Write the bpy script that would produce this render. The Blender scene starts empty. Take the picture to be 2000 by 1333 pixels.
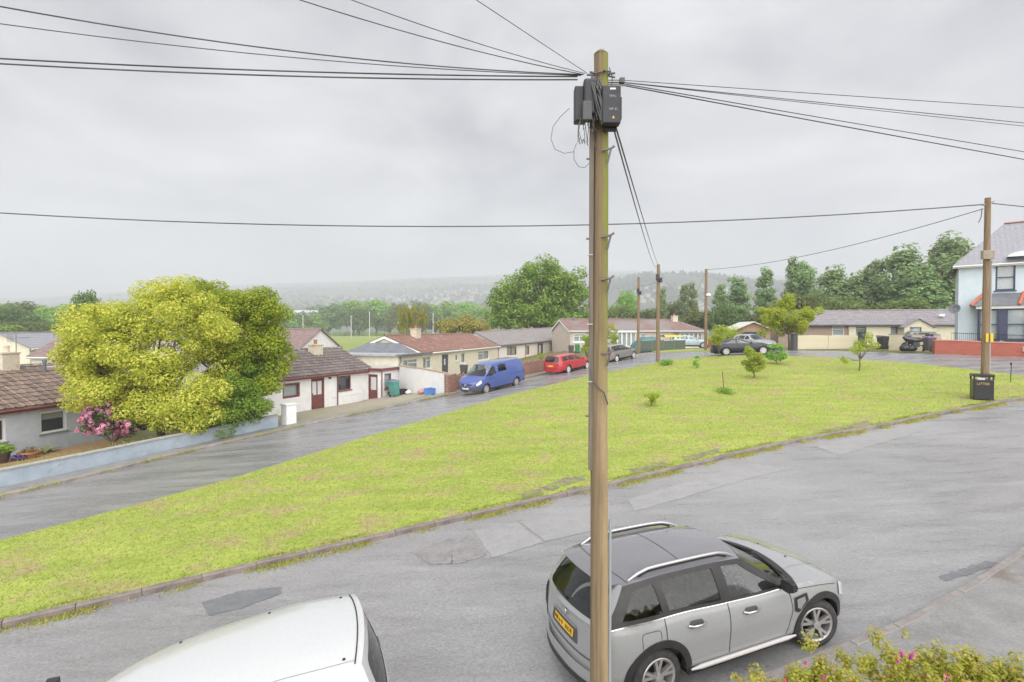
import bpy, bmesh, math, random
import numpy as np
from mathutils import Vector, Matrix
from mathutils.geometry import delaunay_2d_cdt

# ------------------------------------------------------------------ camera, sky, sun, exposure
scene = bpy.context.scene
COL = scene.collection
R = math.radians
CAMZ, F, PITCH = 4.52, 1022.5, 0.0213
cam_d = bpy.data.cameras.new('camera')
cam = bpy.data.objects.new('camera', cam_d)
COL.objects.link(cam)
cam.location = (0, 0, CAMZ)
cam.rotation_euler = (math.pi / 2 - PITCH, 0, 0)
cam_d.sensor_fit = 'HORIZONTAL'
cam_d.sensor_width = 36
cam_d.lens = F / 2000 * 36
cam_d.clip_start = 0.05
cam_d.clip_end = 12000
scene.camera = cam

SUN_EL, SUN_AZ = R(41), R(168)          # azimuth clockwise from +y: behind the camera
world = bpy.data.worlds.new('World')
scene.world = world
world.use_nodes = True
nt = world.node_tree
nt.nodes.clear()
wout = nt.nodes.new('ShaderNodeOutputWorld')
bg = nt.nodes.new('ShaderNodeBackground')
sky = nt.nodes.new('ShaderNodeTexSky')
sky.sky_type = 'NISHITA'
sky.sun_disc = False
sky.sun_elevation = SUN_EL
sky.sun_rotation = SUN_AZ
sky.air_density = 1.0
sky.dust_density = 4.0
hs = nt.nodes.new('ShaderNodeHueSaturation')
hs.inputs['Saturation'].default_value = 0.12
nt.links.new(sky.outputs[0], hs.inputs['Color'])
# closed cloud deck over the sky
tc = nt.nodes.new('ShaderNodeTexCoord')
mp = nt.nodes.new('ShaderNodeMapping')
mp.inputs['Scale'].default_value = (1.0, 1.0, 2.2)
mp.inputs['Location'].default_value = (0.35, 0.2, 0.1)
nz = nt.nodes.new('ShaderNodeTexNoise')
nz.inputs['Scale'].default_value = 2.3
nz.inputs['Detail'].default_value = 6
nz.inputs['Roughness'].default_value = 0.54
nz.inputs['Distortion'].default_value = 0.35
rp = nt.nodes.new('ShaderNodeValToRGB')
rp.color_ramp.elements[0].position = 0.28
rp.color_ramp.elements[0].color = (.45, .45, .62, 1)
rp.color_ramp.elements[1].position = 0.68
rp.color_ramp.elements[1].color = (2.25, 2.25, 2.36, 1)
mx = nt.nodes.new('ShaderNodeMixRGB')
mx.inputs[0].default_value = 0.90
nt.links.new(tc.outputs['Generated'], mp.inputs[0])
nt.links.new(mp.outputs[0], nz.inputs['Vector'])
nt.links.new(nz.outputs[0], rp.inputs[0])
nt.links.new(hs.outputs[0], mx.inputs[1])
nt.links.new(rp.outputs[0], mx.inputs[2])
nt.links.new(mx.outputs[0], bg.inputs[0])
bg.inputs[1].default_value = 0.076
nt.links.new(bg.outputs[0], wout.inputs[0])

sun_d = bpy.data.lights.new('sun', 'SUN')
sun_d.energy = 1.5
sun_d.angle = R(115)
sun_d.color = (1.0, 0.97, 0.93)
sun = bpy.data.objects.new('sun', sun_d)
COL.objects.link(sun)
sd = Vector((math.sin(SUN_AZ) * math.cos(SUN_EL), math.cos(SUN_AZ) * math.cos(SUN_EL), math.sin(SUN_EL)))
sun.rotation_euler = sd.to_track_quat('Z', 'Y').to_euler()
sun.location = sd * 60

scene.view_settings.view_transform = 'Standard'
scene.view_settings.look = 'None'
scene.view_settings.gamma = 1
scene.view_settings.exposure = 2.22
scene.render.engine = 'CYCLES'
scene.cycles.use_denoising = True
scene.cycles.max_bounces = 8
scene.cycles.transparent_max_bounces = 16
scene.cycles.volume_bounces = 1
scene.cycles.caustics_reflective = False
scene.cycles.caustics_refractive = False

# ------------------------------------------------------------------ helpers
def at(px, py, y):
    """point at depth y seen at photograph pixel (px, py)"""
    k = (666.5 - py) / F
    c, s = math.cos(PITCH), math.sin(PITCH)
    zc = y * (k * c - s) / (c + k * s)
    d = y * c - zc * s
    return Vector(((px - 1000) / F * d, y, CAMZ + zc))

def tag(o, label=None, cat=None, group=None, kind=None):
    if label: o['label'] = label
    if cat: o['category'] = cat
    if group: o['group'] = group
    if kind: o['kind'] = kind
    return o

def empty(name, loc=(0, 0, 0), rotz=0.0, parent=None, rot=None):
    o = bpy.data.objects.new(name, None)
    o.empty_display_size = 0.2
    COL.objects.link(o)
    o.location = loc
    o.rotation_euler = rot if rot is not None else (0, 0, rotz)
    if parent: o.parent = parent
    return o

def thing(name, label, cat, loc=(0, 0, 0), rotz=0.0, group=None, rot=None):
    return tag(empty(name, loc, rotz, None, rot), label, cat, group)

def link(name, me, parent=None, loc=None, rot=None, scale=None):
    o = bpy.data.objects.new(name, me)
    COL.objects.link(o)
    if parent: o.parent = parent
    if loc is not None: o.location = loc
    if rot is not None: o.rotation_euler = rot
    if scale is not None: o.scale = scale
    return o

def copy_tree(o, parent=None):
    c = o.copy()
    COL.objects.link(c)
    c.parent = parent
    for ch in o.children:
        copy_tree(ch, c)
    return c

def hermite(pts):
    xs = np.array([p[0] for p in pts], float)
    ys = np.array([p[1] for p in pts], float)
    if len(xs) == 1:
        return lambda x: np.full_like(np.asarray(x, float), ys[0])
    h = np.diff(xs); d = np.diff(ys) / h
    m = np.zeros_like(ys)
    m[0], m[-1] = d[0], d[-1]
    for i in range(1, len(xs) - 1):
        m[i] = 0 if d[i - 1] * d[i] <= 0 else 2 * d[i - 1] * d[i] / (d[i - 1] + d[i])
    def f(x):
        x = np.clip(np.asarray(x, float), xs[0], xs[-1])
        i = np.clip(np.searchsorted(xs, x) - 1, 0, len(h) - 1)
        t = (x - xs[i]) / h[i]
        return ((2*t**3 - 3*t**2 + 1) * ys[i] + (t**3 - 2*t**2 + t) * h[i] * m[i]
                + (-2*t**3 + 3*t**2) * ys[i + 1] + (t**3 - t**2) * h[i] * m[i + 1])
    return f

class MB:
    """collects verts and faces, builds ONE mesh object"""
    def __init__(s):
        s.v, s.f, s.m = [], [], []
    def add(s, vs, fs, mi=0):
        b = len(s.v)
        s.v += [tuple(p) for p in vs]
        s.f += [tuple(b + i for i in f) for f in fs]
        s.m += [mi] * len(fs)
        return s
    def box(s, x0, y0, z0, x1, y1, z1, mi=0):
        return s.add([(x0,y0,z0),(x1,y0,z0),(x1,y1,z0),(x0,y1,z0),(x0,y0,z1),(x1,y0,z1),(x1,y1,z1),(x0,y1,z1)],
                     [(0,3,2,1),(4,5,6,7),(0,1,5,4),(1,2,6,5),(2,3,7,6),(3,0,4,7)], mi)
    def quad(s, a, b, c, d, mi=0):
        return s.add([a, b, c, d], [(0, 1, 2, 3)], mi)
    def grid(s, P, mi=0, flip=False):
        P = np.asarray(P, float); n, m = P.shape[:2]
        fs = []
        for i in range(n - 1):
            for j in range(m - 1):
                q = (i*m + j, i*m + j + 1, (i+1)*m + j + 1, (i+1)*m + j)
                fs.append(q[::-1] if flip else q)
        return s.add(P.reshape(-1, 3).tolist(), fs, mi)
    def tube(s, pts, rad, seg=8, mi=0, cap=True, closed=False):
        pts = [Vector(p) for p in pts]; n = len(pts)
        rad = [rad] * n if isinstance(rad, (int, float)) else rad
        rings = []; up = None
        for i in range(n):
            a = pts[(i - 1) % n] if (i > 0 or closed) else pts[0]
            b = pts[(i + 1) % n] if (i < n - 1 or closed) else pts[-1]
            t = (b - a).normalized()
            if up is None:
                up = Vector((0, 0, 1)) if abs(t.z) < .9 else Vector((1, 0, 0))
            e = (up - t * up.dot(t)).normalized(); up = e
            g = t.cross(e)
            rings.append([pts[i] + (e * math.cos(2*math.pi*k/seg) + g * math.sin(2*math.pi*k/seg)) * rad[i] for k in range(seg)])
        vs = [p for r in rings for p in r]; fs = []
        for i in range(n if closed else n - 1):
            j = (i + 1) % n
            for k in range(seg):
                l = (k + 1) % seg
                fs.append((i*seg + k, i*seg + l, j*seg + l, j*seg + k))
        if cap and not closed:
            fs.append(tuple(range(seg))[::-1]); fs.append(tuple((n-1)*seg + k for k in range(seg)))
        return s.add(vs, fs, mi)
    def lathe(s, prof, seg=24, axis='z', origin=(0, 0, 0), mi=0, cap=False):
        """prof: (radius, height) pairs"""
        vs = []; ox, oy, oz = origin
        for r, h in prof:
            for k in range(seg):
                a = 2 * math.pi * k / seg
                c, d = r * math.cos(a), r * math.sin(a)
                vs.append((ox + c, oy + d, oz + h) if axis == 'z' else (ox + c, oy + h, oz + d))
        fs = []
        for i in range(len(prof) - 1):
            for k in range(seg):
                l = (k + 1) % seg
                q = (i*seg + k, i*seg + l, (i+1)*seg + l, (i+1)*seg + k)
                fs.append(q if axis == 'z' else q[::-1])
        if cap:
            fs.append(tuple(range(seg))[::-1]); fs.append(tuple((len(prof)-1)*seg + k for k in range(seg)))
        return s.add(vs, fs, mi)
    def prism(s, poly, z0, z1, mi=0, axes=(0, 1, 2)):
        n = len(poly); vs = []
        for z in (z0, z1):
            for p in poly:
                q = [0, 0, 0]; q[axes[0]] = p[0]; q[axes[1]] = p[1]; q[axes[2]] = z
                vs.append(q)
        fs = [tuple(range(n))[::-1], tuple(range(n, 2*n))] + [(i, (i+1) % n, n + (i+1) % n, n + i) for i in range(n)]
        return s.add(vs, fs, mi)
    def mesh(s, name, mats, smooth=0.0, merge=0.0, fixn=True):
        me = bpy.data.meshes.new(name)
        me.from_pydata(s.v, [], s.f)
        for m in (mats if isinstance(mats, (list, tuple)) else [mats]):
            me.materials.append(m)
        if any(s.m):
            me.polygons.foreach_set('material_index', s.m)
        if merge or fixn:
            bm = bmesh.new(); bm.from_mesh(me)
            if merge: bmesh.ops.remove_doubles(bm, verts=bm.verts, dist=merge)
            if fixn: bmesh.ops.recalc_face_normals(bm, faces=bm.faces)
            bm.to_mesh(me); bm.free()
        if smooth:
            me.polygons.foreach_set('use_smooth', [True] * len(me.polygons))
            me.set_sharp_from_angle(angle=R(smooth))
        me.update()
        return me
    def build(s, name, mats, parent=None, smooth=0.0, merge=0.0, loc=None, rot=None, bevel=0.0, fixn=True):
        o = link(name, s.mesh(name, mats, smooth, merge, fixn), parent, loc, rot)
        if bevel:
            b = o.modifiers.new('bevel', 'BEVEL'); b.width = bevel; b.segments = 2; b.limit_method = 'ANGLE'
        return o

def np_mesh(name, V, Q, mats, mi=None, smooth=False):
    """fast mesh of equal-sized faces from numpy arrays"""
    me = bpy.data.meshes.new(name)
    k = Q.shape[1]
    me.vertices.add(len(V)); me.vertices.foreach_set('co', np.ascontiguousarray(V, np.float32).ravel())
    me.loops.add(Q.size); me.loops.foreach_set('vertex_index', np.ascontiguousarray(Q, np.int32).ravel())
    me.polygons.add(len(Q)); me.polygons.foreach_set('loop_start', np.arange(0, Q.size, k, dtype=np.int32))
    for m in (mats if isinstance(mats, (list, tuple)) else [mats]): me.materials.append(m)
    if mi is not None: me.polygons.foreach_set('material_index', np.ascontiguousarray(mi, np.int32))
    if smooth: me.polygons.foreach_set('use_smooth', np.ones(len(Q), bool))
    me.update(calc_edges=True); me.validate()
    return me

# ------------------------------------------------------------------ materials
def mat(name, col, rough=0.7, col2=None, vscale=4.0, vlo=.35, vhi=.65, bump=0.0, bscale=60.0, metal=0.0, spec=0.5,
        coat=0.0, stretch=None, island=0.0, rot=0.0, rough2=None, detail=5.0, col3=None, v3=0.6, r3=(.55, .7), speck=0.0, sscale=40.0):
    m = bpy.data.materials.new(name); m.use_nodes = True
    t = m.node_tree; N = t.nodes; L = t.links
    p = N['Principled BSDF']
    p.inputs['Base Color'].default_value = (*col, 1)
    p.inputs['Roughness'].default_value = rough
    p.inputs['Metallic'].default_value = metal
    p.inputs['Specular IOR Level'].default_value = spec
    p.inputs['Coat Weight'].default_value = coat
    p.inputs['Coat Roughness'].default_value = 0.06
    tc_ = N.new('ShaderNodeTexCoord'); mp_ = N.new('ShaderNodeMapping')
    L.new(tc_.outputs['Object'], mp_.inputs[0])
    mp_.inputs['Scale'].default_value = stretch or (1, 1, 1)
    mp_.inputs['Rotation'].default_value = (0, 0, rot)
    colout = None
    if col2 is not None:
        n = N.new('ShaderNodeTexNoise'); n.inputs['Scale'].default_value = vscale; n.inputs['Detail'].default_value = detail
        n.inputs['Roughness'].default_value = .6
        L.new(mp_.outputs[0], n.inputs['Vector'])
        r = N.new('ShaderNodeValToRGB')
        r.color_ramp.elements[0].position = vlo; r.color_ramp.elements[0].color = (*col, 1)
        r.color_ramp.elements[1].position = vhi; r.color_ramp.elements[1].color = (*col2, 1)
        L.new(n.outputs[0], r.inputs[0]); colout = r.outputs[0]
        if rough2 is not None:
            mr = N.new('ShaderNodeMapRange')
            mr.inputs[1].default_value = vlo; mr.inputs[2].default_value = vhi
            mr.inputs[3].default_value = rough; mr.inputs[4].default_value = rough2
            L.new(n.outputs[0], mr.inputs[0]); L.new(mr.outputs[0], p.inputs['Roughness'])
    if col3 is not None:
        n3 = N.new('ShaderNodeTexNoise'); n3.inputs['Scale'].default_value = v3; n3.inputs['Detail'].default_value = 6
        L.new(tc_.outputs['Object'], n3.inputs['Vector'])
        r3_ = N.new('ShaderNodeMapRange'); r3_.inputs[1].default_value = r3[0]; r3_.inputs[2].default_value = r3[1]
        L.new(n3.outputs[0], r3_.inputs[0])
        x = N.new('ShaderNodeMixRGB'); L.new(r3_.outputs[0], x.inputs[0])
        if colout: L.new(colout, x.inputs[1])
        else: x.inputs[1].default_value = (*col, 1)
        x.inputs[2].default_value = (*col3, 1); colout = x.outputs[0]
    if island:
        oi = N.new('ShaderNodeObjectInfo'); g = N.new('ShaderNodeNewGeometry')
        ad = N.new('ShaderNodeMath'); ad.operation = 'ADD'
        L.new(oi.outputs['Random'], ad.inputs[0]); L.new(g.outputs['Random Per Island'], ad.inputs[1])
        fr = N.new('ShaderNodeMath'); fr.operation = 'FRACT'; L.new(ad.outputs[0], fr.inputs[0])
        mr2 = N.new('ShaderNodeMapRange'); mr2.inputs[3].default_value = 1 - island; mr2.inputs[4].default_value = 1 + island
        L.new(fr.outputs[0], mr2.inputs[0])
        vm = N.new('ShaderNodeVectorMath'); vm.operation = 'SCALE'
        if colout: L.new(colout, vm.inputs[0])
        else: vm.inputs[0].default_value = col
        L.new(mr2.outputs[0], vm.inputs['Scale']); colout = vm.outputs[0]
    if speck:
        ns = N.new('ShaderNodeTexNoise'); ns.inputs['Scale'].default_value = sscale; ns.inputs['Detail'].default_value = 3; ns.inputs['Roughness'].default_value = .7
        L.new(tc_.outputs['Object'], ns.inputs['Vector'])
        ms = N.new('ShaderNodeMapRange'); ms.inputs[1].default_value = .3; ms.inputs[2].default_value = .7; ms.inputs[3].default_value = 1 - speck; ms.inputs[4].default_value = 1 + speck
        L.new(ns.outputs[0], ms.inputs[0])
        vs_ = N.new('ShaderNodeVectorMath'); vs_.operation = 'SCALE'
        if colout: L.new(colout, vs_.inputs[0])
        else: vs_.inputs[0].default_value = col
        L.new(ms.outputs[0], vs_.inputs['Scale']); colout = vs_.outputs[0]
    if colout: L.new(colout, p.inputs['Base Color'])
    if bump:
        b = N.new('ShaderNodeTexNoise'); b.inputs['Scale'].default_value = bscale; b.inputs['Detail'].default_value = 4
        L.new(mp_.outputs[0], b.inputs['Vector'])
        bn = N.new('ShaderNodeBump'); bn.inputs['Strength'].default_value = bump; bn.inputs['Distance'].default_value = .02
        L.new(b.outputs[0], bn.inputs['Height']); L.new(bn.outputs[0], p.inputs['Normal'])
    return m

def leafmat(name, cols, trans=0.35, rough=0.45):
    m = bpy.data.materials.new(name); m.use_nodes = True
    t = m.node_tree; N = t.nodes; L = t.links
    p = N['Principled BSDF']; p.inputs['Roughness'].default_value = rough; p.inputs['Specular IOR Level'].default_value = .35
    g = N.new('ShaderNodeNewGeometry'); oi = N.new('ShaderNodeObjectInfo')
    r = N.new('ShaderNodeValToRGB'); e = r.color_ramp.elements
    while len(e) < len(cols): e.new(.5)
    for i, c in enumerate(cols):
        e[i].position = i / (len(cols) - 1); e[i].color = (*c, 1)
    L.new(g.outputs['Random Per Island'], r.inputs[0])
    h = N.new('ShaderNodeHueSaturation')
    mr = N.new('ShaderNodeMapRange'); mr.inputs[3].default_value = .82; mr.inputs[4].default_value = 1.15
    L.new(oi.outputs['Random'], mr.inputs[0]); L.new(mr.outputs[0], h.inputs['Value'])
    mr2 = N.new('ShaderNodeMapRange'); mr2.inputs[3].default_value = .485; mr2.inputs[4].default_value = .515
    L.new(oi.outputs['Random'], mr2.inputs[0]); L.new(mr2.outputs[0], h.inputs['Hue'])
    L.new(r.outputs[0], h.inputs['Color'])
    L.new(h.outputs[0], p.inputs['Base Color'])
    tr = N.new('ShaderNodeBsdfTranslucent'); L.new(h.outputs[0], tr.inputs['Color'])
    x = N.new('ShaderNodeMixShader'); x.inputs[0].default_value = trans
    L.new(p.outputs[0], x.inputs[1]); L.new(tr.outputs[0], x.inputs[2])
    L.new(x.outputs[0], N['Material Output'].inputs['Surface'])
    return m

def glassmat(name, tint=(.8, .86, .84), refl=1.0, base=.05):
    m = bpy.data.materials.new(name); m.use_nodes = True
    t = m.node_tree; N = t.nodes; L = t.links
    N.remove(N['Principled BSDF'])
    a = N.new('ShaderNodeBsdfTransparent'); a.inputs[0].default_value = (*tint, 1)
    g = N.new('ShaderNodeBsdfGlossy'); g.inputs['Roughness'].default_value = .04
    f = N.new('ShaderNodeFresnel'); ge = N.new('ShaderNodeNewGeometry')
    io = N.new('ShaderNodeMapRange'); io.inputs[3].default_value = 1.6; io.inputs[4].default_value = 1 / 1.6
    L.new(ge.outputs['Backfacing'], io.inputs[0]); L.new(io.outputs[0], f.inputs[0])
    k = N.new('ShaderNodeMath'); k.operation = 'MULTIPLY_ADD'; k.inputs[1].default_value = refl; k.inputs[2].default_value = base
    L.new(f.outputs[0], k.inputs[0])
    x = N.new('ShaderNodeMixShader'); L.new(k.outputs[0], x.inputs[0])
    L.new(a.outputs[0], x.inputs[1]); L.new(g.outputs[0], x.inputs[2])
    L.new(x.outputs[0], N['Material Output'].inputs['Surface'])
    return m

ASPHALT = mat('asphalt', (.215, .212, .216), .22, (.30, .297, .301), 2.6, .3, .7, bump=.45, bscale=90, stretch=(.22, 1, 1), rot=-.5,
              rough2=.46, detail=9, col3=(.325, .322, .324), v3=.22, r3=(.46, .75), speck=.22, sscale=22)
ASPHALT_WET = mat('wet asphalt', (.18, .18, .186), .14, (.26, .26, .266), 1.6, .35, .65, bump=.3, bscale=90, stretch=(.15, 1, 1), rot=-.95,
                  rough2=.46, detail=8, speck=.15, sscale=14)
PATCH_PALE = mat('pale road patch', (.275, .272, .272), .4, (.32, .317, .316), 3, bump=.3, bscale=100, speck=.14, sscale=22)
PATCH_DARK = mat('dark road patch', (.15, .155, .165), .4, (.19, .195, .205), 5, bump=.4, bscale=100, speck=.15, sscale=22)
PATCH_PINK = mat('worn road patch', (.22, .21, .206), .5, (.275, .264, .26), 3, bump=.5, bscale=60, speck=.2, sscale=18)
PAVE = mat('footway tarmac', (.20, .196, .195), .45, (.265, .26, .257), 2.2, bump=.4, bscale=110, speck=.2, sscale=25, col3=(.17, .14, .11), v3=1.2, r3=(.6, .75))
KERB = mat('kerb concrete', (.22, .195, .175), .8, (.33, .29, .26), 6, bump=.4, bscale=60, island=.18)
KERB_DARK = mat('mossy kerb concrete', (.16, .135, .12), .8, (.26, .22, .20), 6, bump=.4, bscale=60, island=.15)
EARTH = mat('garden earth', (.12, .10, .05), .95, (.16, .17, .05), 1.5, bump=.6, bscale=12)
GRAVEL = mat('gravelly forecourt', (.27, .24, .19), .9, (.40, .36, .29), 9, bump=.5, bscale=60, col3=(.30, .31, .10), v3=.9, r3=(.52, .66))
BARK_CHIP = mat('bark chippings', (.24, .13, .06), .95, (.36, .22, .11), 25, bump=.8, bscale=60)
FIELD = mat('playing field turf', (.20, .26, .06), .95, (.26, .31, .075), .04, col3=(.28, .30, .09), v3=.02)
LAWN = mat('mown lawn', (.225, .295, .043), .95, (.35, .395, .08), .9, .3, .7, bump=.8, bscale=24, detail=9,
           col3=(.35, .27, .14), v3=1.1, r3=(.49, .72), stretch=(.5, 1.5, 1), rot=.5, speck=.18, sscale=7)
def polemat():
    m = mat('weathered pole wood', (.155, .11, .062), .85, (.28, .21, .125), 9, .3, .7, bump=.6, bscale=30, stretch=(5, 5, .10), detail=8)
    t = m.node_tree; N = t.nodes; L = t.links; p = N['Principled BSDF']
    src = p.inputs['Base Color'].links[0].from_socket
    tc_ = [n for n in N if n.type == 'TEX_COORD'][0]
    sx = N.new('ShaderNodeSeparateXYZ'); L.new(tc_.outputs['Object'], sx.inputs[0])
    nz_ = N.new('ShaderNodeTexNoise'); nz_.inputs['Scale'].default_value = 3; nz_.inputs['Detail'].default_value = 6
    mp2 = N.new('ShaderNodeMapping'); mp2.inputs['Scale'].default_value = (2, 2, .5); L.new(tc_.outputs['Object'], mp2.inputs[0]); L.new(mp2.outputs[0], nz_.inputs['Vector'])
    a = N.new('ShaderNodeMath'); a.operation = 'MULTIPLY_ADD'; a.inputs[1].default_value = .22; L.new(nz_.outputs[0], a.inputs[0]); L.new(sx.outputs[0], a.inputs[2])
    f = N.new('ShaderNodeMapRange'); f.inputs[1].default_value = .09; f.inputs[2].default_value = .17; L.new(a.outputs[0], f.inputs[0])
    zf = N.new('ShaderNodeMapRange'); zf.inputs[1].default_value = 3.6; zf.inputs[2].default_value = 4.9; L.new(sx.outputs[2], zf.inputs[0])
    c = N.new('ShaderNodeMixRGB'); L.new(zf.outputs[0], c.inputs[0]); c.inputs[1].default_value = (.38, .28, .16, 1); c.inputs[2].default_value = (.22, .245, .045, 1)
    x = N.new('ShaderNodeMixRGB'); L.new(f.outputs[0], x.inputs[0]); L.new(src, x.inputs[1]); L.new(c.outputs[0], x.inputs[2])
    L.new(x.outputs[0], p.inputs['Base Color'])
    return m
WOOD_POLE = polemat()
WOOD_POLE2 = mat('brown pole wood', (.17, .11, .06), .85, (.28, .20, .12), 8, bump=.4, bscale=30, stretch=(4, 4, .15))
STEEL = mat('galvanised steel', (.32, .33, .34), .45, (.22, .22, .23), 15, metal=.6)
BLACK_PL = mat('black plastic', (.016, .016, .022), .5, (.028, .028, .038), 6)
CABLE = mat('black cable', (.075, .075, .08), .5)
CABLE_G = mat('grey cable', (.16, .165, .16), .6)
WHITE_PAINT = mat('white painted timber', (.78, .78, .77), .5)
GLASS_W = glassmat('window glass', (.78, .83, .84), 1.2)
GLASS_C = glassmat('car glass', (.62, .70, .67), 1.2, .07)
GLASS_D = glassmat('tinted car glass', (.40, .46, .44), .9, .03)
NET = mat('net curtain', (.75, .77, .76), .9, (.55, .57, .57), 14, stretch=(6, 6, .3))
DARKROOM = mat('painted room shade', (.10, .10, .11), .9)  # shade of the unlit room, painted as a dark sheet colour
BLIND = mat('cream blind', (.60, .58, .52), .9)
# ------------------------------------------------------------------ ground shape
def slope_z(x, y):
    return .036 * ((x - 1.46) * .93 + (y - 7) * .367)
CP = [(x, y, slope_z(x, y)) for x, y in ((-16, 0), (-14, 4), (-8.2, 8.35), (2.7, 14.4), (1.5, 7), (4.2, 8), (-3, 5), (8, 9), (8, 14), (-3, 10), (0, 0), (10, 4), (-10, -4), (20, 8))]
CP += [(14, 13, .75), (14, 19.2, .66), (20.2, 22.5, 1.12), (23.4, 24, 1.40), (24, 17, 1.2), (28, 26, 1.7), (36, 27, 2.1), (36, 18, 1.7), (45, 30, 2.6)]
# lawn edge along the lower road and round the back
CP += [(-11.7, 12, -.38), (-8.9, 16, -.20), (-6, 20.5, .16), (-2.4, 25, .70), (0, 28, 1.03), (4.84, 33, 1.6), (11.4, 39, 2.16), (16, 40.2, 2.45), (20, 38, 2.55),
       (23.6, 34.5, 2.42), (25.7, 31.5, 2.27), (27.9, 28.5, 1.93)]
# house side of the lower road
CP += [(-21, 9, -.95), (-15.8, 16.2, -.72), (-11.5, 23.9, -.36), (-3.83, 32.6, .46), (.75, 38, .95), (5.5, 43, 1.45), (9.5, 47, 1.95), (14, 50, 2.25), (19.5, 48, 2.55),
       (23.4, 43, 2.84), (26, 39, 2.92), (28.2, 34.5, 2.98), (34, 34.4, 2.75), (40, 34, 2.9)]
# gardens and plots
CP += [(-17.6, 17.4, -.72), (-12.6, 25, -.42), (-23, 22, -1.35), (-22.5, 27, -1.35), (-20, 30, -1.1), (-26, 32, -1.3), (-14.5, 30, -.65), (-11, 37.6, -.72), (-14, 40, -.7), (-8.6, 40, .0),
       (-7, 44, .22), (-5.5, 51, .30), (-1.5, 62, .40), (8, 78, 1.0), (3.5, 50, 1.0), (2, 56, .7), (10, 60, 2.0), (14, 58, 2.2), (20, 62, 2.2), (26, 70, 2.3), (8, 68, 2.1), (30, 60, 2.6),
       (25, 50, 2.8), (34, 50, 2.95), (42, 50, 3.0), (33, 38, 3.0), (42, 40, 3.1), (60, 50, 3.2)]
CP += [(-40, 20, -2.5), (-45, 40, -2.5), (-30, 55, -1.6), (-20, 70, -.5), (-60, 70, -1.0), (-20, 90, .9), (10, 100, 1.0), (40, 95, 2.0), (80, 90, 2.5), (-60, 120, .5), (0, 140, 1.0), (60, 140, 1.2), (90, 40, 3.5),
       (-150, 150, .0), (150, 150, 1.5), (0, 350, 1.0), (-250, 350, 0), (250, 350, 0), (-40, -20, -2.5), (40, -20, .5), (0, -30, -.5)]
CPA = np.array(CP, float)
_D = np.hypot(CPA[:, None, 0] - CPA[None, :, 0], CPA[:, None, 1] - CPA[None, :, 1])
_n = len(CPA)
_A = np.zeros((_n + 1, _n + 1)); _A[:_n, :_n] = -_D + np.eye(_n) * .15 * 0 ; _A[:_n, _n] = 1; _A[_n, :_n] = 1
_W = np.linalg.solve(_A, np.append(CPA[:, 2], 0))
def G(x, y):
    x = np.asarray(x, float); y = np.asarray(y, float)
    sh = x.shape; x = x.ravel(); y = y.ravel(); out = np.empty_like(x)
    for i in range(0, len(x), 20000):
        a, b = x[i:i+20000], y[i:i+20000]
        out[i:i+20000] = -np.sqrt((a[:, None] - CPA[:, 0])**2 + (b[:, None] - CPA[:, 1])**2 + .3) @ _W[:_n] + _W[_n]
    return out.reshape(sh)
def g1(x, y): return float(G(np.array([x]), np.array([y]))[0])
def on_ground(px, py, y0=4.0, y1=140.0):
    """walk along the sight line of a photograph pixel until it meets the ground"""
    y = y0; prev = y0
    while y < y1:
        p = at(px, py, y)
        if p.z < g1(p.x, p.y):
            lo, hi = prev, y
            for _ in range(18):
                m = (lo + hi) / 2; q = at(px, py, m)
                if q.z < g1(q.x, q.y): hi = m
                else: lo = m
            p = at(px, py, hi); return Vector((p.x, p.y, g1(p.x, p.y)))
        prev = y; y *= 1.04
    return p

def smooth_line(pts, n):
    """Catmull-Rom through pts, n points evenly spaced"""
    P = np.array(pts, float)
    P = np.vstack([2*P[0] - P[1], P, 2*P[-1] - P[-2]])
    out = []
    for i in range(1, len(P) - 2):
        for t in np.linspace(0, 1, 24, endpoint=False):
            a, b, c, d = P[i-1], P[i], P[i+1], P[i+2]
            out.append(.5*((2*b) + (-a + c)*t + (2*a - 5*b + 4*c - d)*t*t + (-a + 3*b - 3*c + d)*t**3))
    out.append(P[-2]); out = np.array(out)
    s = np.concatenate([[0], np.cumsum(np.hypot(*np.diff(out, axis=0).T))])
    q = np.linspace(0, s[-1], n)
    return np.stack([np.interp(q, s, out[:, 0]), np.interp(q, s, out[:, 1])], 1)
def length(pts):
    q = smooth_line(pts, 200); return float(np.hypot(*np.diff(q, axis=0).T).sum())

def ribbon(name, a, b, na, nb, off, m, kind='structure', skirt=.25, parent=None):
    A = smooth_line(a, na); B = smooth_line(b, na)
    t = np.linspace(0, 1, nb)[None, :, None]
    P = A[:, None, :]*(1 - t) + B[:, None, :]*t
    Z = G(P[..., 0], P[..., 1]) + off
    P = np.concatenate([P, Z[..., None]], 2)
    mb = MB(); mb.grid(P)
    if skirt:
        for row in (P[:, 0], P[:, -1], P[0], P[-1]):
            lo = row.copy(); lo[:, 2] -= skirt
            mb.grid(np.stack([row, lo], 0))
    o = mb.build(name, m, parent, smooth=50, merge=.002)
    if kind: o['kind'] = kind
    return o

def offset_line(pts, d):
    P = smooth_line(pts, max(8, len(pts) * 3))
    T = np.gradient(P, axis=0); T /= np.hypot(T[:, 0], T[:, 1])[:, None]
    return [tuple(p) for p in P + np.stack([-T[:, 1], T[:, 0]], 1) * d]

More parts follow.
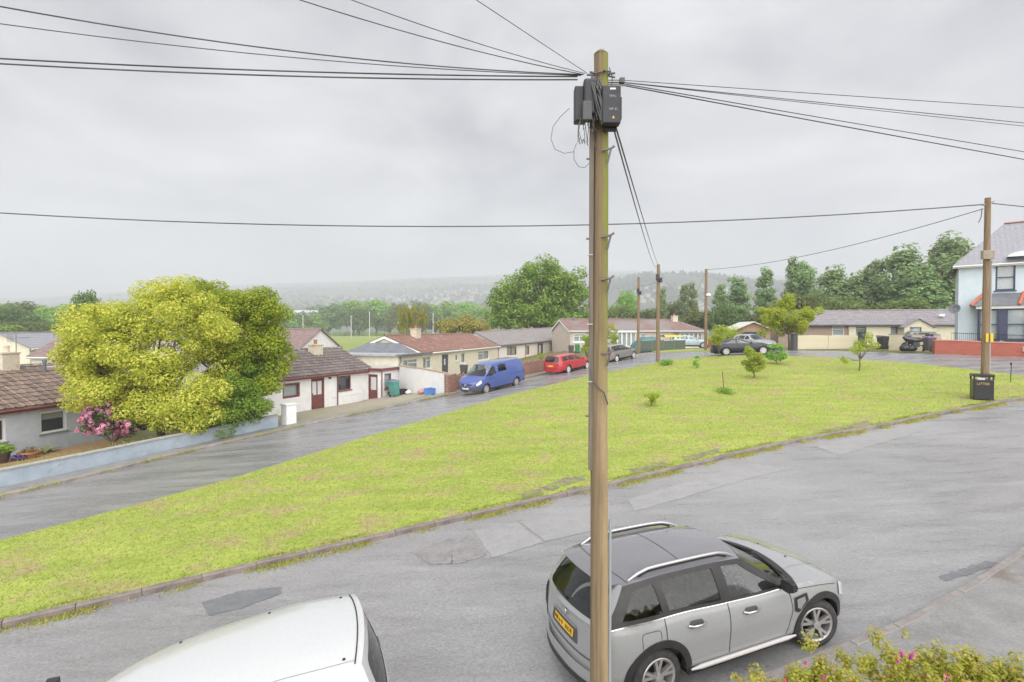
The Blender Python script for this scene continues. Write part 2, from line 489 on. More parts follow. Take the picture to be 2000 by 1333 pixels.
LINE_A = [(-16, -2.2), (-8, 1.2), (-2, 4.1), (1.0, 5.62), (4.28, 7.02), (5.86, 7.7), (8.17, 8.95), (12, 11.1), (22, 16.4), (44, 28)]     # near kerb, house side
LINE_B = [(-17, 3.2), (-8.2, 8.35), (2.7, 14.45), (11.5, 18.9), (20.2, 22.6), (26.5, 24.6), (31.5, 25.2)]                             # near road / green
LINE_B2 = [(-18.5, 2.6), (-8.2, 8.35), (2.7, 14.45), (11.5, 18.9), (20.2, 22.6), (28, 26.4), (44, 34.5)]
LINE_C = [(-17.6, 4.4), (-14.3, 8.3), (-11.7, 12), (-8.9, 16), (-6, 20.5), (-2.4, 25), (0, 28), (4.84, 33), (11.4, 38.8), (16, 40.2), (20, 38), (23.6, 34.5), (25.7, 31.5), (28.2, 28.3), (31.5, 25.4)]
LINE_D = [(-25, 4.2), (-21, 9), (-15.8, 16.2), (-11.5, 23.9), (-3.83, 32.6), (.75, 37.8), (5.5, 43), (9.5, 47), (14, 50), (19.5, 48), (23.4, 43), (26, 38.6), (28.2, 34.6), (34, 34.2), (40, 33.6)]

# base ground: fine near, coarse far, down into the valley
def axis(vals):
    out = []
    for a, b, st in vals: out += list(np.arange(a, b, st))
    return np.array(out + [vals[-1][1]])
gx = axis([(-6000, -1200, 800), (-1200, -200, 100), (-200, -60, 14), (-60, 80, 2.0), (80, 220, 14), (220, 1200, 98), (1200, 6000, 800)])
gy = axis([(-400, -30, 60), (-30, 110, 2.0), (110, 400, 18), (400, 1200, 100), (1200, 6000, 800)])
XX, YY = np.meshgrid(gx, gy, indexing='ij')
ZZ = G(np.clip(XX, -250, 250), np.clip(YY, -60, 350))
far = np.clip((np.hypot(XX, YY) - 380) / 500, 0, 1)
ZZ = ZZ * (1 - far) + (-14) * far - .10
_mb = MB(); _mb.grid(np.stack([XX, YY, ZZ], -1), flip=False)
ground = _mb.build('ground', EARTH, smooth=60)
ground['kind'] = 'structure'

ribbon('near_road', LINE_A, LINE_B2, 120, 16, 0.0, ASPHALT)
ribbon('lower_road', LINE_C, LINE_D, 150, 12, 0.004, ASPHALT_WET)
lawn = ribbon('lawn', LINE_B, LINE_C, 170, 60, .085, LAWN)
ribbon('pavement', LINE_A, offset_line(LINE_A, -2.1), 90, 6, .10, PAVE)
PV_D = [p for p in LINE_D if p[1] < 44]
ribbon('footway', LINE_D[:7], offset_line(LINE_D[:7], 1.25), 90, 5, .09, PAVE)

# patches in the road surface
def patch_sheet(name, pix, m, h=.006, n=18, jitter=0.0):
    rnd = random.Random(len(name) + len(pix))
    P = [on_ground(a, b) for a, b in pix]
    Q = []
    for i in range(len(P)):
        a, b = P[i], P[(i + 1) % len(P)]
        nk = 14
        for k in range(nk):
            q = a.lerp(b, k / nk)
            Q.append((q.x + rnd.uniform(-jitter, jitter), q.y + rnd.uniform(-jitter, jitter)))
    c = np.mean(np.array(Q), 0); mb = MB()
    rings = [[(c[0] + (x - c[0]) * s, c[1] + (y - c[1]) * s) for x, y in Q] for s in (0.02, .35, .7, 1)]
    rings = np.array([r + [r[0]] for r in rings])
    Z = G(rings[..., 0], rings[..., 1]) + h
    mb.grid(np.concatenate([rings, Z[..., None]], 2))
    o = mb.build(name, m, smooth=60, fixn=True); o['kind'] = 'structure'
    for p in o.data.polygons:
        if p.normal.z < 0: o.data.flip_normals(); break
    return o
patch_sheet('road_patch', [(925, 1038), (1010, 1021), (1060, 1060), (962, 1090)], PATCH_PALE, jitter=.018)
patch_sheet('road_patch', [(1014, 1020), (1190, 983), (1190, 1030), (1066, 1058)], PATCH_PALE, .007, jitter=.018)
patch_sheet('road_patch', [(393, 1178), (470, 1155), (548, 1147), (550, 1160), (480, 1186), (410, 1204)], PATCH_DARK, .007, jitter=.02)
patch_sheet('road_patch', [(800, 1080), (880, 1052), (922, 1045), (952, 1085), (900, 1100), (845, 1104)], PATCH_PINK, .006, jitter=.05)
patch_sheet('road_patch', [(1225, 975), (1470, 905), (1530, 918), (1410, 950), (1240, 1000)], PATCH_PALE, .006, jitter=.03)
patch_sheet('road_patch', [(1590, 872), (1730, 838), (1800, 842), (1640, 890)], PATCH_PALE, .006, jitter=.04)
patch_sheet('road_patch', [(1832, 1128), (1880, 1112), (1925, 1096), (1950, 1102), (1900, 1118), (1850, 1136)], PATCH_DARK, .007, jitter=.04)

MUD = mat('bare muddy soil', (.17, .135, .11), .7, (.25, .22, .17), 8, bump=.6, bscale=30, col3=(.24, .27, .06), v3=3.5, r3=(.45, .6))
for pix in ([(1015, 975), (1050, 962), (1062, 970), (1030, 980)], [(1058, 960), (1090, 944), (1140, 934), (1135, 944), (1080, 964)], [(1095, 968), (1125, 958), (1128, 964)], [(1225, 925), (1290, 908), (1310, 912), (1250, 930)], [(1610, 845), (1690, 826), (1705, 832), (1630, 852)], [(1330, 900), (1400, 882), (1405, 888), (1345, 906)]):
    patch_sheet('soil_patch', pix, MUD, .094, jitter=.10)

# kerbs: one stone after the other
def kerb(name, line, step, w, h, m, inset, label_part='kerb_stone'):
    root = empty(name); root['kind'] = 'structure'
    Lh = length(line); n = int(Lh / step)
    P = smooth_line(line, n + 1); rnd = random.Random(7)
    proto = None
    for i in range(n):
        a, b = P[i], P[i + 1]
        ln = math.hypot(*(b - a))
        if proto is None:
            mb = MB(); hw = w / 2
            prof = [(-hw, -.3), (hw, -.3), (hw, h - .025), (hw - .025, h), (-hw + .025, h), (-hw, h - .025)]
            mb.prism(prof, -step / 2 + .006, step / 2 - .006, axes=(1, 2, 0))
            proto = mb.mesh('kerb_stone', m)
        c = (a + b) / 2; an = math.atan2(b[1] - a[1], b[0] - a[0])
        c = c + np.array([-math.sin(an), math.cos(an)]) * inset
        za, zb = g1(*a), g1(*b)
        o = link(label_part, proto, root, (c[0], c[1], (za + zb) / 2 + rnd.uniform(-.008, .006)),
                 (0, -math.atan2(zb - za, ln), an + rnd.uniform(-.008, .008)), (ln / step, 1, 1))
    return root
kerb('kerb', LINE_B, .915, .14, .12, KERB_DARK, .05)
kerb('kerb', LINE_D[:9], .915, .14, .115, KERB, .06)
kerb('kerb', LINE_A[1:9], .915, .15, .108, mat('reddish kerb concrete', (.20, .18, .17), .75, (.27, .25, .24), 6, bump=.4, bscale=60), -.07)

# forecourt, garden bed
ribbon('forecourt', [(-12.4, 24.9), (-8.2, 29.5), (-5.2, 33.6)], [(-14.6, 30.6), (-11.0, 38.3), (-8.4, 39.5)], 30, 10, .075, GRAVEL, skirt=.1)
ribbon('garden_bed', [(-21, 12.5), (-17.8, 17.6), (-15.2, 21.2)], [(-23.4, 17), (-21.3, 24), (-20.5, 27)], 20, 8, .16, BARK_CHIP, skirt=.5)
ribbon('driveway', [(9.6, 47.2), (14, 50.2), (18.5, 48.9)], [(12, 52), (15, 54.2), (19, 53)], 16, 6, .02, PATCH_PINK, skirt=.1)
ribbon('verge', [(14.2, 51.5), (17, 50.5), (20.4, 48)], [(15, 57), (19, 58), (24, 55)], 20, 8, .07, LAWN, skirt=.1)
ribbon('playing_field', [(-160, 98), (-40, 95), (60, 100)], [(-300, 345), (-60, 345), (120, 345)], 30, 20, .05, FIELD, skirt=0)

# blades standing up out of the lawn: nobody could count them
GRASS = leafmat('grass blade', [(.29, .38, .055), (.34, .42, .065), (.40, .46, .09), (.44, .40, .15)], .6, .6)
def blades(name, n, sampler, hh, m, seed):
    rs = np.random.default_rng(seed)
    x, y = sampler(rs, n)
    z = G(x, y) + .08
    a = rs.uniform(0, 2*np.pi, len(x)); h = hh * rs.uniform(.5, 1.5, len(x)); w = .006 + .0004 * np.hypot(x, y)
    lean = rs.normal(0, .5, (len(x), 2)) * h[:, None]
    base = np.stack([x, y, z], 1)
    d = np.stack([np.cos(a), np.sin(a), 0*a], 1) * w[:, None]
    tip = base + np.concatenate([lean, h[:, None]], 1)
    V = np.stack([base - d, base + d, tip], 1).reshape(-1, 3)
    Q = np.arange(len(V)).reshape(-1, 3)
    o = link(name, np_mesh(name, V, Q, m)); o['kind'] = 'stuff'
    return o
_LB, _LC = smooth_line(LINE_B, 400), smooth_line(LINE_C, 400)
def lawn_pts(rs, n):
    u = rs.uniform(0, 1, n * 4); t = rs.uniform(0.004, .996, n * 4)
    i = np.clip(u * 399, 0, 398.99); k = i.astype(int); f = (i - k)[:, None]
    A = _LB[k]*(1-f) + _LB[k+1]*f; B = _LC[k]*(1-f) + _LC[k+1]*f
    P = A*(1-t[:, None]) + B*t[:, None]
    wgt = np.hypot(*(B - A).T); d = np.hypot(P[:, 0], P[:, 1])
    keep = rs.uniform(0, 1, len(P)) < np.clip(wgt / 25, 0, 1) * np.clip(13 / d, .12, 1)
    P = P[keep][:n * 2]
    return P[:, 0], P[:, 1]
gr = blades('grass', 120000, lawn_pts, .03, GRASS, 3)
tag(gr, 'short mown grass on the sloping green between the two roads', 'grass')
def edge_pts(line, off, spread):
    P = smooth_line(line, 2000)
    def f(rs, n):
        k = rs.integers(0, 1999, n); c = P[k] + rs.normal(0, .02, (n, 2))
        T = P[k + 1] - P[k]; T /= np.hypot(T[:, 0], T[:, 1])[:, None]
        nn = np.stack([-T[:, 1], T[:, 0]], 1)
        cl = np.sin(k * .11) + np.sin(k * .037) + rs.normal(0, .7, n) > .2
        q = (c + nn * (off + np.abs(rs.normal(0, spread, n)) * -1)[:, None])[cl]
        return q[:, 0], q[:, 1]
    return f
WEED = leafmat('kerb weed leaf', [(.28, .32, .04), (.40, .40, .05), (.44, .33, .09)], .3, .6)
w_ = blades('kerb_weeds', 22000, edge_pts(LINE_B, -.02, .12), .05, WEED, 5)
for v in w_.data.vertices: v.co.z -= .07
te_ = blades('edge_grass', 11000, edge_pts(LINE_B, .30, .10), .05, GRASS, 8)
tag(te_, 'longer ragged grass overhanging the kerb of the green', 'grass')
tag(w_, 'yellow green weeds growing in the gutter along the kerb of the green', 'weeds')
w2_ = blades('kerb_weeds', 16000, edge_pts(LINE_D[:8], .12, .16), .05, WEED, 6)
tag(w2_, 'moss and weeds along the kerb beside the bungalows', 'weeds')
# ------------------------------------------------------------------ houses
def facade(mb, x0, x1, z0, z1, y, openings, reveal=.12, mi=0, back=True):
    """wall sheet in the plane y with real openings and reveals; openings (xa, za, xb, zb)"""
    xs = sorted({x0, x1, *[o[0] for o in openings], *[o[2] for o in openings]})
    zs = sorted({z0, z1, *[o[1] for o in openings], *[o[3] for o in openings]})
    for i in range(len(xs) - 1):
        for j in range(len(zs) - 1):
            cx, cz = (xs[i] + xs[i+1]) / 2, (zs[j] + zs[j+1]) / 2
            if any(o[0] < cx < o[2] and o[1] < cz < o[3] for o in openings): continue
            mb.quad((xs[i], y, zs[j]), (xs[i+1], y, zs[j]), (xs[i+1], y, zs[j+1]), (xs[i], y, zs[j+1]), mi)
    r = reveal
    for a, b, c, d in openings:
        mb.quad((a, y, b), (a, y + r, b), (a, y + r, d), (a, y, d), mi)
        mb.quad((c, y, b), (c, y, d), (c, y + r, d), (c, y + r, b), mi)
        mb.quad((a, y, d), (a, y + r, d), (c, y + r, d), (c, y, d), mi)
        mb.quad((a, y, b), (c, y, b), (c, y + r, b), (a, y + r, b), mi)

def window(parent, x0, z0, x1, z1, y, fm, bars=(), fw=.06, sill=None, back=None, name='window', glass=None, sillw=.06, hbars=()):
    """window part: frame with bars, a pane, an optional sill and what hangs behind it"""
    mb = MB(); d0, d1 = y + .05, y + .12
    mb.box(x0, d0, z0, x0 + fw, d1, z1); mb.box(x1 - fw, d0, z0, x1, d1, z1)
    mb.box(x0 + fw, d0, z0, x1 - fw, d1, z0 + fw); mb.box(x0 + fw, d0, z1 - fw, x1 - fw, d1, z1)
    for b in bars:
        xb = x0 + (x1 - x0) * b; mb.box(xb - fw*.4, d0 + .006, z0 + fw, xb + fw*.4, d1 - .006, z1 - fw)
    for b in hbars:
        fr, a, c = b if isinstance(b, tuple) else (b, 0, 1)
        zb = z0 + (z1 - z0) * fr; mb.box(x0 + max(fw, (x1-x0)*a), d0 + .009, zb - fw*.4, min(x1 - fw, x0 + (x1-x0)*c), d1 - .009, zb + fw*.4)
    w = mb.build(name, fm, parent)
    yy = y + .085
    MB().quad((x0 + fw, yy, z0 + fw), (x1 - fw, yy, z0 + fw), (x1 - fw, yy, z1 - fw), (x0 + fw, yy, z1 - fw)).build('pane', glass or GLASS_W, w)
    c = MB(); bm_ = back or NET; c.box(x0 - .02, y + .20, z0 - .02, x1 + .02, y + .23, z1 + .02)
    c.build('curtain', bm_, w)  # net, blind, or a dark sheet painted to stand for the unlit room
    if sill:
        MB().box(x0 - .07, y - sillw, z0 - .07, x1 + .07, y + .10, z0 - .004).build('sill', sill, w)
    return w

def door(parent, x0, z0, x1, z1, y, fm, lights=(), handle=True, leafm=None, hx=.12):
    mb = MB(); fw = .055; d0, d1 = y + .05, y + .11
    mb.box(x0, d0, z0, x0 + fw, d1, z1); mb.box(x1 - fw, d0, z0, x1, d1, z1); mb.box(x0 + fw, d0, z1 - fw, x1 - fw, d1, z1)
    # leaf as rails and stiles round the glazed lights
    L0, L1, zt = x0 + fw + .004, x1 - fw - .004, z1 - fw - .004
    ops = [(L0 + (L1-L0)*a, z0 + (zt-z0)*b, L0 + (L1-L0)*c, z0 + (zt-z0)*d) for a, b, c, d in lights]
    facade(mb, L0, L1, z0 + .01, zt, y + .075, ops, .03, 1 if leafm else 0)
    dr = mb.build('door', [fm, leafm] if leafm else fm, parent)
    for a, b, c, d in ops:
        MB().box(a, y + .095, b, c, y + .10, d).build('glazing', NET, dr)
    if lights is not None:
        MB().box(L0 + (L1-L0)*.2, y + .065, z0 + .2, L0 + (L1-L0)*.8, y + .074, z0 + (zt-z0)*.36).build('panel', leafm or fm, dr)
    if handle:
        MB().box(L0 + hx - .02, y + .03, z0 + 1.0, L0 + hx + .02, y + .074, z0 + 1.14).build('handle', STEEL, dr)
    return dr

def tile_mesh(name, w, e, m):
    """interlocking concrete tile: a shallow roll and a flat pan, thick front edge"""
    mb = MB(); n = 7; prof = []
    for i in range(n):
        u = i / (n - 1); prof.append((u * w - w/2, .045 * max(0, math.cos((u - .22) * math.pi / .30)) if abs(u - .22) < .15 else 0.0))
    top = [[(x, 0, z + .040) for x, z in prof], [(x, e * 1.12, z + .002) for x, z in prof]]
    mb.grid(top)
    mb.grid([[(x, 0, z - .0) for x, z in prof], [(x, 0, z + .040) for x, z in prof]])
    return mb.mesh(name, m, smooth=40, merge=.001)

def roof(parent, L, D, eave, rise, over=.3, verge=.2, m=None, tile=None, mode='mesh', ridge_m=None, fascia=None, x0=0.0, back=True, hipR=0.0, hipL=0.0, tint=None, slope_x=0.0, relief=1.0, vents=True):
    """pitched roof, ridge along x at y = D/2; hip lengths shorten the ridge"""
    half = D / 2; ta = rise / half; run = half + over; sl = math.hypot(run, run * ta); an = math.atan(ta)
    xa, xb = x0 - verge, x0 + L + verge
    ze = eave - over * ta; zr = eave + rise
    sz = lambda x: slope_x * (x - x0)
    mb = MB(); th = .07
    def P(x, y, z): return (x, y, z + sz(x))
    rl, rr = xa + hipL, xb - hipR
    for dz in (0, -th):
        mb.quad(P(xa, -over, ze + dz), P(xb, -over, ze + dz), P(rr, half, zr + dz), P(rl, half, zr + dz))
        mb.quad(P(xb, D + over, ze + dz), P(xa, D + over, ze + dz), P(rl, half, zr + dz), P(rr, half, zr + dz))
        if hipR: mb.add([P(xb, -over, ze + dz), P(xb, D + over, ze + dz), P(rr, half, zr + dz)], [(0, 1, 2)])
        if hipL: mb.add([P(xa, D + over, ze + dz), P(xa, -over, ze + dz), P(rl, half, zr + dz)], [(0, 1, 2)])
    for x in (xa, xb):
        if (x == xa and hipL) or (x == xb and hipR): continue
        mb.quad(P(x, -over, ze), P(x, half, zr), P(x, half, zr - th), P(x, -over, ze - th))
        mb.quad(P(x, half, zr), P(x, D + over, ze), P(x, D + over, ze - th), P(x, half, zr - th))
    mb.quad(P(xa, -over, ze), P(xb, -over, ze), P(xb, -over, ze - th), P(xa, -over, ze - th))
    mb.quad(P(xa, D + over, ze), P(xb, D + over, ze), P(xb, D + over, ze - th), P(xa, D + over, ze - th))
    rf = mb.build('roof', m, parent)
    if mode == 'tiles':
        w, e = tile; proto = tile_mesh('tile', w, e, m); rows = int(sl / e); cols = int((xb - xa) / w); rnd = random.Random(5)
        for r in range(rows):
            for c in range(cols):
                s = r * e
                link('tile', proto, rf, (xa + (c + .5) * (xb - xa) / cols, -over + s * math.cos(an), ze + s * math.sin(an) + .010),
                     (an + rnd.uniform(-.012, .012), 0, rnd.uniform(-.012, .012)), ((xb - xa) / cols / w, 1, 1))
    elif mode == 'mesh':
        w, e = tile; rows = max(1, int(sl / e)); cols = int((xb - xa) / w); q = MB(); rnd = random.Random(3)
        us = [0, .12, .24, .36, .7]
        for r in range(rows):
            s0, s1 = r * sl / rows, (r + 1) * sl / rows
            fa, fb = s0 / sl, s1 / sl
            def lim(f): return xa + hipL * f, xb - hipR * f
            l0, h0 = lim(fa); l1, h1 = lim(fb)
            row0, row1, edge = [], [], []
            for c in range(cols):
                for u in us:
                    x = xa + (c + u) * (xb - xa) / cols
                    if x < max(l0, l1) - .02 or x > min(h0, h1) + .02: continue
                    b = (.035 if u in (.12, .24) else .028 if u == .36 and False else 0.0) * relief
                    row0.append(P(x, -over + s0*math.cos(an) , ze + s0*math.sin(an) + b + .035 * relief))
                    row1.append(P(x, -over + s1*math.cos(an), ze + s1*math.sin(an) + b + .010))
                    edge.append(P(x, -over + s0*math.cos(an), ze + s0*math.sin(an) + .004))
            if len(row0) > 1:
                q.grid([row0, row1]); q.grid([edge, row0])
        t = q.build('roof_tiling', m, rf, smooth=35); t['kind'] = 'stuff'
    # ridge caps
    n = max(2, int((rr - rl) / .42)); proto = MB()
    step = (rr - rl) / n
    proto.grid([[(-step/2 + .006, math.sin(a)*.12, math.cos(a)*.09 - .02) for a in np.linspace(-1.5, 1.5, 7)],
                [(step/2 - .006, math.sin(a)*.125, math.cos(a)*.10 - .02) for a in np.linspace(-1.5, 1.5, 7)]])
    pm = proto.mesh('ridge_tile', ridge_m or m, smooth=60)
    for i in range(n):
        x = rl + (i + .5) * step
        link('ridge_tile', pm, rf, P(x, half, zr + .03))
    if fascia:
        MB().add([P(xa, -over - .025, ze - .19), P(xb, -over - .025, ze - .19), P(xb, -over - .025, ze - .03), P(xa, -over - .025, ze - .03),
                  P(xa, -over - .003, ze - .19), P(xb, -over - .003, ze - .19), P(xb, -over - .003, ze - .03), P(xa, -over - .003, ze - .03)],
                 [(0,1,2,3),(7,6,5,4),(0,4,5,1),(3,2,6,7),(0,3,7,4),(1,5,6,2)]).build('fascia', fascia, parent)
        g_ = MB(); g_.tube([P(xa + .02, -over - .085, ze - .08), P(xb - .02, -over - .085, ze - .08)], .055, 8)
        g_.build('gutter', fascia, parent, smooth=60)
        s_ = MB(); s_.quad(P(xa, -over, ze - .185), P(xb, -over, ze - .185), P(xb, 0.02, ze - .185), P(xa, 0.02, ze - .185))
        s_.build('soffit', fascia, parent)
    return rf

def house_walls(parent, L, D, H, rise, openings, m, base=-.6, hips=(0, 0), slope_x=0.0, name='wall', extra=None):
    mb = MB()
    facade(mb, 0, L, base, H, 0, openings)
    mb.quad((L, 0, base), (L, D, base), (L, D, H), (L, 0, H)); mb.quad((0, D, base), (0, 0, base), (0, 0, H), (0, D, H))
    mb.quad((L, D, base), (0, D, base), (0, D, H), (L, D, H))
    if not hips[0]: mb.add([(0, 0, H), (0, D, H), (0, D/2, H + rise - .06)], [(0, 1, 2)])
    if not hips[1]: mb.add([(L, 0, H), (L, D, H), (L, D/2, H + rise - .06)], [(0, 1, 2)])
    if slope_x: mb.v = [(x, y, z + slope_x * x if z > H - .01 else z) for x, y, z in mb.v]
    return mb.build(name, m, parent, merge=.001, fixn=False)

def chimney(parent, x, y, z0, z1, w, d, m, pots=1, potm=None, cap=True):
    mb = MB(); mb.box(x - w/2, y - d/2, z0, x + w/2, y + d/2, z1)
    if cap: mb.box(x - w/2 - .05, y - d/2 - .05, z1, x + w/2 + .05, y + d/2 + .05, z1 + .09)
    c = mb.build('chimney', m, parent, bevel=.015)
    for i in range(pots):
        px = x + (i - (pots - 1) / 2) * .3
        MB().lathe([(.13, z1 + .05), (.11, z1 + .32), (.14, z1 + .34), (.14, z1 + .40), (.10, z1 + .40), (.10, z1 + .2)], 14, origin=(px, y, 0)).build('chimney_pot', potm or m, c, smooth=50)
    return c

def downpipe(parent, x, y, z0, z1, m, r=.035):
    MB().tube([(x, y - .25, z1), (x, y - .12, z1 - .12), (x, y - .06, z1 - .25), (x, y - .06, z0)], r, 8).build('downpipe', m, parent, smooth=60)

RENDER_GREY = mat('pale grey render', (.50, .54, .60), .85, (.58, .62, .68), 3, bump=.25, bscale=50, col3=(.36, .39, .42), v3=.8, r3=(.62, .85))
RENDER_WHITE = mat('white render', (.78, .78, .77), .85, (.85, .85, .84), 2.5, bump=.2, bscale=60, col3=(.58, .55, .50), v3=.7, r3=(.66, .9))
RENDER_CREAM = mat('cream render', (.68, .63, .49), .85, (.76, .71, .57), 2.5, bump=.45, bscale=45)
RENDER_PINK = mat('pinkish white render', (.70, .65, .60), .85, (.77, .72, .67), 2.5, bump=.35, bscale=45)
RENDER_STONE = mat('stone coloured render', (.50, .43, .37), .85, (.60, .52, .45), 2.5, bump=.35, bscale=45)
RENDER_BROWN = mat('brown pebbledash', (.34, .25, .21), .9, (.42, .33, .28), 6, bump=.6, bscale=60)
RENDER_BLUE = mat('pale blue render', (.56, .65, .71), .85, (.62, .71, .77), 2.5, bump=.3, bscale=45)
TILE_BROWN = mat('brown concrete tile with painted shine', (.13, .085, .06), .55, (.27, .20, .165), 7, .3, .7, bump=.4, bscale=40, island=.3, col3=(.46, .42, .40), v3=1.9, r3=(.5, .66))  # pale patches paint the wet highlights into the tile colour
TILE_GREYB = mat('grey brown concrete tile', (.105, .08, .075), .5, (.22, .185, .175), 6, .3, .7, bump=.4, bscale=40, island=.3, col3=(.38, .36, .35), v3=2.4, r3=(.54, .7))
TILE_RED = mat('red brown pantile', (.17, .085, .065), .6, (.26, .145, .115), 4, .3, .7, bump=.4, bscale=40, island=.2, col3=(.36, .27, .22), v3=2.5, r3=(.57, .75))
TILE_GREY = mat('grey tile', (.20, .185, .185), .75, (.29, .27, .265), 5, bump=.4, bscale=40, col3=(.25, .17, .13), v3=.8, r3=(.55, .75))
TILE_MAROON = mat('maroon brown tile', (.19, .12, .11), .75, (.28, .19, .17), 5, bump=.3, bscale=40, col3=(.24, .22, .22), v3=.25, r3=(.5, .65))
TILE_PURPLE = mat('purple brown tile', (.19, .13, .13), .75, (.27, .20, .19), 3, bump=.3, bscale=40)
SHEET_GREY = mat('grey ribbed roof sheet', (.23, .21, .225), .6, (.30, .28, .295), 2, bump=.2, bscale=30)
SLATE = mat('blue grey slate', (.22, .22, .245), .55, (.32, .32, .35), 6, .35, .65, bump=.5, bscale=25, stretch=(.8, 3, 3))
FELT = mat('wet flat roof felt', (.32, .34, .36), .3, (.46, .48, .49), 1.5, bump=.1, bscale=30)
FELT_D = mat('dark lead flashing', (.13, .14, .16), .5, (.18, .19, .21), 3)
MAROON = mat('maroon paint', (.16, .045, .045), .5, (.21, .07, .065), 6)
UPVC = mat('white window plastic', (.80, .80, .79), .35)
BROWNF = mat('brown window frame', (.20, .12, .06), .5)
GREYF = mat('dark grey door', (.09, .09, .10), .45)
BLUEF = mat('dark blue paint', (.04, .05, .10), .4)
BRICK_CREAM = mat('cream painted brick', (.56, .48, .36), .9, (.68, .62, .52), 9, bump=.5, bscale=40, col3=(.35, .25, .15), v3=1.6, r3=(.58, .75))
POT_RED = mat('terracotta', (.34, .14, .075), .8, (.42, .2, .11), 6)
SLATE_SILL = mat('grey stone sill', (.24, .25, .27), .6)

def house_root(name, label, P0, theta, z):
    return thing(name, label, 'house', (P0[0], P0[1], z), theta)

def along(O, u):
    def f(px):
        k = (px - 1000) / F
        return (O.x - k * O.y) / (k * u.y - u.x)
    return f
def along_back(O, th, d):
    return along(Vector((O[0] - math.sin(th) * d, O[1] + math.cos(th) * d)), Vector((math.cos(th), math.sin(th))))
# --- pale grey bungalow at the left edge
th1 = R(77); u1 = Vector((math.cos(th1), math.sin(th1)))
H1 = house_root('bungalow', 'pale grey rendered bungalow with brown tiled roof behind the low blue grey wall', (-23.35, 19.6), th1, -1.42)
def s1(px):       # distance along the facade seen at photo column px
    k = (px - 1000) / F
    return (-23.35 - k * 19.6) / (k * u1.y - u1.x)
a0, a1 = s1(75), s1(127); b0, b1 = s1(-42), s1(8)
E1 = 2.58
ops = [(a0, 1.02, a1, 2.06), (b0, .98, b1, 2.02)]
house_walls(H1, 9.6, 6.6, E1, 1.5, ops, RENDER_GREY)
for o in ops: window(H1, *o, 0, UPVC, bars=(), fw=.09, sill=SLATE_SILL, back=DARKROOM)
w_b = [c for c in H1.children if c.name.startswith('window')][0]
MB().box(a0 + .1, .15, 1.66, a1 - .1, .16, 1.98).build('blind', BLIND, w_b)
r1 = roof(H1, 9.6, 6.6, E1, 1.5, .32, .25, TILE_BROWN, (.40, .40), 'tiles', fascia=MAROON)
chimney(H1, along_back((-23.35, 19.6), th1, 3.2)(12), 3.2, 3.5, 4.75, .75, .6, BRICK_CREAM, 1, BRICK_CREAM)
FX1 = along_back((-23.35, 19.6), th1, 2.5)(86)
MB().tube([(FX1, 2.5, 3.6), (FX1, 2.5, 4.25)], .07, 10).build('flue', FELT_D, H1, smooth=50)
MB().tube([(FX1, 2.5, 4.25), (FX1, 2.5, 4.38)], .10, 10).build('flue_cap', FELT_D, H1, smooth=50)
# aerial strapped to the chimney
ae = thing('television_aerial', 'tall television aerial mast standing by the cream chimney of the grey bungalow', 'aerial', H1.matrix_world @ Vector((0, 0, 0)))
bpy.context.view_layer.update()
def W(h, x, y, z): return h.matrix_world @ Vector((x, y, z))
ca = W(H1, along_back((-23.35, 19.6), th1, 3.2)(31), 3.2, 0); ae.location = (ca.x, ca.y, 2.6)
MB().tube([(0, 0, 0), (0, 0, 1.75)], .02, 6).build('mast', STEEL, ae)
MB().tube([(-.25, .1, 1.5), (1.05, -.45, 1.55)], .012, 6).build('boom', STEEL, ae)
for i in range(9):
    x = -.15 + i * .14; c = Vector((x, -.06 - .42 * (x) , 1.5 + .03 * i / 9))
    MB().tube([c + Vector((-.09, -.2, 0)), c + Vector((.09, .2, 0))], .007, 5).build('rod', STEEL, ae)
rl_ = MB()
for i in range(6): rl_.tube([(-.32, -.12 + i*.06, 1.3), (-.32, -.12 + i*.06, 1.72)], .007, 5)
rl_.tube([(-.32, -.14, 1.5), (-.32, .2, 1.5)], .01, 5)
rl_.build('reflector', STEEL, ae)

# --- white bungalow with maroon woodwork
th2 = math.atan2(7, 3.28)
u2 = Vector((math.cos(th2), math.sin(th2)))
O2 = Vector((-13.68, 31)) - u2 * 2.6
H2 = house_root('bungalow', 'white rendered bungalow with maroon doors and window frames beside the forecourt', O2, th2, -.72)
s2 = along(O2, u2); L2 = s2(720); E2 = 2.52
ops = [(s2(551), 1.12, s2(585), 2.02), (s2(607), .06, s2(633), 2.14), (s2(660), 1.12, s2(685), 2.10)]
house_walls(H2, L2, 5.8, E2, 1.36, ops, RENDER_WHITE)
window(H2, *ops[0], 0, MAROON, fw=.13, back=NET)
door(H2, *ops[1], 0, MAROON, ((.10, .50, .46, .93), (.54, .50, .90, .93)), leafm=MAROON)
window(H2, *ops[2], 0, MAROON, fw=.07, sill=MAROON, back=DARKROOM)
roof(H2, L2, 5.8, E2, 1.36, .30, .22, TILE_GREYB, (.36, .36), 'tiles', fascia=MAROON)
chimney(H2, along_back(O2, th2, 2.3)(616), 2.3, 3.0, 4.15, .75, .65, BRICK_CREAM, 1, POT_RED)
downpipe(H2, s2(657.5), 0, -.1, E2 - .1, MAROON)
MB().box(s2(641), -.10, 2.02, s2(641) + .16, -.002, 2.12).build('wall_light', BLACK_PL, H2)
MB().tube([(s2(646), -.02, 1.1), (s2(646), -.02, .75), (s2(706), -.02, .75)], .014, 6).build('pipe', RENDER_WHITE, H2)
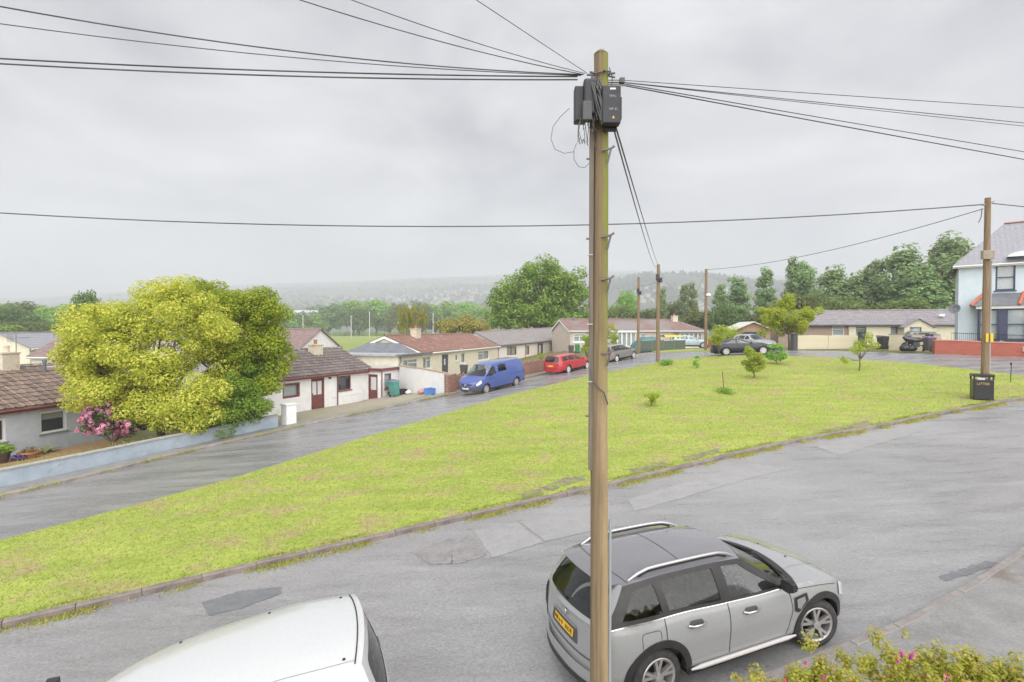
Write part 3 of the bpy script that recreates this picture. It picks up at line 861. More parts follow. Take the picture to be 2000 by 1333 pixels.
# flat roofed porch at its right end
an_ = MB(); AW, AP, AH = 2.75, 1.35, 2.42
x_a = L2 - .35
dops = [(-.0 + .22, .06, .22 + .86, 2.06)]
fa = MB(); facade(fa, 0, AP, -.5, AH, 0, dops)
fa.v = [(x_a + y, -AP + (AP - x) - 0 if False else -x, z) for x, y, z in fa.v]
fa.v = [(x, -AP - y if False else y, z) for x, y, z in fa.v]
fa.build('porch_side_wall', RENDER_WHITE, H2, fixn=False)
pd = empty('porch_door', (x_a, 0, 0), -math.pi / 2, H2)
pd.name = 'porch_entrance'
_d = door(H2, dops[0][0], .06, dops[0][2], 2.06, 0, MAROON, ((.16, .45, .84, .93),), leafm=MAROON)
_d.rotation_euler = (0, 0, -math.pi / 2); _d.location = (x_a, 0, 0)
bpy.data.objects.remove(pd)
pops = [(x_a + .42, 1.0, x_a + 1.22, 2.08)]
fp = MB(); facade(fp, x_a, x_a + AW, -.5, AH, -AP, pops); fp.quad((x_a + AW, -AP, -.5), (x_a + AW, .5, -.5), (x_a + AW, .5, AH), (x_a + AW, -AP, AH))
fp.build('porch_wall', RENDER_WHITE, H2, fixn=False)
window(H2, *pops[0], -AP, MAROON, fw=.07, sill=MAROON)
MB().box(x_a - .15, -AP - .15, AH + .001, x_a + AW + .2, 2.4, AH + .07).build('porch_roof', FELT, H2)
MB().box(x_a - .175, -AP - .175, AH - .12, x_a + AW + .225, -AP - .152, AH + .09).build('fascia', MAROON, H2)
MB().box(x_a - .175, -AP - .150, AH - .12, x_a - .152, -.36, AH + .09).build('fascia', MAROON, H2)
MB().tube([(x_a + .06, -AP - .08, AH - .1), (x_a + .06, -AP - .05, -.2)], .035, 8).build('downpipe', MAROON, H2, smooth=60)

# --- cream bungalow with red brown roof
O3 = Vector((-7.52, 43.8)); th3 = math.atan2(18.7, 5.9); u3 = Vector((math.cos(th3), math.sin(th3)))
H3 = house_root('bungalow', 'cream rendered bungalow with red brown tiled roof and white bargeboards behind the blue van', O3, th3, .24)
s3 = along(O3, u3); L3 = 19.4; E3 = 2.45
ops = [(s3(826), .95, s3(842), 2.02), (s3(863), .06, s3(877), 2.08), (s3(889.5), 1.25, s3(894.5), 1.95), (s3(901), .95, s3(909), 2.0), (s3(934), .95, s3(955), 2.0)]
house_walls(H3, L3, 7.0, E3, 1.34, ops, RENDER_CREAM)
window(H3, *ops[0], 0, UPVC, (.45,), .09, SLATE_SILL and UPVC, hbars=((.68, .45, 1),))
door(H3, *ops[1], 0, UPVC, ((.38, .5, .62, .8),), leafm=GREYF)
window(H3, *ops[2], 0, UPVC, (), .08, UPVC); window(H3, *ops[3], 0, UPVC, (), .09, UPVC)
window(H3, *ops[4], 0, UPVC, (.5,), .10, UPVC, hbars=((.7, 0, .5),))
roof(H3, L3, 7.0, E3, 1.34, .22, .18, TILE_RED, (.33, .36), 'mesh', fascia=UPVC)
chimney(H3, along_back(O3, th3, 2.95)(812), 2.95, 3.1, 4.30, .95, .62, BRICK_CREAM, 1, POT_RED)
for sg in (0, 1):       # bargeboards on the gable
    y0, y1 = (-.22, 3.5) if sg == 0 else (7.22, 3.5)
    z0 = E3 - .22 * 1.34 / 3.5 - .06; z1 = E3 + 1.34 - .06
    MB().add([(-.20, y0, z0 - .2), (-.20, y1, z1 - .2), (-.20, y1, z1), (-.20, y0, z0), (-.175, y0, z0 - .2), (-.175, y1, z1 - .2), (-.175, y1, z1), (-.175, y0, z0)],
             [(0,1,2,3),(7,6,5,4),(0,4,5,1),(3,2,6,7),(0,3,7,4),(1,5,6,2)]).build('bargeboard', UPVC, H3)
downpipe(H3, s3(897), 0, 0, E3, UPVC)
# flat roofed extension at the gable end
ew = MB(); X0, X1, Y1 = -4.0, -.03, 9.5; EH = 2.26
eop = [(s3(786), .75, s3(815), 1.98)]
facade(ew, X0, X1, -.6, EH, -.06, eop)
lop = [(1.2 + 3.6, 1.25, 1.2 + 4.6, 1.95)]
ew.quad((X0, Y1, -.6), (X0, -.06, -.6), (X0, -.06, EH), (X0, Y1, EH)); ew.quad((X1, Y1, -.6), (X0, Y1, -.6), (X0, Y1, EH), (X1, Y1, EH))
ew.build('extension_wall', RENDER_CREAM, H3, fixn=False)
window(H3, *eop[0], -.06, UPVC, (.35,), .10, UPVC, hbars=((.72, .35, 1),))
MB().box(X0 - .3, -.45, EH + .001, X1 + 1.1, -.0, EH + .14).build('canopy', FELT_D, H3)
MB().box(X0 - .3, .003, EH + .001, X1, Y1 + .3, EH + .14).build('extension_roof', FELT, H3)
MB().add([(-1.5, .35, EH + .15), (-1.5, 6.6, EH + .15), (-.19, 5.0, E3 + .72), (-.19, 2.0, E3 + .72), (-.19, .35, EH + .15), (-.19, 6.6, EH + .15)],
         [(0, 3, 2, 1), (0, 4, 3), (1, 2, 5), (3, 4, 5, 2)]).build('saddle_roof', FELT_D, H3)
MB().tube([(X0 + .2, -.1, EH), (X0 + .2, -.16, EH - .35), (X0 + .1, -.10, EH - .6), (X0 + .1, -.10, .3)], .035, 8).build('downpipe', FELT_D, H3)

# --- grey roofed bungalow further along
O4 = Vector((-1.55, 62.6)); P4 = Vector((9.6, 80.0)); th4 = math.atan2(P4.y - O4.y, P4.x - O4.x); u4 = Vector((math.cos(th4), math.sin(th4)))
L4 = (P4 - O4).length
H4 = house_root('bungalow', 'pinkish white bungalow with grey tiled roof behind the red car', O4, th4, .45)
s4 = along(O4, u4)
ops = [(s4(990), .95, s4(1009), 2.0), (s4(1027.5), .85, s4(1034), 2.0), (s4(1050), .2, s4(1061), 2.25), (s4(1074), 1.1, s4(1085), 2.2)]
house_walls(H4, L4, 7.0, 2.35, 1.45, ops, RENDER_PINK, slope_x=.6 / L4)
window(H4, *ops[0], 0, BROWNF, (.5,), .10, back=BLIND); window(H4, *ops[1], 0, BROWNF, (), .12, back=BLIND)
door(H4, *ops[2], 0, BROWNF, ((.3, .2, .7, .9),), leafm=GREYF); window(H4, *ops[3], 0, BROWNF, (.5,), .12, back=BLIND)
roof(H4, L4, 7.0, 2.35, 1.45, .25, .2, TILE_GREY, (.33, .36), 'mesh', fascia=FELT_D, slope_x=.6 / L4)
downpipe(H4, s4(1029.5) - .5, 0, 0, 2.3, BROWNF); downpipe(H4, s4(1094), 0, 0, 2.8, BROWNF)

# --- long bungalow across the end of the road
O5 = Vector((7.35, 66)); P5 = Vector((26.2, 71)); th5 = math.atan2(P5.y - O5.y, P5.x - O5.x); u5 = Vector((math.cos(th5), math.sin(th5)))
L5 = (P5 - O5).length
H5 = house_root('bungalow', 'long stone coloured bungalow with maroon brown roof across the far end of the road', O5, th5, 2.05)
s5 = along(O5, u5); E5 = 2.48
ops = [(s5(1120), .9, s5(1144), 2.0), (s5(1250), 1.0, s5(1263), 2.0), (s5(1286), 1.0, s5(1293), 2.0), (s5(1307), .9, s5(1312), 2.0)]
house_walls(H5, L5, 7.0, E5, 1.42, ops, RENDER_STONE, hips=(0, 1))
window(H5, *ops[0], 0, UPVC, (.5,), .12, UPVC, hbars=(.7,)); window(H5, *ops[1], 0, UPVC, (), .12, UPVC, hbars=(.65,)); window(H5, *ops[2], 0, UPVC, (), .12, UPVC); window(H5, *ops[3], 0, UPVC, (), .1, UPVC)
roof(H5, L5, 7.0, E5, 1.42, .25, .2, TILE_MAROON, (.36, .40), 'mesh', fascia=UPVC, hipR=2.6)
chimney(H5, along_back(O5, th5, 3.0)(1317), 3.0, 3.3, 4.35, .75, .6, BRICK_CREAM, 1, POT_RED)
MB().tube([(s5(1138), 2.9, 3.5), (s5(1138), 2.9, 4.3)], .1, 8).build('flue', FELT_D, H5)
for sg in (0, 1):
    y0, y1 = (-.25, 3.5) if sg == 0 else (7.25, 3.5)
    z0 = E5 - .25 * 1.42 / 3.5 - .06; z1 = E5 + 1.42 - .06
    MB().add([(-.22, y0, z0 - .2), (-.22, y1, z1 - .2), (-.22, y1, z1), (-.22, y0, z0), (-.195, y0, z0 - .2), (-.195, y1, z1 - .2), (-.195, y1, z1), (-.195, y0, z0)],
             [(0,1,2,3),(7,6,5,4),(0,4,5,1),(3,2,6,7),(0,3,7,4),(1,5,6,2)]).build('bargeboard', UPVC, H5)
def sunroom(parent, x0, x1, pr, zs, h, m, n, roofm):
    """glazed bay standing in front of the wall"""
    mb = MB(); mb.box(x0, -pr, -.4, x1, -.004, zs)
    mb.build('bay_wall', m, parent)
    w = (x1 - x0) / n
    for i in range(n):
        window(parent, x0 + i*w + .004, zs + .004, x0 + (i+1)*w - .004, h, -pr - .05, UPVC, (), .09)
    for sx in (x0, x1):
        b = MB(); b.box(sx - .05, -pr + .08, zs + .004, sx + .05, -pr + .17, h); b.box(sx - .05, -.10, zs + .004, sx + .05, -.006, h); b.box(sx - .04, -pr + .172, h - .1, sx + .04, -.104, h)
        w_ = b.build('side_window', UPVC, parent)
        MB().quad((sx, -pr + .17, zs), (sx, -.1, zs), (sx, -.1, h - .1), (sx, -pr + .17, h - .1)).build('pane', GLASS_W, w_)
    MB().box(x0 - .15, -pr - .15, h + .003, x1 + .15, -.006, h + .14).build('bay_roof', roofm, parent)
sunroom(H5, s5(1197), s5(1232), 1.3, .35, 2.15, RENDER_STONE, 4, UPVC)
sunroom(H5, s5(1318), s5(1360), 1.3, .75, 2.05, UPVC, 5, FELT_D)

# --- right hand row of bungalows behind the gates
O6 = Vector((30.3, 59.5)); P6 = Vector((50, 55)); th6 = math.atan2(P6.y - O6.y, P6.x - O6.x); u6 = Vector((math.cos(th6), math.sin(th6)))
L6 = (P6 - O6).length; s6 = along(O6, u6); xm = s6(1658)
H6 = house_root('bungalow', 'cream bungalow with grey ribbed roof and small gabled porch behind the cream gates', O6, th6, 2.9)
ops = [(s6(1626), .95, s6(1650), 2.0), (s6(1672), .9, s6(1692), 1.95), (s6(1740), .9, s6(1753), 1.95)]
E6 = 2.35
wl = MB(); facade(wl, 0, xm, -.6, E6, .15, ops[:1], mi=0); facade(wl, xm, L6, -.6, E6, 0, ops[1:], mi=1)
wl.quad((xm, 0, -.6), (xm, 0, E6), (xm, .15, E6), (xm, .15, -.6), 1); wl.quad((0, 7, -.6), (0, .15, -.6), (0, .15, E6), (0, 7, E6), 0)
wl.add([(0, .15, E6), (0, 7, E6), (0, 3.5, E6 + 1.4)], [(0, 1, 2)])
wl.build('wall', [RENDER_BROWN, RENDER_CREAM], H6, fixn=False)
window(H6, *ops[0], .15, UPVC, (), .10, UPVC, hbars=(.7,)); window(H6, *ops[1], 0, GREYF, (), .06, hbars=(.68,)); window(H6, *ops[2], 0, GREYF, (), .06)
roof(H6, L6, 7.0, E6, 1.5, .3, .3, SHEET_GREY, (.32, .62), 'mesh', fascia=FELT_D)
x0, x1 = s6(1752), s6(1813); xc = (x0 + x1) / 2
pm_ = MB(); po = [(s6(1766), .6, s6(1788), 1.9)]; facade(pm_, x0 + .15, x1 - .15, -.5, E6 - .35, -1.2, po)
pm_.add([(x0 + .15, -1.2, E6 - .35), (x1 - .15, -1.2, E6 - .35), (xc, -1.2, E6 + .42)], [(0, 1, 2)])
pm_.quad((x0 + .15, 0, -.5), (x0 + .15, -1.2, -.5), (x0 + .15, -1.2, E6 - .35), (x0 + .15, 0, E6 - .35)); pm_.quad((x1 - .15, -1.2, -.5), (x1 - .15, 0, -.5), (x1 - .15, 0, E6 - .35), (x1 - .15, -1.2, E6 - .35))
pm_.build('porch_wall', RENDER_CREAM, H6, fixn=False)
window(H6, *po[0], -1.2, GREYF, (), .06)
pr = MB()
for a, b in ((x0 - .1, xc), (x1 + .1, xc)):
    for dz in (0, -.08):
        pr.quad((a, -1.4, E6 - .46 + dz), (b, -1.4, E6 + .5 + dz), (b, 2.4, E6 + .5 + dz), (a, 2.4, E6 - .46 + dz))
    pr.quad((a, -1.4, E6 - .46), (b, -1.4, E6 + .5), (b, -1.4, E6 + .42), (a, -1.4, E6 - .54))
pr.build('porch_roof', SHEET_GREY, H6)
MB().box(s6(1845), 1.0, E6 + .75, s6(1845) + .5, 1.4, E6 + 1.0).build('roof_vent', UPVC, H6)

# --- tall pale blue house at the right edge
O7 = Vector((32.35, 38.0)); H7 = house_root('house', 'two storey pale blue house with slate roof behind the red wall', O7, R(-39), 2.95)
s7 = along(O7, Vector((math.cos(R(-39)), math.sin(R(-39))))); E7 = 6.45; L7 = 11.0; D7 = 8.5
w0, w1 = s7(1942), s7(1981); b0, b1 = s7(1908), s7(1908) + 3.9
ops = [(w0, 4.32, w1, 6.12), (b0 + .3, .9, b1 - .3, 3.1), (7.6, 4.32, 8.7, 6.12), (6.6, .1, 7.6, 2.3), (8.6, .95, 10.0, 2.6)]
mb = MB(); facade(mb, 0, L7, -.5, E7, 0, ops)
mb.quad((0, D7, -.5), (0, 0, -.5), (0, 0, E7), (0, D7, E7)); mb.quad((L7, 0, -.5), (L7, D7, -.5), (L7, D7, E7), (L7, 0, E7)); mb.quad((L7, D7, -.5), (0, D7, -.5), (0, D7, E7), (L7, D7, E7))
mb.build('wall', RENDER_BLUE, H7, fixn=False)
window(H7, *ops[0], 0, BLUEF, (), .10, BLUEF, hbars=(.5,), sillw=.12)
window(H7, *ops[2], 0, BLUEF, (), .10, BLUEF, hbars=(.5,), sillw=.12); window(H7, *ops[4], 0, BLUEF, (.5,), .10, BLUEF, sillw=.12); door(H7, *ops[3], 0, BLUEF, ((.2, .55, .8, .9),), leafm=BLUEF)
rf7 = roof(H7, L7, D7, E7, 3.1, .35, .35, SLATE, (.30, .25), 'mesh', POT_RED, fascia=UPVC, hipL=3.0, hipR=3.0, relief=.25)
MB().lathe([(.10, 0), (.16, .12), (.07, .22), (.2, .34), (.05, .55)], 10, origin=(3.9, D7 / 2, E7 + 3.15)).build('finial', POT_RED, rf7, smooth=50)
hood = MB(); hx = s7(1963)
for i in range(12):
    a0_, a1_ = math.pi * i / 12, math.pi * (i + 1) / 12
    p = lambda a, y: (hx + 1.05 - 1.05 * math.cos(a), y, E7 + .12 + .36 * math.sin(a))
    hood.quad(p(a0_, -.62), p(a1_, -.62), p(a1_, .4), p(a0_, .4))
    hood.add([p(a0_, -.62), p(a1_, -.62), (hx + 1.05, -.62, E7 + .12)], [(0, 1, 2)])
hood.build('window_hood', UPVC, H7)
# bay window
bay = MB(); pj = .75
bay.box(b0 + .05, -pj, -.4, b1 - .05, -.004, .86)
bay.build('bay_wall', RENDER_BLUE, H7)
nb_ = 3; bw_ = (b1 - b0 - .1 - .35 * 2) / nb_
for i in range(nb_):
    xa = b0 + .05 + i * (bw_ + .35)
    window(H7, xa, .87, xa + bw_, 3.02, -pj - .05, BLUEF, (), .10, BLUEF, hbars=(.5,))
    if i < nb_ - 1: MB().box(xa + bw_ + .003, -pj - .04, .862, xa + bw_ + .347, -pj + .12, 3.02).build('mullion', BLUEF, H7)
for sx in (b0 + .05, b1 - .05):
    MB().box(sx - .06, -pj + .082, .862, sx + .06, -pj + .18, 3.02).build('corner_post', BLUEF, H7)
MB().box(b0 - .1, -pj - .2, 3.025, b1 + .1, -.006, 3.24).build('bay_cornice', UPVC, H7)
br = MB(); q0, q1 = b0 - .4, b1 + .4
br.add([(q0, -pj - .35, 3.244), (q1, -pj - .35, 3.244), (q1 - .75, -.006, 4.12), (q0 + .75, -.006, 4.12), (q0, -.006, 3.244), (q1, -.006, 3.244)], [(0, 1, 2, 3), (0, 3, 4), (1, 5, 2), (0, 4, 5, 1)])
b_rf = br.build('bay_roof', FELT_D, H7)
for a, b in (((q0, -pj - .35, 3.27), (q0 + .75, -.02, 4.15)), ((q0 + 2.45, -pj - .36, 3.28), (q0 + 2.75, -.02, 4.14))):
    MB().tube([a, b], .10, 8).build('ridge_tile', mat('orange hip tile', (.50, .14, .07), .7), b_rf, smooth=50)
dish = thing('satellite_dish', 'grey satellite dish fixed to the corner of the pale blue house', 'dish', (O7.x - .05, O7.y - .1, 2.95 + 2.95))
MB().lathe([(.04, .0), (.18, .02), (.30, .07), (.36, .12), (.34, .12), (.18, .04)], 20).build('reflector', FELT_D, dish, smooth=50, rot=(R(75), 0, R(-60)), loc=(-.55, -.35, .1))
MB().tube([(0, .1, -.1), (-.4, -.2, .05)], .03, 6).build('bracket', STEEL, dish)
MB().tube([(-.5, -.3, -.2), (-.95, -.65, .2)], .02, 6).build('feed_arm', STEEL, dish)

# --- garage at the end
ga = at(1437, 662, 58); GA = thing('garage', 'small brick garage with pale roof and dark blue roller door', 'garage', (ga.x, ga.y, 2.4), R(-8))
g_ = MB(); GW, GH = 3.6, 2.2; facade(g_, 0, GW, -.4, GH, 0, [(.6, -.4, GW - .5, 1.9)])
g_.add([(0, 0, GH), (GW, 0, GH), (GW / 2, 0, GH + .75)], [(0, 1, 2)])
g_.quad((0, 5, -.4), (0, 0, -.4), (0, 0, GH), (0, 5, GH)); g_.quad((GW, 0, -.4), (GW, 5, -.4), (GW, 5, GH), (GW, 0, GH))
g_.build('wall', mat('garage brick', (.36, .23, .16), .9, (.44, .30, .22), 12, bump=.4), GA, fixn=False)
gd = MB()
for i in range(8): gd.box(.62, .08, -.3 + i * .275, GW - .52, .11, -.3 + (i + 1) * .275 - .012)
gd.build('roller_door', mat('dark blue garage door', (.05, .08, .13), .5), GA)
gr_ = MB()
for a, b in ((-.35, GW / 2), (GW + .35, GW / 2)):
    for dz in (0, -.1): gr_.quad((a, -.4, GH - .1 + dz), (b, -.4, GH + .85 + dz), (b, 5.2, GH + .85 + dz), (a, 5.2, GH - .1 + dz))
    gr_.quad((a, -.4, GH - .1), (b, -.4, GH + .85), (b, -.4, GH + .75), (a, -.4, GH - .2))
gr_.build('roof', mat('pale cement roof sheet', (.55, .54, .52), .7, (.64, .63, .6), 3), GA)

# --- roofs of houses further down the slope
def far_house(label, P0, theta, z, L, D, H, rise, wm, rm, chim=False):
    h = house_root('house', label, P0, theta, z)
    house_walls(h, L, D, H, rise, [(L*.2, .9, L*.2 + 1.2, 2.1), (L*.6, .9, L*.6 + 1.2, 2.1)], wm, base=-2)
    for k in (.2, .6): window(h, L*k, .9, L*k + 1.2, 2.1, 0, UPVC)
    roof(h, L, D, H, rise, .3, .2, rm, (.33, .36), 'mesh', fascia=UPVC)
    if chim: chimney(h, L * .8, D / 2, H + rise - .5, H + rise + .9, .7, .6, BRICK_CREAM, 1, POT_RED)
    return h
p = at(560, 690, 46); far_house('house with purple brown roof half hidden behind the white bungalow', (p.x - 12.2, p.y + 6), R(-12), .3, 12, 7.5, 2.4, 1.9, RENDER_WHITE, TILE_PURPLE)
p = at(62, 700, 43); far_house('brown roofed house beyond the grey bungalow, left of the yellow tree', (p.x, p.y), R(-8), .2, 9, 7, 2.3, 1.9, RENDER_PINK, TILE_PURPLE)
p = at(20, 690, 52); far_house('cream gable ended house with dark grey roof beside the television aerial', (p.x + 1.0, p.y + 1), R(95), .3, 9, 5.5, 2.5, 1.4, RENDER_CREAM, SLATE)
# ------------------------------------------------------------------ cars
def cdt(outer, holes=(), step=(.12, .12), extra=()):
    """triangulate a 2D polygon with holes, with inner points for curvature"""
    vs = [Vector(p) for p in outer]; es = [(i, (i + 1) % len(outer)) for i in range(len(outer))]
    for h in holes:
        b = len(vs); vs += [Vector(p) for p in h]; es += [(b + i, b + (i + 1) % len(h)) for i in range(len(h))]
    xs = [p[0] for p in outer]; ys = [p[1] for p in outer]
    A = np.array(vs)[:, :2]
    gx_ = np.arange(min(xs) + step[0] * .5, max(xs), step[0]); gy_ = np.arange(min(ys) + step[1] * .5, max(ys), step[1])
    for a in gx_:
        for b in gy_:
            if np.min(((A[:, 0] - a) / step[0])**2 + ((A[:, 1] - b) / step[1])**2) > .16: vs.append(Vector((a, b)))
    r = delaunay_2d_cdt([Vector((v[0], v[1])) for v in vs], es, [], 2, 1e-5)
    V = [(v[0], v[1]) for v in r[0]]
    def inside(p, poly):
        k = False; j = len(poly) - 1
        for i in range(len(poly)):
            a, b = poly[i], poly[j]
            if (a[1] > p[1]) != (b[1] > p[1]) and p[0] < (b[0] - a[0]) * (p[1] - a[1]) / (b[1] - a[1]) + a[0]: k = not k
            j = i
        return k
    T = []
    for f in r[2]:
        m = (sum(V[i][0] for i in f) / len(f), sum(V[i][1] for i in f) / len(f))
        if not inside(m, outer) or any(inside(m, h) for h in holes): continue
        T.append(tuple(f))
    return V, T

def densify(poly, d):
    out = []
    for i in range(len(poly)):
        a, b = Vector(poly[i]), Vector(poly[(i + 1) % len(poly)])
        n = max(1, int(math.ceil((b - a).length / d)))
        out += [tuple(a.lerp(b, k / n)) for k in range(n)]
    return out
def rounded(poly, r, n=4):
    out = []
    for i in range(len(poly)):
        p, a, b = Vector(poly[i]), Vector(poly[i - 1]), Vector(poly[(i + 1) % len(poly)])
        ra = min(r, (a - p).length * .45); rb = min(r, (b - p).length * .45)
        s, e = p + (a - p).normalized() * ra, p + (b - p).normalized() * rb
        for k in range(n + 1):
            t = k / n; out.append(tuple(s*(1-t)**2 + p*2*t*(1-t) + e*t*t))
    return out

class Car:
    def __init__(s, root, sp):
        s.root, s.sp = root, sp
        s.plan = hermite(sp['plan']); s.belt = hermite(sp['belt']); s.wr = hermite(sp['roofw']); s.zr = hermite(sp['roofz'])
        s.prof = hermite(sp.get('prof', [(0, .92), (.2, .975), (.5, 1.0), (.78, .985), (1, .95)]))
        s.zs = sp.get('sill', .24); s.xr, s.xf = sp['plan'][0][0], sp['plan'][-1][0]
        s.wb, s.rw = sp['wb'], sp['rw']; s.ra = s.rw + sp.get('gap', .045)
        s.xA, s.xa, s.xd, s.xD = sp['gh']; s.ctr = Vector((s.wb / 2, 0, .75))
        s.hc = sp.get('hoodc', .06); s.rc = sp.get('roofc', .06); s.bn = sp.get('bn', .16); s.bt = sp.get('bt', .10)
        s.bwA, s.bwa = sp.get('bow', (.16, .10)); s.bwD, s.bwd = sp.get('bowr', (.10, .10))
    # surfaces -----------------------------------------------------
    def side(s, sg):
        def f(x, t):
            b = float(s.belt(x)); z = s.zs + (b - s.zs) * t
            return Vector((x, sg * float(s.plan(x)) * float(s.prof(t)), z))
        return f
    def glass(s, sg):
        def f(x, q):
            b = s.side(sg)(x, 1.0); w = float(s.wr(x)); z = float(s.zr(x))
            c = .018 * math.sin(math.pi * min(max(q, 0), 1))
            return Vector((x, sg * (abs(b.y) * (1 - q) + w * q + c), b.z * (1 - q) + z * q))
        return f
    def nose(s):
        def f(v, t):
            p = s.side(1)(s.xf, t); k = 1 - v * v
            return Vector((s.xf + s.bn * k * (1 - .35 * max(0, t - .55) / .45), p.y * v, p.z))
        return f
    def tail(s):
        def f(v, t):
            p = s.side(1)(s.xr, t); k = 1 - abs(v)**2.5
            return Vector((s.xr - s.bt * k * (1 - .45 * max(0, t - .5) / .5) + s.sp.get('tuck', 0.0) * t, p.y * v, p.z))
        return f
    def screen(s):
        g = s.glass(1)
        def f(v, r):
            x = s.xA + (s.xa - s.xA) * r; p = g(x, r); k = 1 - v * v
            return Vector((x + (s.bwA + (s.bwa - s.bwA) * r) * k, p.y * v, p.z + (s.hc * .8 * (1 - r) + s.rc * r) * k))
        return f
    def rear(s):
        g = s.glass(1)
        def f(v, r):
            x = s.xD + (s.xd - s.xD) * r; p = g(x, r); k = 1 - v * v
            return Vector((x - (s.bwD + (s.bwd - s.bwD) * r) * k, p.y * v, p.z + (s.sp.get('deckc', .0) * (1 - r) + s.rc * r) * k))
        return f
    def hood(s):
        def f(x, v):
            u = (x - s.xA) / (s.xf - s.xA); k = 1 - v * v
            p = s.side(1)(x, 1.0)
            c = s.hc * (.8 + .5 * math.sin(math.pi * min(1, u * 1.1)) ) * (1 - u)**.6 if u < 1 else 0
            return Vector((x + (s.bwA * (1 - u)**3 + s.bn * .65 * max(0, u)**3) * k, p.y * v, p.z + c * k))
        return f
    def top(s):
        g = s.glass(1)
        def f(x, v):
            u = (x - s.xd) / (s.xa - s.xd); p = g(x, 1.0); k = 1 - v * v
            return Vector((x + (s.bwa * u**2 - s.bwd * (1 - u)**2) * k, p.y * v, p.z + s.rc * (1 - abs(v)**2.4)))
        return f
    # builders -----------------------------------------------------
    def patch(s, name, f, poly, m, off=.004, step=(.12, .12), holes=(), parent=None, smooth=45, thick=0.0, dens=.06):
        poly = densify(poly, dens); holes = [densify(h, dens) for h in holes]
        V, T = cdt(poly, holes, step)
        P = []; e = 1e-3
        for a, b in V:
            p = f(a, b); n = (f(a + e, b) - f(a - e, b)).cross(f(a, b + e) - f(a, b - e))
            n = n.normalized() if n.length > 1e-12 else Vector((0, 0, 1))
            if n.dot(p - s.ctr) < 0: n = -n
            P.append(p + n * off)
        mb = MB(); mb.add(P, T)
        me = mb.mesh(name, m, smooth, 0, True)
        o = link(name, me, parent or s.root)
        # recalc may have turned an open sheet inside out
        c = sum((Vector(v.co) for v in me.vertices), Vector()) / len(me.vertices)
        if sum(p.normal.dot(p.center - s.ctr) * p.area for p in me.polygons) < 0: me.flip_normals()
        if thick:
            md = o.modifiers.new('solid', 'SOLIDIFY'); md.thickness = thick; md.offset = 0
        return o
    def arch(s, xc, n=14, pad=0.0):
        r = s.ra + pad; z0 = s.zs
        pts = []
        for k in range(n + 1):
            a = math.pi - math.pi * k / n
            pts.append((xc + r * math.cos(a), max(z0, s.rw + r * math.sin(a) * s.sp.get('archk', 1.0))))
        return pts
    def build(s):
        sp = s.sp; body = MB()
        tt = np.linspace(0, 1, 10)
        for sg in (-1, 1):
            f = s.side(sg)
            pts = [(s.xr, 0)]
            for xc in (0, s.wb):
                for x, z in s.arch(xc):
                    pts.append((x, max(0.0, (z - s.zs) / (float(s.belt(x)) - s.zs))))
            pts += [(s.xf, 0)] + [(s.xf, t) for t in tt[1:]]
            xs = list(np.linspace(s.xf, s.xr, 42))[1:]
            pts += [(x, 1.0) for x in xs] + [(s.xr, t) for t in tt[::-1][1:-1]]
            V, T = cdt(pts, (), (.14, .11))
            body.add([f(a, b) for a, b in V], T)
        vv = np.linspace(-1, 1, 15)
        body.grid([[s.nose()(v, t) for v in vv] for t in tt]); body.grid([[s.tail()(v, t) for v in vv] for t in tt])
        body.grid([[s.hood()(x, v) for v in vv] for x in np.linspace(s.xA, s.xf, 16)])
        if s.xD > s.xr + .01:
            h = s.side(1)
            rows = []
            for x in np.linspace(s.xr, s.xD, 6):
                u = (x - s.xr) / (s.xD - s.xr); p = h(x, 1.0)
                rows.append([Vector((x - (s.bt * .55 * (1 - u) + s.bwD * u) * (1 - v*v) + sp.get('tuck', 0.0) * (1 - u), p.y * v, p.z + sp.get('deckc', 0.0) * u * (1 - v*v))) for v in vv])
            body.grid(rows)
        b = body.build('body', sp['paint'], s.root, smooth=38, merge=.012)
        s.body = b
        rp_ = MB(); rp_.grid([[s.top()(x, v) for v in np.linspace(-1, 1, 17)] for x in np.linspace(s.xd, s.xa, 18)])
        rf = rp_.build('roof', sp.get('roofpaint', sp['paint']), s.root, smooth=60)
        if rf.data.polygons[0].normal.z < 0: rf.data.flip_normals()
        s.roof_o = rf
        fm = sp.get('frame', sp['paint'])
        quadp = [(s.xD, 0), (s.xA, 0), (s.xa, 1), (s.xd, 1)]
        for sg in (-1, 1):
            ws = sp['wins']
            hol = [rounded(w, .035) for w in ws]
            s.patch('window_frame', s.glass(sg), quadp, fm, 0.0, (.1, .14), hol)
            for w, gm in zip(hol, sp.get('wing', [GLASS_C] * len(ws))):
                s.patch('side_window', s.glass(sg), w, gm, -.008, (.15, .2), thick=0)
        sc = rounded([(-.93, .05), (.93, .05), (.90, .95), (-.90, .95)], .08)
        s.patch('windscreen_frame', s.screen(), [(-1, 0), (1, 0), (1, 1), (-1, 1)], fm, 0.0, (.09, .09), [sc], dens=.05)
        s.patch('windscreen', s.screen(), sc, GLASS_C, -.004, (.09, .09), dens=.05)
        rw = rounded(sp.get('rearwin', [(-.88, .08), (.88, .08), (.86, .9), (-.86, .9)]), .1)
        s.patch('tailgate_frame', s.rear(), [(-1, 0), (1, 0), (1, 1), (-1, 1)], sp.get('tailpaint', sp['paint']), 0.0, (.09, .09), [rw], dens=.05)
        s.patch('rear_window', s.rear(), rw, sp.get('rearglass', GLASS_D), -.004, (.09, .09), dens=.05)
        w_ = float(s.plan(s.wb / 2))
        ub = MB(); ub.box(s.xr + .15, -w_ + .30, s.zs - .06, s.xf - .1, w_ - .30, .55); ub.box(s.ra + .06, -w_ + .06, s.zs - .03, s.wb - s.ra - .06, w_ - .06, s.zs + .06)
        ub.build('underbody', CARBLACK, s.root)
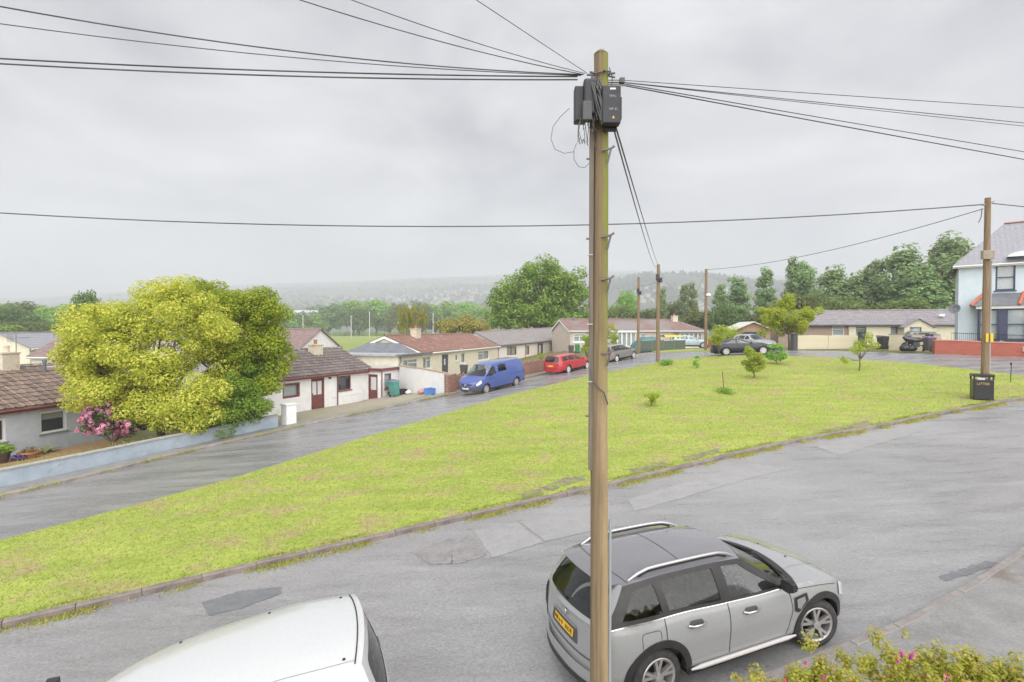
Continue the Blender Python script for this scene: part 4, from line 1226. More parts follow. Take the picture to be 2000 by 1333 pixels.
        it = MB(); it.box(s.xD + .25, -w_ + .14, .5, s.xA - .05, w_ - .14, .62)
        it.build('interior', INTERIOR, s.root)
        se = MB(); hk = (float(np.max(s.zr(np.linspace(s.xd, s.xa, 9)))) - .62 - .12) / .72
        for x, ys in ((s.wb * .50, (-.38, .38)), (s.wb * .22, (-.42, 0.0, .42))):
            for y in ys:
                se.box(x - .05, y - .22, .62, x + .35, y + .22, .80)
                se.add([(x - .22, y - .22, .8), (x - .08, y - .22, .76), (x - .08, y + .22, .76), (x - .22, y + .22, .8), (x - .34, y - .19, 1.18), (x - .22, y - .19, 1.18), (x - .22, y + .19, 1.18), (x - .34, y + .19, 1.18)],
                       [(0,1,2,3),(7,6,5,4),(0,4,5,1),(1,5,6,2),(2,6,7,3),(3,7,4,0)])
                se.box(x - .36, y - .11, 1.21, x - .27, y + .11, 1.34)
        se.v = [(a, b, .62 + (d - .62) * min(1, hk)) for a, b, d in se.v]
        se.build('seat_row', INTERIOR, s.root)['kind'] = 'stuff'
        ds = MB(); ds.box(s.xA - .5, -w_ + .16, .78, s.xA + .08, w_ - .16, float(s.belt(s.xA)) - .03); ds.build('dashboard', INTERIOR, s.root)
        for xc, st in ((0, 0), (s.wb, sp.get('steer', 0))):
            for sg in (-1, 1): s.wheel(xc, sg, st)
    def wheel(s, xc, sg, steer):
        r = s.rw; tw = s.sp.get('tw', .105); y = float(s.plan(s.wb * .5)) - tw - .035
        rr = r * s.sp.get('rimr', .68)
        e = empty('wheel', (xc, sg * y, r), 0, s.root, rot=(0, 0, steer + (math.pi if sg > 0 else 0)))
        ty = MB().lathe([(rr - .01, -tw * .9), (rr + .02, -tw), (r - .05, -tw * .98), (r - .015, -tw * .8), (r, -tw * .5), (r, tw * .5), (r - .015, tw * .8), (r - .05, tw * .98), (rr + .02, tw), (rr - .01, tw * .9)], 36, 'y')
        ty.build('tyre', TYRE, e, smooth=40)
        rim = MB(); yo = -tw * .85
        rim.lathe([(rr, -tw * .92), (rr - .012, -tw * 1.0), (rr - .035, -tw * .9), (rr - .05, -tw * .3), (rr - .05, tw * .7)], 36, 'y')
        style = s.sp.get('spokes', 5)
        if style > 0:
            for k in range(style):
                for dlt in ((-.2, .2) if s.sp.get('double') else (0,)):
                    a = 2 * math.pi * k / style + .3; a2 = a + dlt
                    ca, sa = math.cos(a), math.sin(a); cb, sb = math.cos(a2), math.sin(a2)
                    w0 = .02 if s.sp.get('double') else .045
                    p0 = Vector((ca * .05, yo - .0, sa * .05)); p1 = Vector((cb * (rr - .02), yo - .012, sb * (rr - .02)))
                    t = Vector((-sb, 0, cb)) * w0
                    rim.add([p0 - t, p0 + t, p1 + t * .9, p1 - t * .9, p0 - t + Vector((0, .05, 0)), p0 + t + Vector((0, .05, 0)), p1 + t * .9 + Vector((0, .05, 0)), p1 - t * .9 + Vector((0, .05, 0))],
                            [(0,1,2,3),(7,6,5,4),(0,4,5,1),(1,5,6,2),(2,6,7,3),(3,7,4,0)])
            rim.lathe([(.001, yo - .03), (.055, yo - .025), (.065, yo + .04)], 20, 'y')
        else:       # plain wheel cover
            rim.lathe([(.001, yo - .05), (.05, yo - .05), (.06, yo - .02), (rr * .55, yo - .03), (rr * .6, yo + .01), (rr * .85, yo - .015), (rr - .01, yo)], 30, 'y')
        rim.build('rim', s.sp.get('rimpaint', ALLOY), e, smooth=40)
        MB().lathe([(.001, .02), (rr - .04, .02)], 24, 'y').build('brake_disc', CARBLACK, e)
        return e
    def strip(s, name, f, pts, w, m, off=.003, dens=.05):
        """narrow band along a line on a surface"""
        P = [Vector(p) for p in pts]; L_, R_ = [], []
        for i in range(len(P)):
            t = (P[min(i + 1, len(P) - 1)] - P[max(i - 1, 0)]).normalized(); n = Vector((-t.y, t.x)) * w
            L_.append(tuple(P[i] + n)); R_.append(tuple(P[i] - n))
        return s.patch(name, f, L_ + R_[::-1], m, off, (9, 9), dens=dens)
    def arch_trim(s, xc, m, w=.075, off=.012, sides=(-1, 1)):
        for sg in sides:
            inner = s.arch(xc, 20); outer = []
            for k in range(21):
                a = math.pi - math.pi * k / 20; r = s.ra + w
                outer.append((xc + r * math.cos(a), max(s.zs - .0, s.rw + r * math.sin(a) * s.sp.get('archk', 1.0))))
            f = s.side(sg); mb = MB(); rows = []
            for po in (inner, outer):
                row = []
                for x, z in po:
                    t = (z - s.zs) / (float(s.belt(x)) - s.zs); p = f(x, t)
                    row.append(Vector((p.x, p.y + sg * off, p.z)))
                rows.append(row)
            rows.insert(0, [Vector((p.x, p.y - sg * .10, p.z)) for p in rows[0]])
            rows.append([Vector((p.x, p.y - sg * (off + .01), p.z)) for p in rows[-1]])
            mb.grid(rows).build('wheel_arch_trim', m, s.root, smooth=35)
    def mirror(s, x, zoff, m, glassm=None, w=.20):
        for sg in (-1, 1):
            b = s.side(sg)(x, 1.0)
            mb = MB(); y0 = b.y + sg * .05; z0 = b.z + zoff
            prof = [(-.06, -.07), (.05, -.06), (.075, .02), (.04, .085), (-.06, .08)]
            rows = []
            for k, sc_ in ((0, .55), (.25, .95), (.7, 1.0), (1.0, .6)):
                rows.append([Vector((x + a * sc_, y0 + sg * w * k, z0 + c * sc_)) for a, c in prof + prof[:1]])
            mb.grid(rows); mb.add([r for r in rows[0][:-1]], [tuple(range(5))]); mb.add([r for r in rows[-1][:-1]], [tuple(range(5))])
            mb.tube([(x, b.y - sg * .02, b.z), (x, y0 + sg * .03, z0 - .03)], .03, 6)
            mo = mb.build('door_mirror', m, s.root, smooth=50)

def paint(name, col, rough=.28, coat=.6, metal=.0, flake=None):
    return mat(name, col, rough, flake or tuple(c * 1.06 for c in col), 30, coat=coat, metal=metal)
CARBLACK = mat('car underside black', (.012, .012, .013), .8)
INTERIOR = mat('dark car interior', (.035, .033, .033), .75, (.06, .055, .055), 6)
TYRE = mat('tyre rubber', (.025, .025, .026), .75, (.05, .048, .046), 12)
ALLOY = mat('silver alloy', (.42, .41, .40), .35, (.34, .33, .32), 9, metal=.55)
CHROME = mat('chrome', (.62, .62, .64), .12, metal=1.0)
RED_LENS = mat('red lamp lens', (.45, .02, .02), .15, coat=.8)
WHITE_LENS = mat('clear lamp lens', (.62, .64, .66), .08, coat=1.0)
PLATE_Y = mat('yellow number plate', (.75, .45, .02), .45)
PLATE_W = mat('white number plate', (.75, .75, .72), .45)
TRIM = mat('black trim plastic', (.018, .016, .017), .4, (.028, .025, .026), 10)
TRIM_G = mat('grey trim plastic', (.075, .075, .08), .55)
SEAM = mat('panel gap shadow line', (.03, .03, .03), .8)

def text_mesh(txt, size, m, name='lettering', extrude=.001):
    c = bpy.data.curves.new('txt', 'FONT'); c.body = txt; c.size = size; c.align_x = 'CENTER'; c.align_y = 'CENTER'; c.extrude = extrude; c.resolution_u = 2
    o = bpy.data.objects.new('txt', c); COL.objects.link(o)
    bpy.context.view_layer.update()
    me = bpy.data.meshes.new_from_object(o.evaluated_get(bpy.context.evaluated_depsgraph_get()))
    bpy.data.objects.remove(o); bpy.data.curves.remove(c)
    me.materials.clear(); me.materials.append(m); me.name = name
    return me
INK = mat('black ink', (.02, .02, .02), .6)

def place_car(name, label, cat, rear_pt, yaw, pitch=0.0):
    """rear_pt: ground point under the middle of the rear axle"""
    return thing(name, label, cat, rear_pt, rot=(0, -pitch, yaw))

# --- grey crossover hatchback in the foreground
GREYP = paint('grey car paint', (.27, .275, .28), .26, 1.0)
ROOFP = paint('dark grey roof paint', (.15, .15, .163), .22, .9)
mini = place_car('crossover_car', 'grey crossover hatchback with dark roof and silver roof rails parked behind the wooden pole', 'car', (1.458, 6.997, 0.0), .376, .035)
SP = dict(paint=GREYP, roofpaint=ROOFP, frame=TRIM, tailpaint=GREYP, wb=2.67, rw=.345, gap=.05, sill=.27, hoodc=.075, roofc=.065, bn=.20, bt=.12, bow=(.22, .12), bowr=(.12, .12), tuck=.03,
          plan=[(-.74, .70), (-.62, .815), (-.40, .885), (0, .915), (.7, .905), (1.8, .905), (2.5, .92), (2.95, .895), (3.2, .82), (3.36, .66)],
          belt=[(-.74, .99), (-.4, 1.055), (.2, 1.06), (1.0, 1.02), (1.75, .995), (2.15, 1.0), (2.6, .985), (3.0, .93), (3.25, .84), (3.36, .74)],
          roofw=[(-.72, .60), (0, .655), (.9, .66), (1.6, .625), (2.2, .60)], roofz=[(-.72, 1.375), (-.3, 1.435), (.3, 1.47), (.9, 1.465), (1.4, 1.425), (1.65, 1.39), (2.2, 1.30)],
          gh=(2.16, 1.50, -.34, -.69), prof=[(0, .90), (.14, .955), (.35, .975), (.6, 1.0), (.82, .985), (1, .93)],
          wins=[[(-.46, .12), (.10, .10), (.06, .86), (-.22, .84)], [(.20, .10), (1.00, .08), (.97, .88), (.16, .87)], [(1.16, .08), (2.0, .06), (1.42, .88), (1.13, .88)]],
          wing=[GLASS_D, GLASS_D, GLASS_C], rearwin=[(-.84, .10), (.84, .10), (.80, .84), (-.80, .84)], rearglass=GLASS_D, spokes=5, double=True, rimr=.70, tw=.115, steer=R(-14), rimpaint=ALLOY)
c = Car(mini, SP); c.build()
c.arch_trim(0, TRIM, .085, .014); c.arch_trim(2.67, TRIM, .085, .014)
for sg in (-1, 1):
    f = c.side(sg); gl = c.glass(sg)
    c.strip('belt_chrome', f, [(x, .992) for x in np.linspace(-.62, 2.12, 24)], .007, CHROME, .010)
    sk = [(x, .05) for x in np.linspace(.42, 2.25, 12)]
    c.strip('sill_trim', f, sk, .055, TRIM, .012); MB().tube([f(x, .10) + Vector((0, sg * .035, -.01)) for x in np.linspace(.46, 2.2, 12)], [.012] + [.028] * 10 + [.012], 8).build('sill_moulding', mat('satin sill moulding', (.50, .48, .47), .4), mini, smooth=60)
    for x in (1.08,): c.strip('door_gap', f, [(x, t) for t in np.linspace(.14, .985, 10)], .006, SEAM, .002)
    c.strip('door_gap', f, [(.10, .99), (.10, .70), (.16, .55), (.30, .44), (.44, .30), (.46, .14)], .006, SEAM, .002)
    c.strip('door_gap', f, [(2.10, .985), (2.14, .6), (2.10, .3), (2.05, .14)], .006, SEAM, .002)
    c.strip('hood_gap', f, [(x, .93 - .05 * (x - 2.15)) for x in np.linspace(2.15, 3.0, 8)], .005, SEAM, .002)
    for x in (.42, 1.30):
        hp = f(x + .12, .80)
        c.patch('handle_cup', f, rounded([(x + .02, .74), (x + .24, .74), (x + .24, .86), (x + .02, .86)], .05), TRIM_G, .003)
        MB().tube([f(x, .80) + Vector((0, sg*.012, 0)), f(x + .05, .80) + Vector((0, sg*.045, 0)), f(x + .2, .80) + Vector((0, sg*.045, 0)), f(x + .26, .80) + Vector((0, sg*.012, 0))], .016, 8).build('door_handle', CHROME, mini, smooth=60)
    c.patch('side_scuttle', f, [(2.17, .80), (2.40, .84), (2.42, .70), (2.24, .52), (2.17, .56)], TRIM, .010)
    c.patch('scuttle_insert', f, [(2.21, .76), (2.35, .79), (2.36, .70), (2.26, .58), (2.21, .62)], CHROME, .016)
    # roof rails
    tp = c.top(); pts = []
    for k in range(13):
        u = k / 12; x = -.20 + u * 1.64; p = tp(x, sg * .90); lift = .075 * min(1, 6 * u, 6 * (1 - u))**.6
        pts.append(p + Vector((0, 0, lift - .005)))
    MB().tube(pts, [.012] + [.02] * 11 + [.012], 8).build('roof_rail', mat('satin roof rail', (.55, .53, .55), .3, metal=.7), mini, smooth=60)
    MB().tube([p - Vector((0, 0, .035)) for p in pts[1:-1]], .012, 6).build('rail_foot', TRIM, mini)
    # lamps
    c.patch('tail_lamp', f, rounded([(-.738, .56), (-.66, .56), (-.64, .90), (-.72, .92)], .03), RED_LENS, .012)
    c.strip('tail_lamp_bezel', f, [(-.73, .54), (-.645, .54), (-.62, .92), (-.71, .94)], .010, CHROME, .014)
    c.patch('headlamp', f, rounded([(3.05, .66), (3.30, .60), (3.32, .86), (3.08, .92)], .05), WHITE_LENS, .010)
    MB()
fp_ = c.side(-1)
c.strip('fuel_flap', fp_, rounded([(-.24, .62), (.02, .62), (.02, .86), (-.24, .86), (-.24, .62)], .06)[:-2], .004, SEAM, .002)
c.mirror(1.98, .10, TRIM)
tl = c.tail()
c.patch('number_plate', tl, [(-.36, .62), (.36, .62), (.36, .75), (-.36, .75)], PLATE_Y, .012)
for i_, ch in enumerate('WR69 KOE'):
    if ch == ' ': continue
    v = .30 - i_ * .6 / 7; p = tl(v, .685); q = tl(v - .03, .685); e_ = q - p
    lt = link('plate_letter', text_mesh(ch, .085, INK), mini, p + Vector((-.018, 0, 0)), (R(90), 0, math.atan2(e_.y, e_.x)))
c.patch('plate_recess', tl, rounded([(-.50, .56), (.50, .56), (.46, .80), (-.46, .80)], .04), TRIM_G, .003)
c.strip('tailgate_trim', tl, [(v, .81) for v in np.linspace(-.44, .44, 10)], .014, CHROME, .014)
MB().lathe([(.001, -.006), (.04, -.006), (.045, 0), (.04, .01)], 20, 'y').build('emblem', CHROME, mini, smooth=40, loc=tl(0, .90) + Vector((-.012, 0, 0)), rot=(0, 0, R(-90)))
for sg in (-1, 1): c.patch('emblem_wing', tl, [(sg * .06, .895), (sg * .17, .905), (sg * .17, .915), (sg * .06, .92)], CHROME, .012)
c.patch('rear_bumper', tl, [(-.99, .05), (.99, .05), (.99, .30), (-.99, .30)], GREYP, .03)
c.patch('rear_skirt', tl, [(-.99, .0), (.99, .0), (.99, .10), (-.99, .10)], TRIM, .036)
c.strip('bumper_step', tl, [(v, .46) for v in np.linspace(-.95, .95, 16)], .012, TRIM_G, .006)
rr_ = c.rear()
c.strip('brake_light', rr_, [(v, .90) for v in np.linspace(-.5, .5, 10)], .018, RED_LENS, .012)
sp_ = MB(); tp = c.top()
rows = [[tp(-.33, v) + Vector((0, 0, .006)) for v in np.linspace(-.93, .93, 13)], [tp(-.33, v) + Vector((-.17, 0, -.02)) for v in np.linspace(-.88, .88, 13)], [tp(-.33, v) + Vector((-.15, 0, -.055)) for v in np.linspace(-.88, .88, 13)], [tp(-.33, v) + Vector((0, 0, -.03)) for v in np.linspace(-.93, .93, 13)]]
sp_.grid(rows).build('spoiler', ROOFP, mini, smooth=40)
c.strip('roof_seam', tp, [(-.24, v) for v in np.linspace(-.96, .96, 16)], .004, SEAM, .003)
c.strip('sunroof_seam', tp, [(.62, v) for v in np.linspace(-.78, .78, 12)], .004, SEAM, .003)
for v in (-.78, .78): c.strip('sunroof_seam', tp, [(x, v) for x in np.linspace(.0, 1.35, 12)], .006, SEAM, .003)
MB().lathe([(.001, .05), (.03, .045), (.05, 0)], 10, origin=tp(-.12, 0)).build('aerial_fin', ROOFP, mini, smooth=50)
MB().tube([rr_(0, .16) + Vector((-.02, 0, 0)), rr_(.40, .14) + Vector((-.02, 0, .0))], .012, 6).build('rear_wiper', TRIM, mini)
sc_ = c.screen()
c.patch('cowl', c.hood(), [(2.165, -.93), (2.29, -.9), (2.31, -.5), (2.33, 0), (2.31, .5), (2.29, .9), (2.165, .93)], TRIM, .006)
for v0, v1 in ((-.75, -.1), (.0, .62)): MB().tube([sc_(v0, .03) + Vector((.02, 0, .02)), sc_(v1, .07) + Vector((.02, 0, .02))], .012, 6).build('wiper', TRIM, mini)
hd = c.hood()
for x, v in ((2.72, -.30), (2.72, .30)): MB().lathe([(.001, .012), (.014, .01), (.018, 0)], 8, origin=hd(x, v)).build('washer_jet', TRIM, mini)
for sg in (-1, 1): c.strip('hood_crease', hd, [(x, sg * (.62 - .1 * (x - 2.3))) for x in np.linspace(2.35, 3.2, 8)], .006, GREYP, .006)
ns = c.nose()
c.patch('grille', ns, rounded([(-.6, .42), (.6, .42), (.68, .8), (-.68, .8)], .05), TRIM, .006)
c.patch('front_bumper_grille', ns, [(-.8, .08), (.8, .08), (.8, .28), (-.8, .28)], TRIM, .01)
sw = empty('steering_wheel', (1.62, -.37, 1.0), 0, mini, rot=(0, R(-62), 0))
MB().tube([(math.cos(a)*.185, math.sin(a)*.185, 0) for a in np.linspace(0, 2*math.pi, 28)[:-1]], .017, 8, closed=True).build('rim', TRIM_G, sw, smooth=60)
MB().lathe([(.001, .03), (.07, .025), (.085, -.02)], 14).build('hub', TRIM, sw, smooth=60)
for a in (0, 2.6, 3.68):
    MB().tube([(0, 0, 0), (math.cos(a + 1.57)*.18, math.sin(a + 1.57)*.18, 0)], .016, 6).build('spoke', ALLOY, sw)

# --- small vans (the white one in the foreground, the blue one by the brick wall)
def small_van(root, pt, wb, rear_o, wins, wing, kw):
    x0 = -rear_o
    sp = dict(paint=pt, frame=pt, wb=wb, rw=.315, gap=.05, sill=.26, hoodc=.07, roofc=.07, bn=.20, bt=.05, bow=(.26, .16), bowr=(.05, .06), archk=.98,
              plan=[(x0, .80), (x0 + .08, .865), (0, .895), (wb * .5, .895), (wb, .885), (wb + .4, .83), (wb + .62, .72), (wb + .70, .60)],
              belt=[(x0, 1.08), (0, 1.09), (wb - .4, 1.07), (wb - .05, 1.04), (wb + .35, .96), (wb + .6, .82), (wb + .70, .74)],
              roofw=[(x0, .635), (0, .68), (wb * .5, .69), (wb - .6, .665), (wb, .62)], roofz=[(x0, 1.66), (x0 + .5, 1.725), (wb * .45, 1.735), (wb - .95, 1.67), (wb - .55, 1.56), (wb, 1.40)],
              gh=(wb + .10, wb - .72, x0 + .24, x0 + .01), wins=wins, wing=wing, rearwin=[(-.80, .12), (.80, .12), (.78, .86), (-.78, .86)], rearglass=GLASS_D, spokes=0, rimr=.66, tw=.10, rimpaint=mat('grey wheel cover', (.36, .35, .34), .5, (.28, .27, .26), 8))
    sp.update(kw)
    c = Car(root, sp); c.build()
    c.arch_trim(0, pt, .05, .012); c.arch_trim(wb, pt, .05, .012)
    tp = c.top()
    for v in (-.92, .92):
        c.strip('roof_gutter', tp, [(x, v) for x in np.linspace(x0 + .3, sp['gh'][1] - .06, 18)], .003, TRIM_G, .002)
    for k in range(sp.get('ribs', 4)):
        v = -.60 + k * .40
        c.strip('roof_rib', tp, [(x, v) for x in np.linspace(x0 + .5, wb - 1.1, 10)], .05, pt, .0015)
    c.mirror(wb - .32, .08, TRIM, w=.22)
    ns = c.nose(); tl = c.tail()
    c.patch('front_bumper', ns, [(-1, .0), (1, .0), (1, .50), (-1, .50)], sp.get('bumper', TRIM_G), .02)
    for sg in (-1, 1): c.patch('bumper_corner', c.side(sg), [(wb + c.ra + .02, .0), (c.xf, .0), (c.xf, .50), (wb + c.ra + .02, .42)], sp.get('bumper', TRIM_G), .02)
    c.patch('grille', ns, [(-.7, .70), (.7, .70), (.7, .84), (-.7, .84)], TRIM, .01)
    c.patch('number_plate', ns, [(-.42, .26), (.42, .26), (.42, .42), (-.42, .42)], PLATE_W, .035)
    em = MB().tube([(math.cos(a) * .065, 0, math.sin(a) * .065) for a in np.linspace(0, 2 * math.pi, 20)[:-1]], .009, 6, closed=True)
    em.tube([(-.05, 0, .035), (-.02, 0, -.045), (0, 0, .0), (.02, 0, -.045), (.05, 0, .035)], .008, 5); em.tube([(-.025, 0, .055), (0, 0, .01), (.025, 0, .055)], .008, 5)
    em.build('emblem', CHROME, root, loc=ns(0, .77) + Vector((.02, 0, 0)), rot=(0, 0, R(90)))
    for sg in (-1, 1):
        f = c.side(sg)
        c.patch('headlamp', f, rounded([(wb + .36, .66), (wb + .66, .60), (wb + .67, .86), (wb + .40, .92)], .05), WHITE_LENS, .012)
        c.patch('tail_lamp', f, [(x0 + .01, .62), (x0 + .10, .62), (x0 + .10, .98), (x0 + .01, .98)], RED_LENS, .008)
        c.strip('door_gap', f, [(wb * .66, t) for t in np.linspace(.1, .99, 8)], .006, SEAM, .002)
        c.strip('door_gap', f, [(wb - .28, t) for t in np.linspace(.45, .99, 8)], .006, SEAM, .002)
        c.strip('slide_rail', f, [(x, .82) for x in np.linspace(x0 + .35, wb * .30, 10)], .012, TRIM, .004)
        c.strip('rub_strip', f, [(x, .42) for x in np.linspace(c.ra + .05, wb - c.ra - .05, 10)], .02, sp.get('strip', pt), .012)
        MB().tube([f(wb * .72, .80) + Vector((0, sg * .03, 0)), f(wb * .79, .80) + Vector((0, sg * .03, 0))], .018, 6).build('door_handle', pt, root)
    c.patch('rear_bumper', tl, [(-1, .0), (1, .0), (1, .26), (-1, .26)], TRIM_G, .05)
    rr = c.rear()
    c.strip('brake_light', rr, [(v, .935) for v in np.linspace(-.14, .14, 5)], .022, RED_LENS, .02)
    return c
WHITEP = paint('white van paint', (.50, .51, .515), .3, .7)
wv = place_car('van', 'white panel van seen from above at the bottom of the picture', 'van', (-2.02, 5.02, -.135), math.pi + R(19.5), -.035)
wc = small_van(wv, WHITEP, 2.68, .80, [[(1.30, .06), (2.30, .06), (1.72, .84), (1.30, .86)]], [GLASS_C], {'ribs': 0, 'gh': (2.50, 1.58, -.56, -.79),
                'roofz': [(-.80, 1.64), (-.45, 1.685), (.0, 1.685), (.5, 1.63), (1.0, 1.55), (1.4, 1.45), (1.7, 1.33), (2.5, 1.15)]})
tp = wc.top()
for x, v in ((-.40, -.86), (-.40, .86), (.30, -.86), (.30, .86), (1.10, .88), (1.10, -.88)):
    MB().lathe([(.001, .010), (.012, .009), (.016, 0)], 8, origin=tp(x, v)).build('roof_mount', TRIM, wv)
wc.strip('roof_seam', tp, [(-.50, v) for v in np.linspace(-.98, .98, 16)], .006, SEAM, .004)
BLUEP = paint('blue van paint', (.06, .095, .30), .26, 1.0)
b_front = at(948, 768, 30.6); b_rear = at(1008, 754.5, 33.0)
yaw_b = math.atan2(b_front.y - b_rear.y, b_front.x - b_rear.x)
nb = Vector((-math.sin(yaw_b), math.cos(yaw_b), 0))      # left of travel
br_ = b_rear - nb * .80
bv = place_car('van', 'blue small van with dark front bumper parked beside the red brick wall', 'van', (br_.x, br_.y, g1(br_.x, br_.y) + .004), yaw_b, math.atan2(g1(b_front.x, b_front.y) - g1(b_rear.x, b_rear.y), 3.0))
bc = small_van(bv, BLUEP, 2.95, .95, [[(.95, .18), (1.75, .16), (1.70, .80), (1.0, .80)], [(1.98, .08), (2.92, .06), (2.36, .84), (2.02, .86)]], [GLASS_D, GLASS_C], {'bumper': TRIM_G})

# --- other parked cars
def saloon(root, pt, kind, extra=None):
    K = {'estate': dict(wb=2.65, xr=-1.02, xf=3.46, hgt=1.36, gh=(2.12, 1.30, -.74, -.95), belt=.90, wins=[[(-.66, .14), (.02, .12), (.02, .86), (-.52, .84)], [(.10, .12), (.92, .10), (.90, .88), (.10, .86)], [(1.0, .10), (1.94, .08), (1.26, .88), (.98, .88)]]),
         'hatch': dict(wb=2.55, xr=-.72, xf=3.30, hgt=1.38, gh=(2.15, 1.25, -.40, -.62), belt=.95, wins=[[(-.30, .2), (.06, .14), (.04, .80), (-.22, .74)], [(.14, .13), (.95, .10), (.92, .88), (.14, .84)], [(1.04, .10), (1.98, .08), (1.22, .88), (1.02, .88)]]),
         'coupe': dict(wb=2.65, xr=-.95, xf=3.45, hgt=1.26, gh=(2.02, 1.10, .25, -.78), belt=.88, wins=[[(-.20, .12), (.72, .12), (.66, .84), (.42, .80)], [(.84, .10), (1.86, .08), (1.10, .88), (.80, .88)]])}[kind]
    xr, xf, wb = K['xr'], K['xf'], K['wb']; b = K['belt']; h = K['hgt']
    gh = K['gh']
    sp = dict(paint=pt, frame=pt, wb=wb, rw=.32, gap=.04, sill=.22, hoodc=.06, roofc=.055, bn=.20, bt=.13, bow=(.2, .12), bowr=(.12, .10), tuck=.05,
              plan=[(xr, .66), (xr + .2, .83), (xr + .5, .875), (wb * .5, .885), (wb, .875), (xf - .35, .82), (xf - .1, .68), (xf, .58)],
              belt=[(xr, b - .02), (0, b + .03), (wb * .4, b), (wb * .8, b - .01), (wb, b - .04), (xf - .35, b - .14), (xf, b - .28)],
              roofw=[(xr, .54), (gh[2], .57), (.8, .60), (1.3, .58), (2.2, .55)], roofz=[(xr, h - .12), (gh[2], h - .04), (.55, h), (gh[1], h - .03), (2.2, h - .16)],
              gh=gh, wins=K['wins'], spokes=7, rimr=.70, tw=.10, rimpaint=mat('bright alloy', (.55, .55, .55), .4))
    sp.update(extra or {})
    c = Car(root, sp); c.build(); c.mirror(gh[0] - .22, .08, pt)
    ns, tl = c.nose(), c.tail()
    c.patch('number_plate', tl, [(-.32, .56), (.32, .56), (.32, .70), (-.32, .70)], PLATE_Y, .012); c.patch('number_plate', ns, [(-.4, .28), (.4, .28), (.4, .40), (-.4, .40)], PLATE_W, .02)
    c.patch('grille', ns, rounded([(-.5, .5), (.5, .5), (.5, .82), (-.5, .82)], .04), TRIM, .008)
    c.strip('rear_bumper_strip', tl, [(v, .42) for v in np.linspace(-.95, .95, 10)], .018, TRIM_G, .012)
    for sg in (-1, 1):
        f = c.side(sg)
        c.patch('tail_lamp', tl, [(sg * .62, .58), (sg * .96, .60), (sg * .96, .80), (sg * .62, .78)], RED_LENS, .010)
        c.patch('headlamp', f, rounded([(xf - .36, .62), (xf - .04, .58), (xf - .03, .84), (xf - .30, .92)], .04), WHITE_LENS, .010)
        c.strip('door_gap', f, [(1.0, t) for t in np.linspace(.12, .99, 8)], .006, SEAM, .002); c.strip('door_gap', f, [(gh[0] - .15, t) for t in np.linspace(.12, .99, 8)], .006, SEAM, .002)
        c.strip('sill_trim', f, [(x, .03) for x in np.linspace(c.ra + .05, wb - c.ra - .05, 8)], .03, TRIM, .008)
        for x in (.5, 1.45):
            if kind == 'coupe' and x < 1: continue
            MB().tube([f(x - .4 * 0, .80) + Vector((0, sg * .03, 0)), f(x + .2, .80) + Vector((0, sg * .03, 0))], .014, 6).build('door_handle', pt, root)
    return c
def park(name, label, rear_px, front_px, y_r, y_f, side=-1, half=.80, cat='car'):
    """rear and front are the photo positions of the wheels on the visible side (side -1: right hand side of the car)"""
    a, b = at(*rear_px, y_r), at(*front_px, y_f)
    yaw = math.atan2(b.y - a.y, b.x - a.x); n = Vector((-math.sin(yaw), math.cos(yaw), 0))
    o = a - n * half * side
    fz = o + Vector((math.cos(yaw), math.sin(yaw), 0)) * 2.6
    za, zb = g1(o.x, o.y), g1(fz.x, fz.y)
    return place_car(name, label, cat, (o.x, o.y, za + .006), yaw, math.atan2(zb - za, 2.6))
REDP = paint('red car paint', (.42, .025, .03), .3, .8)
TAUPE = paint('taupe grey car paint', (.20, .185, .165), .3, .8)
NAVY = paint('dark navy car paint', (.014, .016, .028), .35, .25)
ICE = paint('ice blue car paint', (.42, .52, .58), .3, .8)
SILV = paint('silver car paint', (.46, .48, .50), .32, .7)
rc_ = park('estate_car', 'red estate car parked by the brick wall ahead of the blue van', (1110, 729), (1147, 721.5), 38.4, 40.5)
saloon(rc_, REDP, 'estate')
tcar = park('hatchback_car', 'taupe grey hatchback parked just past the red estate car', (1204.5, 708), (1238, 700.5), 43.8, 45.6)
saloon(tcar, TAUPE, 'hatch', {'frame': TRIM})
cp = at(1440, 697, 40.6); ncar = place_car('coupe_car', 'dark navy coupe parked on the road at the back of the green', 'car', (cp.x - .6, cp.y + .9, g1(cp.x - .6, cp.y + .9) + .01), R(-14), math.atan2(g1(cp.x + 2.0, cp.y + .3) - g1(cp.x - .6, cp.y + .9), 2.65))
saloon(ncar, NAVY, 'coupe')
sc1 = at(1458, 676, 47.5); scar = place_car('hatchback_car', 'silver hatchback behind the navy coupe in front of the garage', 'car', (sc1.x - .2, sc1.y, g1(sc1.x, sc1.y - 1.2) + .01), R(-75), 0.0)
saloon(scar, SILV, 'hatch')
ic = at(1325, 680, 60); icar = place_car('hatchback_car', 'ice blue hatchback on the far driveway in front of the long bungalow', 'car', (ic.x, ic.y, ic.z + .02), R(-12), 0.0)
saloon(icar, ICE, 'hatch')
cv = at(1800, 672, 43); ccar = place_car('hatchback_car', 'pale silver car standing behind the cream garden wall next to the blue house', 'car', (cv.x + .4, cv.y, 2.95), R(168), 0.0)
saloon(ccar, SILV, 'hatch', {'roofpaint': paint('dark soft top', (.05, .05, .06), .6, 0)})
